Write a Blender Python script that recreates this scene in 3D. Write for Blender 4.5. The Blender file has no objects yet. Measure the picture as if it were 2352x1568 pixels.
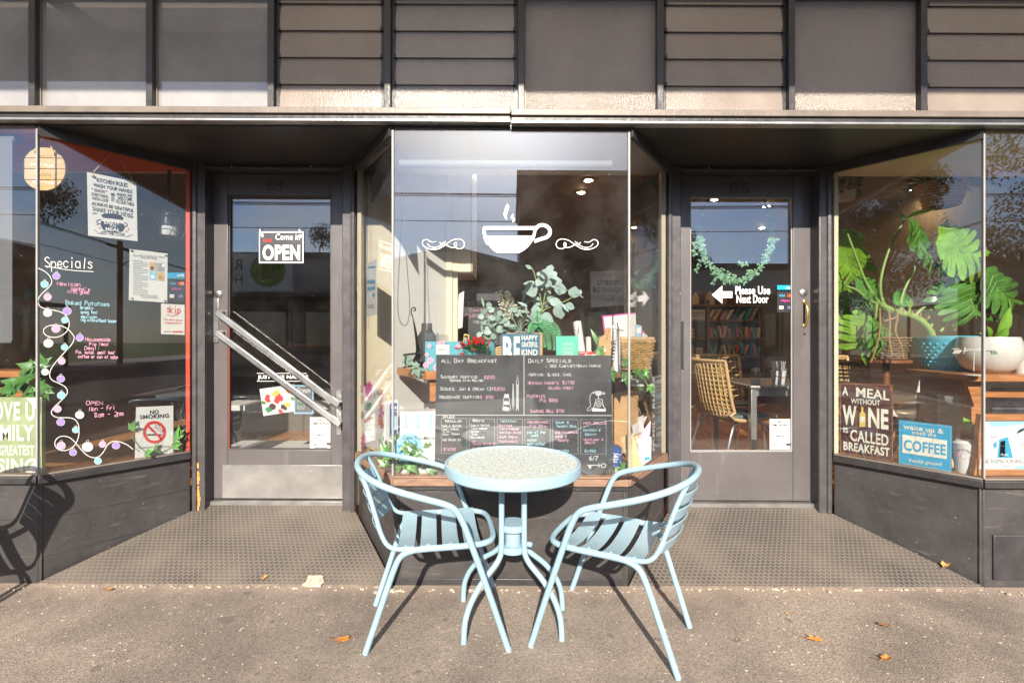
import bpy, math, random
from mathutils import Vector as V, Matrix
R = math.radians
rnd = random.Random(7)
scene = bpy.context.scene
# ---------------------------------------------------------------- camera
F, HC, D0, HZ, SH = 1112.0, 1.27, 2.46, 774.0, 0.0042   # focal (px of 2352), eye height, distance to shopfront, horizon row, street fall
cd = bpy.data.cameras.new('camera'); cam = bpy.data.objects.new('camera', cd); scene.collection.objects.link(cam)
cam.location = (0, -D0, HC); cam.rotation_euler = (R(90), 0, 0)
cd.sensor_width = 36; cd.lens = 36 * F / 2352; cd.shift_y = -(784 - HZ) / 2352; cd.clip_start = 0.05; cd.clip_end = 500
scene.camera = cam
# ---------------------------------------------------------------- sky, sun, exposure
SUN = V((0.02, 1, -0.545)).normalized()
w = bpy.data.worlds.new('World'); scene.world = w; w.use_nodes = True
nt = w.node_tree; bg = nt.nodes['Background']
sky = nt.nodes.new('ShaderNodeTexSky'); sky.sky_type = 'NISHITA'; sky.sun_disc = False
sky.sun_elevation = R(28.6); sky.sun_rotation = R(180); sky.air_density = 1.0; sky.dust_density = 0.4; sky.ozone_density = 1.6
tc = nt.nodes.new('ShaderNodeTexCoord'); mp = nt.nodes.new('ShaderNodeMapping'); mp.inputs['Scale'].default_value = (1.6, 1.6, 5.5)
nz = nt.nodes.new('ShaderNodeTexNoise'); nz.inputs['Scale'].default_value = 1.9; nz.inputs['Detail'].default_value = 8; nz.inputs['Roughness'].default_value = 0.6
cr = nt.nodes.new('ShaderNodeValToRGB'); cr.color_ramp.elements[0].position = 0.44; cr.color_ramp.elements[1].position = 0.64
cr.color_ramp.elements[1].color = (0.75, 0.75, 0.75, 1)
mx = nt.nodes.new('ShaderNodeMixRGB'); mx.inputs[2].default_value = (5.2, 5.3, 5.5, 1)
nt.links.new(tc.outputs['Generated'], mp.inputs[0]); nt.links.new(mp.outputs[0], nz.inputs['Vector']); nt.links.new(nz.outputs[0], cr.inputs[0])

# the sky over the far roofs (north, where the sun stands) is brighter, with banks of lit cloud
sp = nt.nodes.new('ShaderNodeVectorMath'); sp.operation = 'DOT_PRODUCT'; sp.inputs[1].default_value = (0, -.95, .31); nt.links.new(tc.outputs['Generated'], sp.inputs[0])
mr = nt.nodes.new('ShaderNodeMapRange'); mr.interpolation_type = 'SMOOTHSTEP'; mr.inputs['From Min'].default_value = .35; mr.inputs['From Max'].default_value = .85; nt.links.new(sp.outputs['Value'], mr.inputs[0])
br = nt.nodes.new('ShaderNodeMixRGB'); br.blend_type = 'MULTIPLY'; br.inputs[2].default_value = (1.25, 1.4, 1.7, 1); nt.links.new(mr.outputs[0], br.inputs[0]); nt.links.new(sky.outputs[0], br.inputs[1])
cc = nt.nodes.new('ShaderNodeMixRGB'); cc.inputs[1].default_value = (4.5, 4.6, 4.8, 1); cc.inputs[2].default_value = (10.5, 10.7, 11.2, 1); nt.links.new(mr.outputs[0], cc.inputs[0]); nt.links.new(cc.outputs[0], mx.inputs[2])
nt.links.new(cr.outputs[0], mx.inputs[0]); nt.links.new(br.outputs[0], mx.inputs[1]); 
gd = nt.nodes.new('ShaderNodeVectorMath'); gd.operation = 'DOT_PRODUCT'; gd.inputs[1].default_value = tuple(-SUN); nt.links.new(tc.outputs['Generated'], gd.inputs[0])      # pale aureole of thin haze round the sun
gp = nt.nodes.new('ShaderNodeMath'); gp.operation = 'POWER'; gp.use_clamp = True; gp.inputs[1].default_value = 55; gm0 = nt.nodes.new('ShaderNodeMath'); gm0.operation = 'MAXIMUM'; gm0.inputs[1].default_value = 0; nt.links.new(gd.outputs['Value'], gm0.inputs[0]); nt.links.new(gm0.outputs[0], gp.inputs[0])
gm = nt.nodes.new('ShaderNodeMixRGB'); gm.blend_type = 'ADD'; gm.inputs[2].default_value = (34, 33, 31, 1); nt.links.new(gp.outputs[0], gm.inputs[0]); nt.links.new(mx.outputs[0], gm.inputs[1]); nt.links.new(gm.outputs[0], bg.inputs[0])
bg.inputs[1].default_value = 0.075
sd = bpy.data.lights.new('sun', 'SUN'); so = bpy.data.objects.new('sun', sd); scene.collection.objects.link(so)
sd.energy = 5; sd.angle = R(0.5); sd.color = (1, 0.9, 0.77); so.rotation_euler = SUN.to_track_quat('-Z', 'Y').to_euler(); so.location = (0, -6, 8)
scene.view_settings.view_transform = 'Standard'; scene.view_settings.look = 'None'; scene.view_settings.exposure = 0.98; scene.view_settings.gamma = 1
cy = scene.cycles
cy.max_bounces = 8; cy.diffuse_bounces = 4; cy.glossy_bounces = 4; cy.transmission_bounces = 4; cy.transparent_max_bounces = 24
cy.sample_clamp_indirect = 6; cy.caustics_reflective = False; cy.caustics_refractive = False
try:
    cy.use_denoising = True; cy.denoiser = 'OPENIMAGEDENOISE'
except Exception: pass
# ---------------------------------------------------------------- measuring: photo pixel + depth -> place in the street
def P(px, py, y):
    d = D0 + y; x = (px - 1176) / F * d
    return V((x, y, HC - (py - HZ) / F * d + SH * x))
class Plane:                                  # upright plane through two ground points; n points to the street
    def __init__(s, a, b, back=0.0):
        a = V((a[0], a[1], 0)); b = V((b[0], b[1], 0)); t = (b - a).normalized()
        n = V((t.y, -t.x, 0)); c = V((0, -D0, 0))
        if n.dot(c - a) < 0: n = -n
        s.o = a - n * back; s.n = n; s.t = t
    def p(s, px, py, lift=0.0):
        dx = (px - 1176) / F; dz = -(py - HZ) / F; o = s.o + s.n * lift
        k = ((o.x) * s.n.x + (o.y + D0) * s.n.y) / (dx * s.n.x + s.n.y)
        x = dx * k
        return V((x, k - D0, HC + dz * k + SH * x))
    def off(s, back):
        q = Plane.__new__(Plane); q.o = s.o - s.n * back; q.n = s.n; q.t = s.t; return q
# ---------------------------------------------------------------- mesh builder
MATS = {}
class MB:
    def __init__(s): s.v = []; s.f = []; s.m = []; s.names = []
    def mi(s, m):
        if m not in s.names: s.names.append(m)
        return s.names.index(m)
    def add(s, vs, fs, m):
        o = len(s.v); k = s.mi(m); s.v += [V(v) for v in vs]
        for f in fs: s.f.append([i + o for i in f]); s.m.append(k)
        return s
    def box(s, a, b, m):
        x0, y0, z0 = a; x1, y1, z1 = b
        x0, x1 = min(x0, x1), max(x0, x1); y0, y1 = min(y0, y1), max(y0, y1); z0, z1 = min(z0, z1), max(z0, z1)
        return s.add([(x0, y0, z0), (x1, y0, z0), (x1, y1, z0), (x0, y1, z0), (x0, y0, z1), (x1, y0, z1), (x1, y1, z1), (x0, y1, z1)],
                     [(3, 2, 1, 0), (4, 5, 6, 7), (0, 1, 5, 4), (1, 2, 6, 5), (2, 3, 7, 6), (3, 0, 4, 7)], m)
    def obox(s, c, ax, ay, az, m):            # centre and three half-axes
        c = V(c); vs = []
        for k in (-1, 1):
            for i, j in ((-1, -1), (1, -1), (1, 1), (-1, 1)): vs.append(c + V(ax) * i + V(ay) * j + V(az) * k)
        return s.add(vs, [(3, 2, 1, 0), (4, 5, 6, 7), (0, 1, 5, 4), (1, 2, 6, 5), (2, 3, 7, 6), (3, 0, 4, 7)], m)
    def prism(s, pts, vec, m):                # polygon pushed along vec
        n = len(pts); a = [V(p) for p in pts]; b = [p + V(vec) for p in a]
        fs = [tuple(range(n))[::-1], tuple(range(n, 2 * n))] + [(i, (i + 1) % n, n + (i + 1) % n, n + i) for i in range(n)]
        return s.add(a + b, fs, m)
    def flat(s, poly, z0, z1, m): return s.prism([(x, y, z0) for x, y in poly], (0, 0, z1 - z0), m)
    def tube(s, pts, r, m, n=8, closed=False, smooth=0, flatten=1.0):
        pts = [V(p) for p in pts]
        for _ in range(smooth):
            q = [] if closed else [pts[0]]
            L = len(pts)
            for i in range(L if closed else L - 1):
                a, b = pts[i], pts[(i + 1) % L]; q += [a.lerp(b, .25), a.lerp(b, .75)]
            if not closed: q.append(pts[-1])
            pts = q
        L = len(pts); rr = r if isinstance(r, (list, tuple)) else None
        up = None; vs = []; fs = []
        for i in range(L):
            if closed: t = pts[(i + 1) % L] - pts[i - 1]
            else: t = pts[min(i + 1, L - 1)] - pts[max(i - 1, 0)]
            t = t.normalized() if t.length > 1e-9 else V((0, 0, 1))
            if up is None:
                up = V((0, 0, 1)) if abs(t.z) < .9 else V((1, 0, 0))
            u = (up - t * up.dot(t)); u = u.normalized() if u.length > 1e-6 else t.orthogonal().normalized()
            up = u; q = t.cross(u)
            ra = r if rr is None else rr[0] + (rr[1] - rr[0]) * i / max(1, L - 1)
            for k in range(n):
                an = 2 * math.pi * k / n; vs.append(pts[i] + u * (ra * math.cos(an)) + q * (ra * flatten * math.sin(an)))
        for i in range(L if closed else L - 1):
            j = (i + 1) % L
            for k in range(n): fs.append((i * n + k, i * n + (k + 1) % n, j * n + (k + 1) % n, j * n + k))
        if not closed: fs += [tuple(range(n))[::-1], tuple(range((L - 1) * n, L * n))]
        return s.add(vs, fs, m)
    def lathe(s, prof, c, m, n=20, ax=None, sx=1.0):    # profile (r, h) round the axis
        c = V(c); ax = V(ax or (0, 0, 1)).normalized(); u = ax.orthogonal().normalized() if ax.z < .99 else V((1, 0, 0)); q = ax.cross(u)
        vs = []; fs = []
        for r, h in prof:
            for k in range(n):
                an = 2 * math.pi * k / n; vs.append(c + ax * h + u * (r * sx * math.cos(an)) + q * (r * math.sin(an)))
        for i in range(len(prof) - 1):
            for k in range(n): fs.append((i * n + k, i * n + (k + 1) % n, (i + 1) * n + (k + 1) % n, (i + 1) * n + k))
        if prof[0][0] > 1e-5: fs.append(tuple(range(n))[::-1])
        if prof[-1][0] > 1e-5: fs.append(tuple(range((len(prof) - 1) * n, len(prof) * n)))
        return s.add(vs, fs, m)
    def ball(s, c, r, m, n=12, k=8, sc=(1, 1, 1)):
        c = V(c); vs = []; fs = []
        for i in range(k + 1):
            ph = math.pi * i / k
            for j in range(n):
                t = 2 * math.pi * j / n
                vs.append(c + V((r * sc[0] * math.sin(ph) * math.cos(t), r * sc[1] * math.sin(ph) * math.sin(t), r * sc[2] * math.cos(ph))))
        for i in range(k):
            for j in range(n): fs.append((i * n + j, (i + 1) * n + j, (i + 1) * n + (j + 1) % n, i * n + (j + 1) % n))
        return s.add(vs, fs, m)
    def leaf(s, b, d, nrm, L, W, m, bend=.25, fold=.15, shape=(.0, .75, 1., .7, .0)):
        b = V(b); d = V(d).normalized(); q = d.cross(V(nrm)); q = q.normalized() if q.length > 1e-6 else d.orthogonal().normalized()
        nn = q.cross(d).normalized(); k = len(shape); vs = []; fs = []
        for i, wv in enumerate(shape):
            t = i / (k - 1); c = b + d * (L * t) - nn * (bend * L * t * t); h = W * .5 * wv
            vs += [c + q * h + nn * (fold * h), c, c - q * h + nn * (fold * h)]
        for i in range(k - 1):
            o = i * 3; fs += [(o, o + 1, o + 4, o + 3), (o + 1, o + 2, o + 5, o + 4)]
        return s.add(vs, fs, m)
    def slab(s, pl, quad, th, m, lift=0.0):   # board on an upright plane from four photo corners, th thick to the back
        f = [pl.p(x, y, lift) for x, y in quad]
        return s.prism(f[::-1], -pl.n * th, m) if True else s
    def build(s, name, parent=None, label=None, cat=None, group=None, kind=None, bevel=0.0, sharp=40):
        me = bpy.data.meshes.new(name); base = parent_base(parent)
        me.from_pydata([(v.x - base.x, v.y - base.y, v.z - SH * v.x - base.z) for v in s.v], [], s.f)
        for nm in s.names: me.materials.append(MATS[nm])
        me.polygons.foreach_set('material_index', s.m); me.polygons.foreach_set('use_smooth', [True] * len(s.f))
        me.update()
        import bmesh
        bm = bmesh.new(); bm.from_mesh(me)
        vol = [f for f in bm.faces]
        bmesh.ops.recalc_face_normals(bm, faces=vol); bm.to_mesh(me); bm.free()
        me.set_sharp_from_angle(angle=R(sharp))
        o = bpy.data.objects.new(name, me); scene.collection.objects.link(o)
        if parent is not None: o.parent = parent
        tag(o, label, cat, group, kind)
        if bevel:
            b = o.modifiers.new('bevel', 'BEVEL'); b.width = bevel; b.segments = 2; b.limit_method = 'ANGLE'; b.angle_limit = R(50); b.harden_normals = False
        return o
def parent_base(p):
    b = V((0, 0, 0))
    while p is not None: b += p.location; p = p.parent
    return b
def tag(o, label=None, cat=None, group=None, kind=None):
    if label: o['label'] = label
    if cat: o['category'] = cat
    if group: o['group'] = group
    if kind: o['kind'] = kind
    return o
def thing(name, label, cat, base=(0, 0, 0), group=None):
    o = bpy.data.objects.new(name, None); scene.collection.objects.link(o)
    b = V(base); o.location = (b.x, b.y, b.z - SH * b.x); o.empty_display_size = .1
    return tag(o, label, cat, group)
def copy_tree(o, parent=None):
    c = o.copy(); scene.collection.objects.link(c); c.parent = parent
    for ch in o.children: copy_tree(ch, c)
    return c
# ---------------------------------------------------------------- lettering
_gl = {}
def glyphs(s, bold):
    bold *= .5; k = (s, bold)
    if k not in _gl:
        cu = bpy.data.curves.new('lettering', 'FONT'); cu.body = s; cu.size = 1; cu.offset = bold; cu.space_character = 1 + bold * 2; cu.resolution_u = 3; cu.fill_mode = 'FRONT'
        ob = bpy.data.objects.new('lettering', cu); scene.collection.objects.link(ob)
        dg = bpy.context.evaluated_depsgraph_get(); ev = ob.evaluated_get(dg); me = ev.to_mesh()
        vs = [(v.co.x, v.co.y) for v in me.vertices]; fs = [tuple(p.vertices) for p in me.polygons]
        ev.to_mesh_clear(); bpy.data.objects.remove(ob); bpy.data.curves.remove(cu)
        xs = [v[0] for v in vs]; ys = [v[1] for v in vs]
        _gl[k] = (vs, fs, min(xs), max(xs), min(ys), max(ys))
    return _gl[k]
SF = {'A': "002640 1232", 'B': "0006 063645443303 3342413000", 'C': "~452605012041", 'D': "0006 ~063645413000", 'E': "46060040 0333", 'F': "460600 0333",
 'G': "~452605012041 414333", 'H': "0006 4046 0343", 'I': "2026", 'J': "~46412001", 'K': "0006 460340", 'L': "060040", 'M': "0006224640", 'N': "00064046",
 'O': "~26050120414526", 'P': "0006 063645443303", 'R': "0006 063645443303 2340", 'S': "~4526050442412001", 'T': "0646 2620", 'U': "~0601204146", 'V': "062046",
 'W': "0610233046", 'X': "0046 0640", 'Y': "0623 462320", 'Z': "06460040", '0': "~26050120414526", '1': "152620", '2': "~0526454300 0040", '3': "~0526453323 ~2343412001",
 '4': "360242 3630", '5': "460604 ~0434422001", '6': "~4526030120413303", '7': "064610", '8': "~230526452301204123", '9': "~452605042345 4520", '$': "~4526050442412001 2720",
 '&': "~400425363402012042", '.': "2021", ',': "2110", "'": "2624", '/': "0046", '-': "0343", '(': "~36141230", ')': "~16343210", ';': "2110 2423", ':': "2021 2423",
 'a': "~432403012041 4440", 'b': "0600 ~0224434120", 'c': "~432403012041", 'd': "4640 ~432403012041", 'e': "~0242432403012041", 'f': "~462520 0444", 'g': "~432403012041 ~444a2b0b",
 'h': "0600 ~02244340", 'i': "2420 2625", 'j': "242a1b", 'k': "0600 440240", 'l': "2620", 'm': "0400 ~03142320 ~23344340", 'n': "0400 ~02244340", 'o': "~24030120414324",
 'p': "040b ~0224434120", 'r': "0400 ~022444", 's': "~43240332412001", 't': "2620 0444", 'u': "~04012041 4440", 'v': "042044", 'w': "0410233044", 'x': "0044 0440", 'y': "0420 440b", 'z': "04440040"}
CV = {c: float(c) for c in '01234567'}; CV['a'] = -1.; CV['b'] = -2.
def smooth2(p, k=2, closed=False):
    for _ in range(k):
        L = len(p); q = [] if closed else [p[0]]
        for i in range(L if closed else L - 1):
            a, b = p[i], p[(i + 1) % L]
            q += [(a[0] * .75 + b[0] * .25, a[1] * .75 + b[1] * .25), (a[0] * .25 + b[0] * .75, a[1] * .25 + b[1] * .75)]
        if not closed: q.append(p[-1])
        p = q
    return p
def smooth3(p, k=2):
    p = [V(q) for q in p]
    for _ in range(k):
        q = [p[0]]
        for a, b in zip(p, p[1:]): q += [a.lerp(b, .25), a.lerp(b, .75)]
        p = q + [p[-1]]
    return p
class Sheet:                                  # draws on a plane in photo pixels
    def __init__(s, mb, pl, lift=.002): s.mb = mb; s.pl = pl; s.lift = lift
    def pt(s, x, y): return s.pl.p(x, y, s.lift)
    def poly(s, pts, m): s.mb.add([s.pt(*p) for p in pts], [tuple(range(len(pts)))], m)
    def rect(s, x0, y0, x1, y1, m, sl=0.0): s.poly([(x0, y0), (x0, y1), (x1, y1 + sl * (x1 - x0)), (x1, y0 + sl * (x1 - x0))], m)
    def disc(s, cx, cy, rx, ry, m, n=18): s.poly([(cx + rx * math.cos(6.2832 * i / n), cy - ry * math.sin(6.2832 * i / n)) for i in range(n)], m)
    def line(s, pts, wd, m, sm=0, closed=False):
        if sm: pts = smooth2(pts, sm, closed)
        L = len(pts); vs = []
        for i in range(L):
            a = pts[i - 1] if (i > 0 or closed) else pts[i]; b = pts[(i + 1) % L] if (i < L - 1 or closed) else pts[i]
            dx, dy = b[0] - a[0], b[1] - a[1]; l = math.hypot(dx, dy) or 1
            h = wd / 2; vs += [s.pt(pts[i][0] - dy / l * h, pts[i][1] + dx / l * h), s.pt(pts[i][0] + dy / l * h, pts[i][1] - dx / l * h)]
        s.mb.add(vs, [(2 * i, 2 * i + 1, 2 * ((i + 1) % L) + 1, 2 * ((i + 1) % L)) for i in range(L if closed else L - 1)], m)
    def frame(s, x0, y0, x1, y1, wd, m): s.line([(x0, y0), (x1, y0), (x1, y1), (x0, y1)], wd, m, closed=True)
    def text(s, t, x0, y0, x1, y1, m, bold=0.0, sl=0.0, shear=0.0):
        vs, fs, a, b, c, d = glyphs(t, bold); out = []
        for x, y in vs:
            u = (x - a) / (b - a or 1); v = (y - c) / (d - c or 1); X = x0 + (x1 - x0) * u + shear * v * (y1 - y0); out.append(s.pt(X, y1 + (y0 - y1) * v + sl * (X - x0)))
        s.mb.add(out, fs, m)
    def hand(s, t, x0, yb, x1, h, lw, m, sl=0.0):
        n = len(t); adv = (x1 - x0) / max(1, n - .25)
        for i, ch in enumerate(t):
            g = SF.get(ch)
            if not g: continue
            small = .8 if i and ch.isupper() and t[i - 1] != ' ' else 1.0
            dj = rnd.uniform(-.05, .05) * h; tilt = rnd.uniform(-.08, .12)
            for st in g.split():
                sm = st[0] == '~'; st = st.lstrip('~')
                pts = []
                for j in range(0, len(st) - 1, 2):
                    gx, gy = CV[st[j]], CV[st[j + 1]] * small / 6
                    X = x0 + adv * (i + gx / 4 * .76) + tilt * gy * h; pts.append((X, yb + dj - gy * h + sl * (X - x0)))
                s.line(pts, lw, m, 2 if sm else 0)
# ---------------------------------------------------------------- materials
def M(name, col, rough=.5, metal=0., var=0., vs=6., bump=0., bs=60., spec=.5, coat=0., chips=None, chs=30., cht=.72, trans=0., alpha=1., emit=0., stretch=None, scuff=None, detail=4.):
    m = bpy.data.materials.new(name); MATS[name] = m; m.use_nodes = True; t = m.node_tree; b = t.nodes['Principled BSDF']
    c4 = (*col, 1); b.inputs['Base Color'].default_value = c4; b.inputs['Roughness'].default_value = rough; b.inputs['Metallic'].default_value = metal
    b.inputs['Specular IOR Level'].default_value = spec; b.inputs['Coat Weight'].default_value = coat; b.inputs['Coat Roughness'].default_value = .12
    b.inputs['Transmission Weight'].default_value = trans; b.inputs['Alpha'].default_value = alpha
    if emit: b.inputs['Emission Color'].default_value = c4; b.inputs['Emission Strength'].default_value = emit
    tcn = t.nodes.new('ShaderNodeTexCoord'); src = tcn.outputs['Object']
    if stretch:
        mpn = t.nodes.new('ShaderNodeMapping'); mpn.inputs['Scale'].default_value = stretch; t.links.new(src, mpn.inputs[0]); src = mpn.outputs[0]
    col_out = None
    if var:
        n = t.nodes.new('ShaderNodeTexNoise'); n.inputs['Scale'].default_value = vs; n.inputs['Detail'].default_value = detail; n.inputs['Roughness'].default_value = .62; t.links.new(src, n.inputs['Vector'])
        r = t.nodes.new('ShaderNodeValToRGB'); r.color_ramp.elements[0].position = .3; r.color_ramp.elements[1].position = .7
        r.color_ramp.elements[0].color = (*[max(0, c * (1 - var)) for c in col], 1); r.color_ramp.elements[1].color = (*[min(1, c * (1 + var)) for c in col], 1)
        t.links.new(n.outputs[0], r.inputs[0]); col_out = r.outputs[0]
        rm = t.nodes.new('ShaderNodeMapRange'); rm.inputs['To Min'].default_value = max(.02, rough - .12); rm.inputs['To Max'].default_value = min(1, rough + .12)
        t.links.new(n.outputs[0], rm.inputs[0]); t.links.new(rm.outputs[0], b.inputs['Roughness'])
    if chips:
        n2 = t.nodes.new('ShaderNodeTexNoise'); n2.inputs['Scale'].default_value = chs; n2.inputs['Detail'].default_value = 3; t.links.new(src, n2.inputs['Vector'])
        r2 = t.nodes.new('ShaderNodeValToRGB'); r2.color_ramp.elements[0].position = cht; r2.color_ramp.elements[1].position = cht + .02; t.links.new(n2.outputs[0], r2.inputs[0])
        x = t.nodes.new('ShaderNodeMixRGB'); x.inputs[2].default_value = (*chips, 1); t.links.new(r2.outputs[0], x.inputs[0])
        if col_out: t.links.new(col_out, x.inputs[1])
        else: x.inputs[1].default_value = c4
        col_out = x.outputs[0]
    if scuff:
        mq = t.nodes.new('ShaderNodeMapping'); mq.inputs['Scale'].default_value = scuff[3]; mq.inputs['Rotation'].default_value = (.25, .2, .1); t.links.new(tcn.outputs['Object'], mq.inputs[0])
        n4 = t.nodes.new('ShaderNodeTexNoise'); n4.inputs['Scale'].default_value = 1; n4.inputs['Detail'].default_value = 4; n4.inputs['Roughness'].default_value = .7; t.links.new(mq.outputs[0], n4.inputs['Vector'])
        r4 = t.nodes.new('ShaderNodeValToRGB'); r4.color_ramp.elements[0].position = .60; r4.color_ramp.elements[1].position = .74; r4.color_ramp.elements[1].color = (.6, .6, .6, 1); t.links.new(n4.outputs[0], r4.inputs[0])
        x4 = t.nodes.new('ShaderNodeMixRGB'); x4.inputs[2].default_value = (*scuff[:3], 1); t.links.new(r4.outputs[0], x4.inputs[0])
        if col_out: t.links.new(col_out, x4.inputs[1])
        else: x4.inputs[1].default_value = c4
        col_out = x4.outputs[0]
    if col_out: t.links.new(col_out, b.inputs['Base Color'])
    if bump:
        n3 = t.nodes.new('ShaderNodeTexNoise'); n3.inputs['Scale'].default_value = bs; n3.inputs['Detail'].default_value = 3; t.links.new(src, n3.inputs['Vector'])
        bp = t.nodes.new('ShaderNodeBump'); bp.inputs['Strength'].default_value = bump; bp.inputs['Distance'].default_value = .01; t.links.new(n3.outputs[0], bp.inputs['Height']); t.links.new(bp.outputs[0], b.inputs['Normal'])
    return m
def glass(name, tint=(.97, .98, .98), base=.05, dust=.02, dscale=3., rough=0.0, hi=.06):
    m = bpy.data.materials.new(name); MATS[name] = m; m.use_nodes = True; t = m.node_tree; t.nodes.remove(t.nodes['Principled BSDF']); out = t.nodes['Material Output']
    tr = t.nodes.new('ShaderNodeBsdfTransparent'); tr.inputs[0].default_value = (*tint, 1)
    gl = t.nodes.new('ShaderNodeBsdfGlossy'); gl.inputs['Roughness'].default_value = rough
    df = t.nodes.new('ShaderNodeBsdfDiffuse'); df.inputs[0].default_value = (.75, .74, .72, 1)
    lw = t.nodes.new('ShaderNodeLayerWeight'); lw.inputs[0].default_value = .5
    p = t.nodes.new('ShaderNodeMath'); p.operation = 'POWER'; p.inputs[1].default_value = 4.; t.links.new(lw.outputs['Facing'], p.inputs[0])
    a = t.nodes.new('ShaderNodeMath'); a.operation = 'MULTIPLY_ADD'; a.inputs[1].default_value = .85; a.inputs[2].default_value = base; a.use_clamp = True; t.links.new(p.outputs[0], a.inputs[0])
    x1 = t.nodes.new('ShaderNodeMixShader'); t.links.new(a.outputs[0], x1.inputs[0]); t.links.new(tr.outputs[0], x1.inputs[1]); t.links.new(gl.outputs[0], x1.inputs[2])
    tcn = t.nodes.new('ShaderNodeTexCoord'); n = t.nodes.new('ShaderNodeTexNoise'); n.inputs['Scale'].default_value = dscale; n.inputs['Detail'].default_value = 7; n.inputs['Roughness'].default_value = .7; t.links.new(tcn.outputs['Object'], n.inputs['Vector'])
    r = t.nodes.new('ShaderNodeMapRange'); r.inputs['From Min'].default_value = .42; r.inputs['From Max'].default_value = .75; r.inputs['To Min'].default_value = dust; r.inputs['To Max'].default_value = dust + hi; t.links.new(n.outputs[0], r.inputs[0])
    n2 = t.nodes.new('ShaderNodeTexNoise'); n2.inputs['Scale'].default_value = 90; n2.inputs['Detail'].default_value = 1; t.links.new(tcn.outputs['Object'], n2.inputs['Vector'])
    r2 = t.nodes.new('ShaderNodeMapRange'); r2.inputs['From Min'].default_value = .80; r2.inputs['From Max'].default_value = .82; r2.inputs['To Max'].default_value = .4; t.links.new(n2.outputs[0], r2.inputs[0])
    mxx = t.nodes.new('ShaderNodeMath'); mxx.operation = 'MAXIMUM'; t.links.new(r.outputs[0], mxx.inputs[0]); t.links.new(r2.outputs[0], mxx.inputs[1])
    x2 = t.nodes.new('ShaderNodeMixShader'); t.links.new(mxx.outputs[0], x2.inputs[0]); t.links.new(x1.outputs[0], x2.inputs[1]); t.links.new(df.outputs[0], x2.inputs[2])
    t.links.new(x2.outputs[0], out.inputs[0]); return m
M('paint_dark', (.036, .034, .036), .42, var=.25, vs=9, bump=.25, bs=35, chips=(.3, .28, .26), chs=38, cht=.745)
M('paint_riser', (.05, .046, .046), .5, var=.22, vs=5, bump=.3, bs=26, chips=(.3, .27, .25), chs=46, cht=.74, scuff=(.16, .145, .13, (5, 5, 38)))
M('paint_door', (.108, .099, .099), .33, var=.1, vs=4, bump=.12, bs=14, chips=(.02, .018, .02), chs=60, cht=.775, scuff=(.17, .16, .16, (9, 9, 1.6)))
M('paint_jamb', (.066, .061, .064), .38, var=.2, vs=14, bump=.22, bs=16, chips=(.4, .38, .36), chs=34, cht=.76)
M('soffit_paint', (.032, .029, .026), .35, var=.3, vs=2.5, bump=.1, bs=6)
M('rail_beige', (.165, .138, .116), .45, var=.18, vs=7, bump=.15, bs=40, chips=(.12, .1, .09), chs=20, cht=.72)
M('rail_metal', (.42, .41, .4), .35, .8, var=.15, vs=12, bump=.1)
M('bead', (.28, .28, .275), .4, var=.1)
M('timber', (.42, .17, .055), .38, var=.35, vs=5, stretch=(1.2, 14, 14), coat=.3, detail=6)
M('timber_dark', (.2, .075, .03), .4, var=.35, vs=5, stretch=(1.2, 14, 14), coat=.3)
M('timber_raw', (.25, .15, .1), .6, var=.3, vs=6, stretch=(2, 16, 16), bump=.3)
M('wood_floor', (.45, .19, .065), .3, var=.35, vs=4, stretch=(9, .8, 1), coat=.3)
M('cream', (.66, .58, .42), .5, var=.06, vs=2)
M('white_wall', (.68, .67, .64), .5, var=.04, vs=2)
M('beige_ceiling', (.72, .58, .4), .6, var=.1, vs=3)
M('red_ceiling', (.7, .1, .03), .5, var=.1, vs=3)
M('red_trim', (.62, .07, .03), .45)
M('wall_dark', (.1, .085, .075), .7, var=.2, vs=2)
M('room_wall', (.2, .175, .15), .7, var=.15, vs=1.5)
M('steel', (.56, .56, .55), .32, .95, var=.25, vs=5, bump=.08, bs=9)
M('steel_brushed', (.5, .49, .475), .36, .85, var=.22, vs=3.5, bump=.05, bs=80, chips=(.75, .74, .72), chs=55, cht=.77)
M('brass', (.72, .48, .14), .3, .9)
M('blue_paint', (.275, .415, .495), .33, var=.05, vs=12, bump=.05, bs=60, coat=.15, chips=(.17, .2, .22), chs=70, cht=.715)
M('rubber_black', (.02, .02, .02), .6)
M('black', (.015, .015, .017), .45)
M('blackboard', (.05, .051, .055), .38, var=.35, vs=4.5, detail=7)
M('white_paint', (.82, .82, .8), .5)
M('decal_white', (.86, .86, .86), .5)
M('paper', (.66, .65, .62), .6, var=.04)
M('grey_print', (.3, .3, .31), .6)
M('ink', (.02, .02, .022), .5)
M('chalk_white', (.66, .66, .65), .7)
M('chalk_pink', (.72, .36, .5), .7)
M('chalk_blue', (.34, .6, .7), .7)
M('chalk_teal', (.25, .62, .7), .7)
M('chalk_purple', (.34, .24, .66), .7)
M('red', (.62, .03, .025), .4)
M('green_sign', (.33, .4, .2), .5, var=.2, vs=9)
M('sign_cream', (.75, .74, .62), .5, var=.12, vs=14)
M('sign_brown', (.075, .022, .018), .38, var=.4, vs=8, chips=(.42, .13, .03), chs=13, cht=.68)
M('sign_blue', (.012, .33, .56), .35, var=.05)
M('be_blue', (.03, .14, .24), .45, var=.15, vs=16, chips=(.5, .55, .56), chs=40, cht=.72)
M('teal_card', (.12, .56, .42), .3, coat=.4)
M('gold', (.7, .5, .1), .5)
M('pale_wood', (.58, .38, .18), .5, var=.2, vs=5, stretch=(2, 2, 14))
M('edge_worn', (.17, .135, .108), .8, var=.35, vs=22, bump=.4, bs=50)
M('kraft', (.5, .3, .13), .6, var=.1, vs=8)
M('wicker', (.5, .31, .12), .5, var=.35, vs=30)
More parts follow.
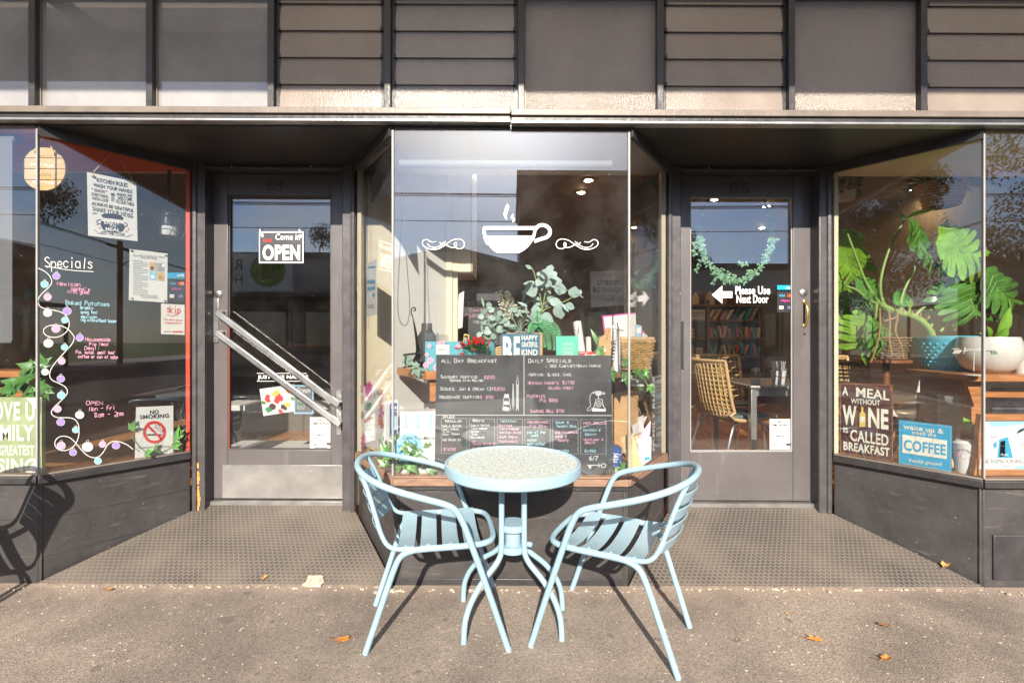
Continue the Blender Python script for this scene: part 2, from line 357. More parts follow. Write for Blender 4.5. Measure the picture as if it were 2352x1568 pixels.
M('wicker_dark', (.17, .1, .055), .6, var=.35, vs=30)
M('rattan', (.55, .36, .15), .45, var=.2, vs=25)
M('rope', (.5, .36, .2), .8)
M('leaf_green', (.055, .16, .02), .28, var=.45, vs=9, coat=.2)
M('leaf_ivy', (.075, .2, .04), .36, var=.4, vs=14, coat=.2)
M('leaf_lime', (.14, .29, .02), .3, var=.4, vs=7, coat=.2)
M('leaf_grey', (.29, .4, .37), .5, var=.18, vs=14)
M('leaf_sage', (.18, .27, .21), .55, var=.25, vs=14)
M('leaf_fern', (.02, .24, .07), .45, var=.3, vs=14)
M('leaf_wreath', (.16, .33, .2), .5, var=.3, vs=20)
M('stem_green', (.2, .3, .07), .5, var=.2)
M('root_brown', (.3, .17, .07), .6, var=.3, vs=20)
M('flower_white', (.75, .74, .58), .6)
M('chilli', (.7, .02, .02), .28, coat=.4)
M('pot_blue', (.09, .42, .56), .35, coat=.2)
M('pot_white', (.6, .585, .54), .3, coat=.3, var=.03)
M('cloth_stripe', (.09, .12, .12), .8, var=.6, vs=3, stretch=(1, 26, 1))
M('floral_blue', (.1, .38, .45), .45)
M('floral_pink', (.62, .25, .4), .5)
M('floral_pale', (.7, .45, .55), .5)
M('navy', (.03, .08, .25), .4)
M('sky_print', (.3, .55, .7), .5)
M('pop_blue', (.05, .36, .55), .35)
M('magenta', (.6, .05, .3), .5)
M('orange', (.75, .22, .03), .5)
M('purple', (.18, .05, .25), .5)
M('grey_mid', (.3, .3, .31), .5)
M('grey_blind', (.13, .13, .14), .8, var=.08, vs=90)
M('blind_dark', (.04, .04, .045), .8)
M('blind_white', (.12, .12, .13), .7)
M('white_plastic', (.64, .64, .63), .28, coat=.2)
M('clear_plastic', (.42, .42, .43), .15, alpha=.45, coat=.3)
M('gold_text', (.55, .38, .12), .5)
M('leaf_dead', (.5, .2, .035), .6, var=.4, vs=30)
M('leaf_dead_pale', (.6, .36, .13), .6, var=.3, vs=30)
M('leaf_dead_dark', (.2, .085, .03), .6, var=.4, vs=30)
M('rubble', (.42, .35, .28), .8, var=.3, vs=40, bump=.5)
M('worn_orange', (.6, .26, .06), .6, var=.4, vs=40)
M('brick_red', (.24, .1, .07), .8, var=.2, vs=8)
M('render_grey', (.25, .25, .27), .8, var=.1, vs=2)
M('render_white', (.55, .54, .52), .8, var=.08, vs=2)
M('roof_dark', (.08, .075, .08), .6, var=.2)
M('awning_under', (.86, .72, .56), .6, var=.08, vs=1.2)
def awning_fill_light():                           # translucence added so sun through the top brightens the transoms below
    m = MATS['awning_under']; t = m.node_tree; out = t.nodes['Material Output']; pb = t.nodes['Principled BSDF']
    tl = t.nodes.new('ShaderNodeBsdfTranslucent'); tl.inputs[0].default_value = (.92, .76, .58, 1); mxs = t.nodes.new('ShaderNodeMixShader'); mxs.inputs[0].default_value = .6
    t.links.new(pb.outputs[0], mxs.inputs[1]); t.links.new(tl.outputs[0], mxs.inputs[2]); t.links.new(mxs.outputs[0], out.inputs[0])
awning_fill_light()
M('tree_leaf', (.04, .075, .025), .6, var=.4, vs=1.5)
M('bark', (.12, .085, .06), .9, var=.3)
M('estate_green', (.22, .34, .04), .5)
M('estate_board', (.8, .82, .86), .5)
M('lamp_glow', (1, .68, .36), .5, emit=330)
M('day_glow', (1, .78, .5), .5, emit=1.0)
M('frosted', (.25, .212, .184), .2, var=.12, vs=3, bump=.6, bs=170, spec=1.)
M('frosted_blue', (.25, .225, .205), .2, var=.12, vs=3, bump=.5, bs=170, spec=1.)
M('louvre_glass', (.25, .207, .176), .2, var=.12, vs=3, bump=.15, bs=130, spec=1.)
M('road_asphalt', (.06, .058, .056), .8, var=.2, vs=40, bump=.4, bs=90)
M('concrete', (.34, .32, .29), .8, var=.15, vs=6)
M('grass', (.08, .12, .035), .8, var=.3, vs=3)
M('lens_glass', (.9, .95, .95), .05, trans=1., alpha=.25)
glass('glass_window', base=.10, dust=.001, hi=.012)
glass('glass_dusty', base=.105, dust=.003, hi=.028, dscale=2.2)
glass('glass_door', base=.115, dust=.001, hi=.010)
glass('glass_clear', base=.05, dust=.0, hi=.0)
glass('glass_transom', base=.16, dust=.26, hi=.12, dscale=1.5, tint=(.75, .7, .66))
glass('glass_ware', base=.10, dust=.02, hi=.0, tint=(.93, .94, .94))
def table_glass():
    m = M('table_glass', (.48, .53, .5), .25, bump=.9, bs=95, var=.25, vs=70, spec=.6)
table_glass()
def asphalt():
    m = M('asphalt', (.2, .165, .14), .82); t = m.node_tree; b = t.nodes['Principled BSDF']
    tcn = t.nodes.new('ShaderNodeTexCoord'); o = tcn.outputs['Object']
    def noise(sc, de, ro=.6):
        n = t.nodes.new('ShaderNodeTexNoise'); n.inputs['Scale'].default_value = sc; n.inputs['Detail'].default_value = de; n.inputs['Roughness'].default_value = ro; t.links.new(o, n.inputs['Vector']); return n.outputs[0]
    def ramp(src, stops):
        r = t.nodes.new('ShaderNodeValToRGB'); e = r.color_ramp.elements
        while len(e) < len(stops): e.new(.5)
        for q, (p, c) in zip(e, stops): q.position = p; q.color = (*c, 1)
        t.links.new(src, r.inputs[0]); return r.outputs[0]
    def mix(a, c, f, ty='MIX'):
        x = t.nodes.new('ShaderNodeMixRGB'); x.blend_type = ty
        for i, q in ((0, f), (1, a), (2, c)):
            if isinstance(q, (int, float)): x.inputs[i].default_value = q
            elif isinstance(q, tuple): x.inputs[i].default_value = (*q, 1)
            else: t.links.new(q, x.inputs[i])
        return x.outputs[0]
    base = ramp(noise(2.2, 5), [(.3, (.225, .186, .153)), (.7, (.31, .259, .214))])
    vo = t.nodes.new('ShaderNodeTexVoronoi'); vo.inputs['Scale'].default_value = 150; t.links.new(o, vo.inputs['Vector'])
    agg = ramp(vo.outputs['Color'], [(.0, (.62, .61, .6)), (.5, (.95, .95, .95)), (.85, (1.12, 1.1, 1.08)), (1., (1.45, 1.4, 1.33))])
    c = mix(base, agg, 1., 'MULTIPLY')
    dk = ramp(noise(120, 3, .5), [(.33, (1, 1, 1)), (.40, (0, 0, 0))]); c = mix(c, (.13, .105, .09), dk)
    pale = ramp(noise(55, 2, .5), [(.70, (0, 0, 0)), (.73, (1, 1, 1))]); c = mix(c, (.75, .68, .58), pale)
    st = ramp(noise(1.1, 4), [(.42, (.78, .78, .8)), (.6, (1.04, 1.04, 1.04))]); c = mix(c, st, 1., 'MULTIPLY')
    cv = t.nodes.new('ShaderNodeTexVoronoi'); cv.feature = 'DISTANCE_TO_EDGE'; cv.inputs['Scale'].default_value = 1.15
    wob = t.nodes.new('ShaderNodeMixRGB'); wob.blend_type = 'ADD'; wob.inputs[0].default_value = .22; t.links.new(o, wob.inputs[1]); wn = t.nodes.new('ShaderNodeTexNoise'); wn.inputs['Scale'].default_value = 3.5; wn.inputs['Detail'].default_value = 6; t.links.new(o, wn.inputs['Vector']); t.links.new(wn.outputs['Color'], wob.inputs[2]); t.links.new(wob.outputs[0], cv.inputs['Vector'])
    ck = ramp(cv.outputs['Distance'], [(.0, (1, 1, 1)), (.007, (0, 0, 0))]); ckm = ramp(noise(.9, 2), [(.56, (0, 0, 0)), (.66, (.3, .3, .3))]); c = mix(c, (.09, .075, .065), mix(ck, ckm, 1., 'MULTIPLY'))
    gum = ramp(noise(9, 1, .3), [(.735, (0, 0, 0)), (.75, (.6, .6, .6))]); c = mix(c, (.11, .095, .085), gum)
    sx = t.nodes.new('ShaderNodeSeparateXYZ'); t.links.new(o, sx.inputs[0]); ay_ = t.nodes.new('ShaderNodeMath'); ay_.operation = 'MULTIPLY_ADD'; ay_.inputs[1].default_value = .22; t.links.new(noise(6, 5), ay_.inputs[0]); t.links.new(sx.outputs['Y'], ay_.inputs[2])
    c = mix(c, (.38, .3, .235), ramp(ay_.outputs[0], [(.0, (0, 0, 0)), (.13, (.6, .6, .6))]))      # dust and grit swept up along the wall
    t.links.new(c, b.inputs['Base Color'])
    bp = t.nodes.new('ShaderNodeBump'); bp.inputs['Strength'].default_value = .5; bp.inputs['Distance'].default_value = .004
    ad = t.nodes.new('ShaderNodeMath'); ad.operation = 'ADD'; t.links.new(vo.outputs['Distance'], ad.inputs[0]); t.links.new(noise(60, 4), ad.inputs[1]); t.links.new(ad.outputs[0], bp.inputs['Height']); t.links.new(bp.outputs[0], b.inputs['Normal'])
asphalt()
def hexmat():                                 # studded rubber mat: rows of round studs
    m = M('rubber_mat', (.1, .088, .075), .6); t = m.node_tree; b = t.nodes['Principled BSDF']
    tcn = t.nodes.new('ShaderNodeTexCoord'); PITCH = .0268
    def vm(op, a, c):
        n = t.nodes.new('ShaderNodeVectorMath'); n.operation = op; t.links.new(a, n.inputs[0])
        if c is not None: n.inputs[1].default_value = c
        return n
    mpn = t.nodes.new('ShaderNodeMapping'); mpn.inputs['Scale'].default_value = (1 / PITCH, 1.07 / PITCH, 0); t.links.new(tcn.outputs['Object'], mpn.inputs[0])
    ds = []
    for off in ((100.0, 100 * 1.7320508, 0), (100.5, 100.5 * 1.7320508, 0)):
        a = vm('ADD', mpn.outputs[0], off); c = vm('MODULO', a.outputs[0], (1, 1.7320508, 1)); e = vm('SUBTRACT', c.outputs[0], (.5, .8660254, 0)); l = t.nodes.new('ShaderNodeVectorMath'); l.operation = 'LENGTH'; t.links.new(e.outputs[0], l.inputs[0]); ds.append(l.outputs['Value'])
    mn = t.nodes.new('ShaderNodeMath'); mn.operation = 'MINIMUM'; t.links.new(ds[0], mn.inputs[0]); t.links.new(ds[1], mn.inputs[1])
    r = t.nodes.new('ShaderNodeValToRGB'); e = r.color_ramp.elements
    e[0].position = .39; e[0].color = (0, 0, 0, 1); e[1].position = .50; e[1].color = (0, 0, 0, 1); q = e.new(.45); q.color = (1, 1, 1, 1)
    t.links.new(mn.outputs[0], r.inputs[0])
    ins = t.nodes.new('ShaderNodeMath'); ins.operation = 'LESS_THAN'; ins.inputs[1].default_value = .42; t.links.new(mn.outputs[0], ins.inputs[0])
    n = t.nodes.new('ShaderNodeTexNoise'); n.inputs['Scale'].default_value = 3.2; n.inputs['Detail'].default_value = 6; t.links.new(tcn.outputs['Object'], n.inputs['Vector'])
    dirt = t.nodes.new('ShaderNodeMapRange'); dirt.inputs['From Min'].default_value = .36; dirt.inputs['From Max'].default_value = .66; t.links.new(n.outputs[0], dirt.inputs[0])
    def mix(a, c, f):
        x = t.nodes.new('ShaderNodeMixRGB')
        for i, q in ((0, f), (1, a), (2, c)):
            if isinstance(q, tuple): x.inputs[i].default_value = (*q, 1)
            else: t.links.new(q, x.inputs[i])
        return x.outputs[0]
    ground = mix((.125, .11, .096), (.178, .15, .126), dirt.outputs[0]); stud = mix((.06, .052, .046), (.14, .116, .095), dirt.outputs[0])
    c = mix(ground, stud, ins.outputs[0]); c = mix(c, (.235, .203, .172), r.outputs[0])
    t.links.new(c, b.inputs['Base Color'])
    bp = t.nodes.new('ShaderNodeBump'); bp.inputs['Strength'].default_value = .5; bp.inputs['Distance'].default_value = .004; t.links.new(r.outputs[0], bp.inputs['Height']); t.links.new(bp.outputs[0], b.inputs['Normal'])
hexmat()
# ================================================================ GROUND
def zpy(py, y=0.0): return HC - (py - HZ) / F * (D0 + y)
mb = MB(); mb.flat([(-14, -4.3), (14, -4.3), (14, 0.02), (-14, 0.02)], -.3, 0, 'asphalt'); mb.build('footpath', kind='structure')
mb = MB(); mb.box((-60, -4.46, -.3), (60, -4.3, -.002), 'concrete'); mb.build('kerb', kind='structure')
mb = MB(); mb.box((-60, -13.0, -.4), (60, -4.46, -.13), 'road_asphalt'); mb.build('road', kind='structure')
mb = MB(); mb.box((-60, -17, -.3), (60, -13, 0), 'concrete'); mb.build('far_pavement', kind='structure')
mb = MB(); mb.box((-250, -300, -.6), (250, 60, -.42), 'grass'); mb.build('ground', kind='structure')
A, B = (-2.413, 0), (-1.976, .525); CA, CB = (-.606, 0), (-.965, .525); DA, DB = (.595, 0), (.958, .525); EA, EB = (2.398, 0), (1.976, .525)
for a, b, c, d in ((A, CA, CB, B), (DA, EA, EB, DB)):
    mb = MB(); N = 14
    for i in range(N):
        t0, t1 = i / N, (i + 1) / N
        def row(t): return (a[0] + (d[0] - a[0]) * t * 1.22, b[0] + (c[0] - b[0]) * t * 1.22, .64 * t, .012 + .217 * (t ** .96))
        l0, r0, y0, z0 = row(t0); l1, r1, y1, z1 = row(t1)
        mb.add([(l0, y0, z0), (r0, y0, z0), (r1, y1, z1), (l1, y1, z1)], [(0, 1, 2, 3)], 'rubber_mat')
    l0, r0, y0, z0 = row(0); mb.add([(l0, 0, -.02), (r0, 0, -.02), (r0, 0, z0), (l0, 0, z0)], [(0, 1, 2, 3)], 'edge_worn')
    mb.build('entry_path', kind='structure')
mb = MB(); mb.box((-4.3, .66, .05), (4.3, 6.3, .2), 'wood_floor'); mb.build('floor', kind='structure')
# ================================================================ CAFE BUILDING
cafe = thing('cafe_building', 'charcoal painted corner-bay cafe shopfront with two recessed doors and frosted transom windows', 'shop')
FR = Plane((-1, 0), (1, 0)); LS = Plane(A, B); CL = Plane(CA, CB); CRp = Plane(DA, DB); RS = Plane(EA, EB)
DOOR = Plane((-1, .62), (1, .62)); DG = Plane((-1, .645), (1, .645))
def seg(mb, a, b, z0, z1, off, th, m, ext0=0, ext1=0):
    a = V((a[0], a[1], 0)); b = V((b[0], b[1], 0)); t = (b - a).normalized(); n = V((t.y, -t.x, 0))
    if n.dot(V((0, -D0, 0)) - a) < 0: n = -n
    a = a - t * ext0; b = b + t * ext1
    p, q = a - n * off, b - n * off
    mb.prism([(p.x, p.y, z0), (q.x, q.y, z0), (q.x, q.y, z1), (p.x, p.y, z1)], -n * th, m)
WT, ST = 2.334, .5555                          # window head, sill
panes = [('LF', (-4.3, 0), A), ('LS', A, B), ('CL', CA, CB), ('C', CA, DA), ('CR', DA, DB), ('RS', EA, EB), ('RF', EA, (4.3, 0))]
WIN = {}
for nm, a, b in panes:
    mb = MB(); seg(mb, a, b, -.05, .515, .022, .07, 'paint_riser')
    if nm in ('LS', 'LF'):                     # painted block courses and panel joints
        for z in (.13, .32):
            seg(mb, a, b, z, z + .006, .020, .01, 'paint_dark', -.01, -.01)
    if nm == 'C': seg(mb, a, b, .485, .52, .012, .02, 'paint_dark'); seg(mb, a, b, -.05, .035, .016, .02, 'paint_dark')
    if nm == 'RF': seg(mb, (2.46, 0), (4.3, 0), .04, .27, .012, .02, 'paint_dark')
    mb.build('stall_riser', cafe, bevel=.004)
    mb = MB(); seg(mb, a, b, .512, .55, -.006, .09, 'paint_dark' if nm not in ('C', 'CL', 'CR') else 'timber_raw', -.003, -.003)
    seg(mb, a, b, .5505, .562, -.003, .03, 'timber_raw' if nm in ('C', 'CL', 'CR') else 'rail_beige', -.004, -.004)
    mb.build('window_sill', cafe, bevel=.004)
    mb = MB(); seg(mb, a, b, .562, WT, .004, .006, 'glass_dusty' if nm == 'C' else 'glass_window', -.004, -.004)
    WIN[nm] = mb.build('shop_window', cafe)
    mb = MB(); seg(mb, a, b, WT - .012, WT + .001, -.002, .02, 'rail_beige' if nm != 'C' else 'paint_dark', -.006, -.006)
    if nm in ('LS', 'CL', 'CR', 'RS'):
        n = LS.n if nm == 'LS' else CL.n if nm == 'CL' else CRp.n if nm == 'CR' else RS.n
        mb.box((a[0] - .0045, -.003, .563), (a[0] + .0045, .010, WT - .013), 'bead')
        c = V((b[0], b[1], 0)) - n * .03; mb.box((c.x - .012, c.y - .02, .563), (c.x + .012, c.y + .03, WT - .013), 'red_trim' if nm == 'LS' else 'cream')
    mb.build('glazing_bead', WIN[nm])
# jamb posts, heads, soffits
for l, r, s in ((-1.976, -1.897, 'a'), (-1.05, -.965, 'b'), (.958, 1.045, 'c'), (1.897, 1.976, 'd')):
    mb = MB(); mb.box((l, .53, .1), (r, .625, WT), 'paint_jamb')
    x = l + .03 if s in 'ac' else r - .03
    mb.tube([(x - (.012 if s in 'ac' else -.012), .53, .14), (x - (.012 if s in 'ac' else -.012), .53, WT)], .016, 'paint_jamb', 8)
    if s == 'a': 
        r0 = random.Random(5)
        for z0, z1, wq in ((.19, .345, .02), (.355, .435, .015), (.45, .488, .010)):
            n = 9; lft = [(l + .034 + r0.uniform(-.006, .003), z0 + (z1 - z0) * k / n) for k in range(n + 1)]; rgt = [(l + .034 + wq * (.35 + .65 * math.sin(3.14 * (k + .5) / (n + 1))) + r0.uniform(-.005, .003), z0 + (z1 - z0) * k / n) for k in range(n + 1)]
            mb.prism([(x, .5275, z) for x, z in lft + rgt[::-1]], (0, .008, 0), 'worn_orange')
    mb.build('door_post', cafe, bevel=.006)
for l, r in ((-1.897, -1.05), (1.045, 1.897)):
    mb = MB(); mb.box((l, .54, 2.30), (r, .63, WT), 'paint_dark'); mb.box((l, .535, 2.306), (r, .54, 2.314), 'paint_door')
    for k in (.2, .78): mb.tube([(l + (r - l) * k, .535, 2.325), (l + (r - l) * k, .525, 2.32), (l + (r - l) * k, .52, 2.31)], .004, 'steel', 6)
    mb.build('door_head', cafe, bevel=.004)
    mb = MB(); mb.box((l, .58, .19), (r, .66, .231), 'rail_metal'); mb.build('threshold', cafe)
for a, b, c, d in ((A, CA, CB, B), (DA, EA, EB, DB)):
    mb = MB(); mb.flat([a, b, c, (c[0], .66), (d[0], .66), d], WT, WT + .02, 'soffit_paint')
    seg(mb, a, d, WT - .05, WT - .001, -.022, .02, 'paint_dark'); seg(mb, b, c, WT - .05, WT - .001, -.022, .02, 'paint_dark')
    mb.build('soffit', cafe)
for pts, m in (([(-4.3, 0.011), (-2.40, 0.011), (-1.99, .525), (-1.99, .69), (-4.3, .69)], 'red_ceiling'), ([(-.6, .011), (.59, .011), (.94, .525), (.94, .69), (-.945, .69), (-.945, .525)], 'white_wall'), ([(4.3, .011), (2.39, .011), (1.99, .525), (1.99, .69), (4.3, .69)], 'beige_ceiling')):
    mb = MB(); mb.flat(pts, WT + .0005, WT + .018, m); mb.build('bay_ceiling', cafe)
# transom rail
for x0, x1, dz in ((-4.4, -.008, .006), (-.004, 4.4, 0)):
    mb = MB()
    mb.box((x0, -.055, 2.372 + dz), (x1, .05, 2.404 + dz), 'rail_beige')
    mb.box((x0, -.042, 2.349 + dz), (x1, .05, 2.3715 + dz), 'paint_dark')
    mb.box((x0, -.05, 2.335 + dz), (x1, .02, 2.3485 + dz), 'rail_metal')
    mb.build('transom_rail', cafe, bevel=.003)
mb = MB(); mb.box((-4.4, .02, WT + .02), (4.4, .12, 2.404), 'paint_dark'); mb.build('lintel', cafe)
# transom windows
mull = [85, 352, 628, 893, 1197, 1513, 1812, 2112]
mx_ = [(p - 1176) / F * D0 for p in mull]
ZT, ZB = 2.99, 2.405
kinds = ['clear', 'clear', 'clear', 'louvre', 'louvre_b', 'frost', 'louvre', 'frost', 'louvre']
edges = [-4.3] + mx_ + [4.3]
for i, k in enumerate(kinds):
    x0, x1 = edges[i] + .016, edges[i + 1] - .016
    mb = MB()
    if k.startswith('louvre'):
        C8 = [(x0, ZT - .001), (x0, ZB), (x1, ZB), (x1, ZT - .001), (x1 - .022, ZT - .001), (x1 - .022, ZB + .003), (x0 + .022, ZB + .003), (x0 + .022, ZT - .001)]
        mb.add([(x, -.004, z) for x, z in C8] + [(x, .045, z) for x, z in C8], [(0, 1, 6, 7), (1, 2, 5, 6), (2, 3, 4, 5), (8, 15, 14, 9), (9, 14, 13, 10), (10, 13, 12, 11)] + [(i, (i + 1) % 8, 8 + (i + 1) % 8, 8 + i) for i in range(8)], 'paint_dark')
        fr = mb.build('transom_window', cafe, bevel=.002)
        h = .1365
        for j in range(5):
            z0 = ZB + .004 + j * h; z1 = min(z0 + h + .012, ZT + .1)
            q = MB(); tl = .034
            q.prism([(x0 + .02, -.010, z0), (x1 - .02, -.010, z0), (x1 - .02, .0015, z1), (x0 + .02, .0015, z1)], (0, .005, 0), 'frosted_blue' if k == 'louvre_b' and j < 5 else 'louvre_glass')
            q.build('louvre_blade', fr)
            for xx in (x0 + .018, x1 - .018):
                q = MB(); q.box((xx - .006, -.014, z0 - .004), (xx + .006, .012, z0 + .014), 'black')
                q.build('blade_clip', fr)
    else:
        mb.box((x0, .004, ZB), (x1, .012, ZT), 'frosted' if k == 'frost' else 'glass_transom')
        tw = mb.build('transom_window', cafe)
        q = MB(); q.box((x0, -.004, ZB), (x1, .02, ZB + .012), 'rail_beige'); q.box((x0, -.003, ZB + .012), (x0 + .008, .02, ZT), 'rail_beige'); q.build('glazing_bead', tw)
for x in mx_:
    mb = MB(); mb.box((x - .0165, -.03, ZB), (x + .0165, .06, ZT + .02), 'paint_dark'); mb.build('mullion', cafe, bevel=.003)
mb = MB(); mb.box((-4.4, -.035, ZT), (4.4, .1, ZT + .03), 'paint_dark'); mb.build('transom_head', cafe)
mb = MB(); mb.box((-4.4, -.01, ZT + .03), (4.4, .2, 4.6), 'render_grey'); mb.build('upper_wall', cafe)
mb = MB(); mb.add([(-9, -2.3, 4.26), (9, -2.3, 4.26), (9, -.011, 4.26), (-9, -.011, 4.26)], [(0, 1, 2, 3)], 'awning_under'); mb.box((-9, -2.36, 3.80), (9, -2.301, 4.45), 'roof_dark')
for k in range(-4, 5): mb.box((k * 2 - .04, -2.3, 4.16), (k * 2 + .04, -.011, 4.2595), 'roof_dark')
mb.build('awning', cafe)
# interior shell
mb = MB(); mb.box((-4.3, .69, WT), (4.3, .72, 3.1), 'cream'); mb.build('bulkhead', cafe)
mb = MB(); mb.box((-4.3, .72, 2.8), (4.3, 6.3, 2.84), 'room_wall'); mb.build('room_ceiling', cafe)
mb = MB(); mb.box((-4.3, 6.2, .2), (-2.1, 6.3, 2.8), 'room_wall'); mb.box((-1.35, 6.2, .2), (4.3, 6.3, 2.8), 'wall_dark')
mb.box((-2.1, 6.2, .2), (-1.35, 6.3, 1.15), 'room_wall'); mb.box((-2.1, 6.2, 1.85), (-1.35, 6.3, 2.8), 'room_wall'); mb.build('back_wall', cafe)
for s in (-1, 1):
    mb = MB(); mb.box((s * 4.3, -.05, -.1), (s * 4.42, 6.3, 4.6), 'room_wall'); mb.build('side_wall', cafe)
mb = MB(); mb.box((-4.4, 6.3, -.1), (4.4, 6.4, 4.6), 'room_wall')
for yy in (0,): mb.box((-4.4, .2, 4.5), (4.4, 6.4, 4.6), 'roof_dark')
mb.build('rear_wall', cafe)
mb = MB(); seg(mb, (-.965, .62), (-.752, .62), .2, WT, 0, .05, 'cream'); mb.build('bay_side_panel', cafe)
mb = MB(); seg(mb, (-.75, .62), (-.47, .96), .2, WT, 0, .04, 'white_wall'); mb.build('bay_back_panel', cafe)
mb = MB(); mb.box((-.468, .955, .2), (-.42, 1.02, WT), 'cream'); mb.box((-.418, .965, .2), (-.385, 1.02, WT), 'cream'); mb.build('panel_post', cafe)
for s, m in ((1, 'grey_mid'),):
    mb = MB(); seg(mb, (.80, 1.0), (.958, .66), .2, WT, 0, .04, 'wall_dark'); mb.build('bay_side_panel', cafe)
# ledges inside the windows
for pts in ([(-.6, .03), (.59, .03), (.94, .53), (.94, .62), (-.95, .62), (-.95, .53)], [(4.3, .03), (2.40, .03), (2.0, .5), (2.0, .62), (2.1, .62), (2.47, .16), (4.3, .16)], [(-4.3, .03), (-2.42, .03), (-2.0, .5), (-2.0, .62), (-2.1, .62), (-2.47, .16), (-4.3, .16)]):
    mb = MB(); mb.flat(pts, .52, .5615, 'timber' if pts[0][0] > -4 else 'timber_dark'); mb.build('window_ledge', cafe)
# ceiling downlights: first few real, later ones added to brighten the dark interior
for px, py in ((1137, 392), (1352, 412), (1335, 440), (1500, 436), (1640, 455), (1760, 470), (2100, 430), (1750, 520), (1500, 520)):
    d = (2.8 - HC) * F / (HZ - py); x = (px - 1176) / F * d
    mb = MB(); mb.lathe([(.03, 2.794), (.045, 2.79), (.05, 2.80)], (x, d - D0, 0), 'white_paint', 14); o = mb.build('downlight_and_fill', cafe)
    mb = MB(); mb.lathe([(.028, 2.786), (.0, 2.784)], (x, d - D0, 0), 'lamp_glow', 12); mb.build('lamp_lens', o)
# back window with a security mesh
mb = MB(); mb.box((-2.1, 6.25, 1.15), (-1.35, 6.26, 1.85), 'day_glow')
for i in range(-9, 12):
    for s in (-1, 1):
        x = -2.1 + i * .085; q = [(x + (0 if s > 0 else .7), 6.235, 1.15), (x + (.7 if s > 0 else 0), 6.235, 1.85)]
        a, b = V(q[0]), V(q[1])
        if a.x > b.x: a, b = b, a
        if b.x < -2.1 or a.x > -1.35: continue
        if a.x < -2.1: a = a.lerp(b, (-2.1 - a.x) / (b.x - a.x))
        if b.x > -1.35: b = a.lerp(b, (-1.35 - a.x) / (b.x - a.x))
        mb.tube([a, b], .005, 'black', 5)
mb.box((-1.74, 6.22, 1.15), (-1.71, 6.25, 1.85), 'cream'); mb.box((-2.1, 6.22, 1.45), (-1.35, 6.25, 1.475), 'cream')
mb.build('back_window', cafe)
# ================================================================ DOORS
def door(x0, x1, gx0, gx1, left):
    mb = MB(); z0, z1, gz0, gz1 = .237, 2.299, .547, 2.167; y0, y1 = .62, .662
    mb.box((x0, y0, z0), (gx0, y1, z1), 'paint_door'); mb.box((gx1, y0, z0), (x1, y1, z1), 'paint_door')
    mb.box((gx0 + .0005, y0 + .0012, z0), (gx1 - .0005, y1, gz0), 'paint_door'); mb.box((gx0 + .0005, y0 + .0012, gz1), (gx1 - .0005, y1, z1), 'paint_door')
    d = mb.build('door', cafe, bevel=.003)
    mb = MB()
    for a, b in (((gx0, .63, gz0), (gx0 + .008, .643, gz1)), ((gx1 - .008, .63, gz0), (gx1, .643, gz1)), ((gx0 + .008, .63, gz0), (gx1 - .008, .643, gz0 + .008)), ((gx0 + .008, .63, gz1 - .008), (gx1 - .008, .643, gz1))): mb.box(a, b, 'bead' if not left else 'paint_jamb')
    if left: mb.box((gx0 + .001, .626, gz0), (gx0 + .004, .63, 1.35), 'red_trim')
    mb.build('glazing_bead', d)
    mb = MB(); mb.box((gx0, .645, gz0), (gx1, .651, gz1), 'glass_door'); mb.build('glass_pane', d)
    return d
LD = door(-1.919, -1.063, -1.809, -1.152, True); RD = door(1.058, 1.911, 1.135, 1.789, False)
q = MB(); sh = Sheet(q, DOOR, .002); sh.text('88', 612, 413, 649, 440, 'paint_jamb', .02); q.build('door_number', LD)
q = MB(); sh = Sheet(q, DOOR, .002); sh.text('86', 1676, 418, 1721, 446, 'paint_jamb', .0); q.build('door_number', RD)
mb = MB(); mb.box((-1.84, .615, .241), (-1.066, .6195, .452), 'steel_brushed')
for px, py in ((520, 1082), (585, 1082), (650, 1082), (715, 1082), (778, 1082), (520, 1112), (520, 1142), (778, 1112), (778, 1142)):
    p = P(px, py, .615); mb.lathe([(.006, 0), (.004, .003), (0, .004)], p, 'steel', 8, ax=(0, -1, 0))
mb.build('kick_plate', LD, bevel=.001)
for px, py, py2 in ((497, 684, 787), (779, 896, 998)):
    a = P(px - 5.5, py, .6195); b = P(px + 5.5, py2, .6195); mb = MB(); mb.box((a.x, .613, b.z), (b.x, .6195, a.z), 'steel')
    for k in (.07, .5, .93): mb.lathe([(.006, 0), (.003, .003)], ((a.x + b.x) / 2, .613, b.z + (a.z - b.z) * k), 'steel_brushed', 8, ax=(0, -1, 0))
    mb.build('handle_plate', LD, bevel=.001)
for (ax, ay), (bx, by) in (((496, 716), (779, 931)), ((496, 763), (782, 976))):
    mb = MB(); a = P(ax, ay, .565); b = P(bx, by, .565)
    t = (b - a).normalized(); n = V((0, 1, 0)); u = t.cross(n).normalized()
    mb.obox((a + b) / 2, t * ((b - a).length / 2), u * .0195, n * .009, 'steel')
    for e, sg in ((a, 1), (b, -1)): mb.obox(e + t * (.010 * sg) + n * .029, t * .0095, u * .0185, n * .0205, 'steel')
    mb.build('pull_bar', LD, bevel=.006)
for d, px, py in ((LD, 502, 675), (RD, 1845, 672)):
    mb = MB(); p = P(px, py, .62); mb.lathe([(.026, -.001), (.026, .004), (.021, .009), (.012, .011), (0, .0115)], p, 'steel', 18, ax=(0, -1, 0)); o = mb.build('door_lock', d)
    mb = MB(); q = p + V((0, -.0125, 0)); mb.box((q.x - .002, q.y, q.z - .006), (q.x + .002, q.y + .003, q.z + .006), 'black'); mb.build('keyhole', o)
mb = MB(); a = P(1847, 693, .62); b = P(1847, 748, .62)
mb.tube([a + V((0, .0, 0)), a + V((0, -.012, -.006)), a + V((0, -.035, -.04)), b + V((0, -.035, .04)), b + V((0, -.012, .006)), b], .0075, 'brass', 10, smooth=2)
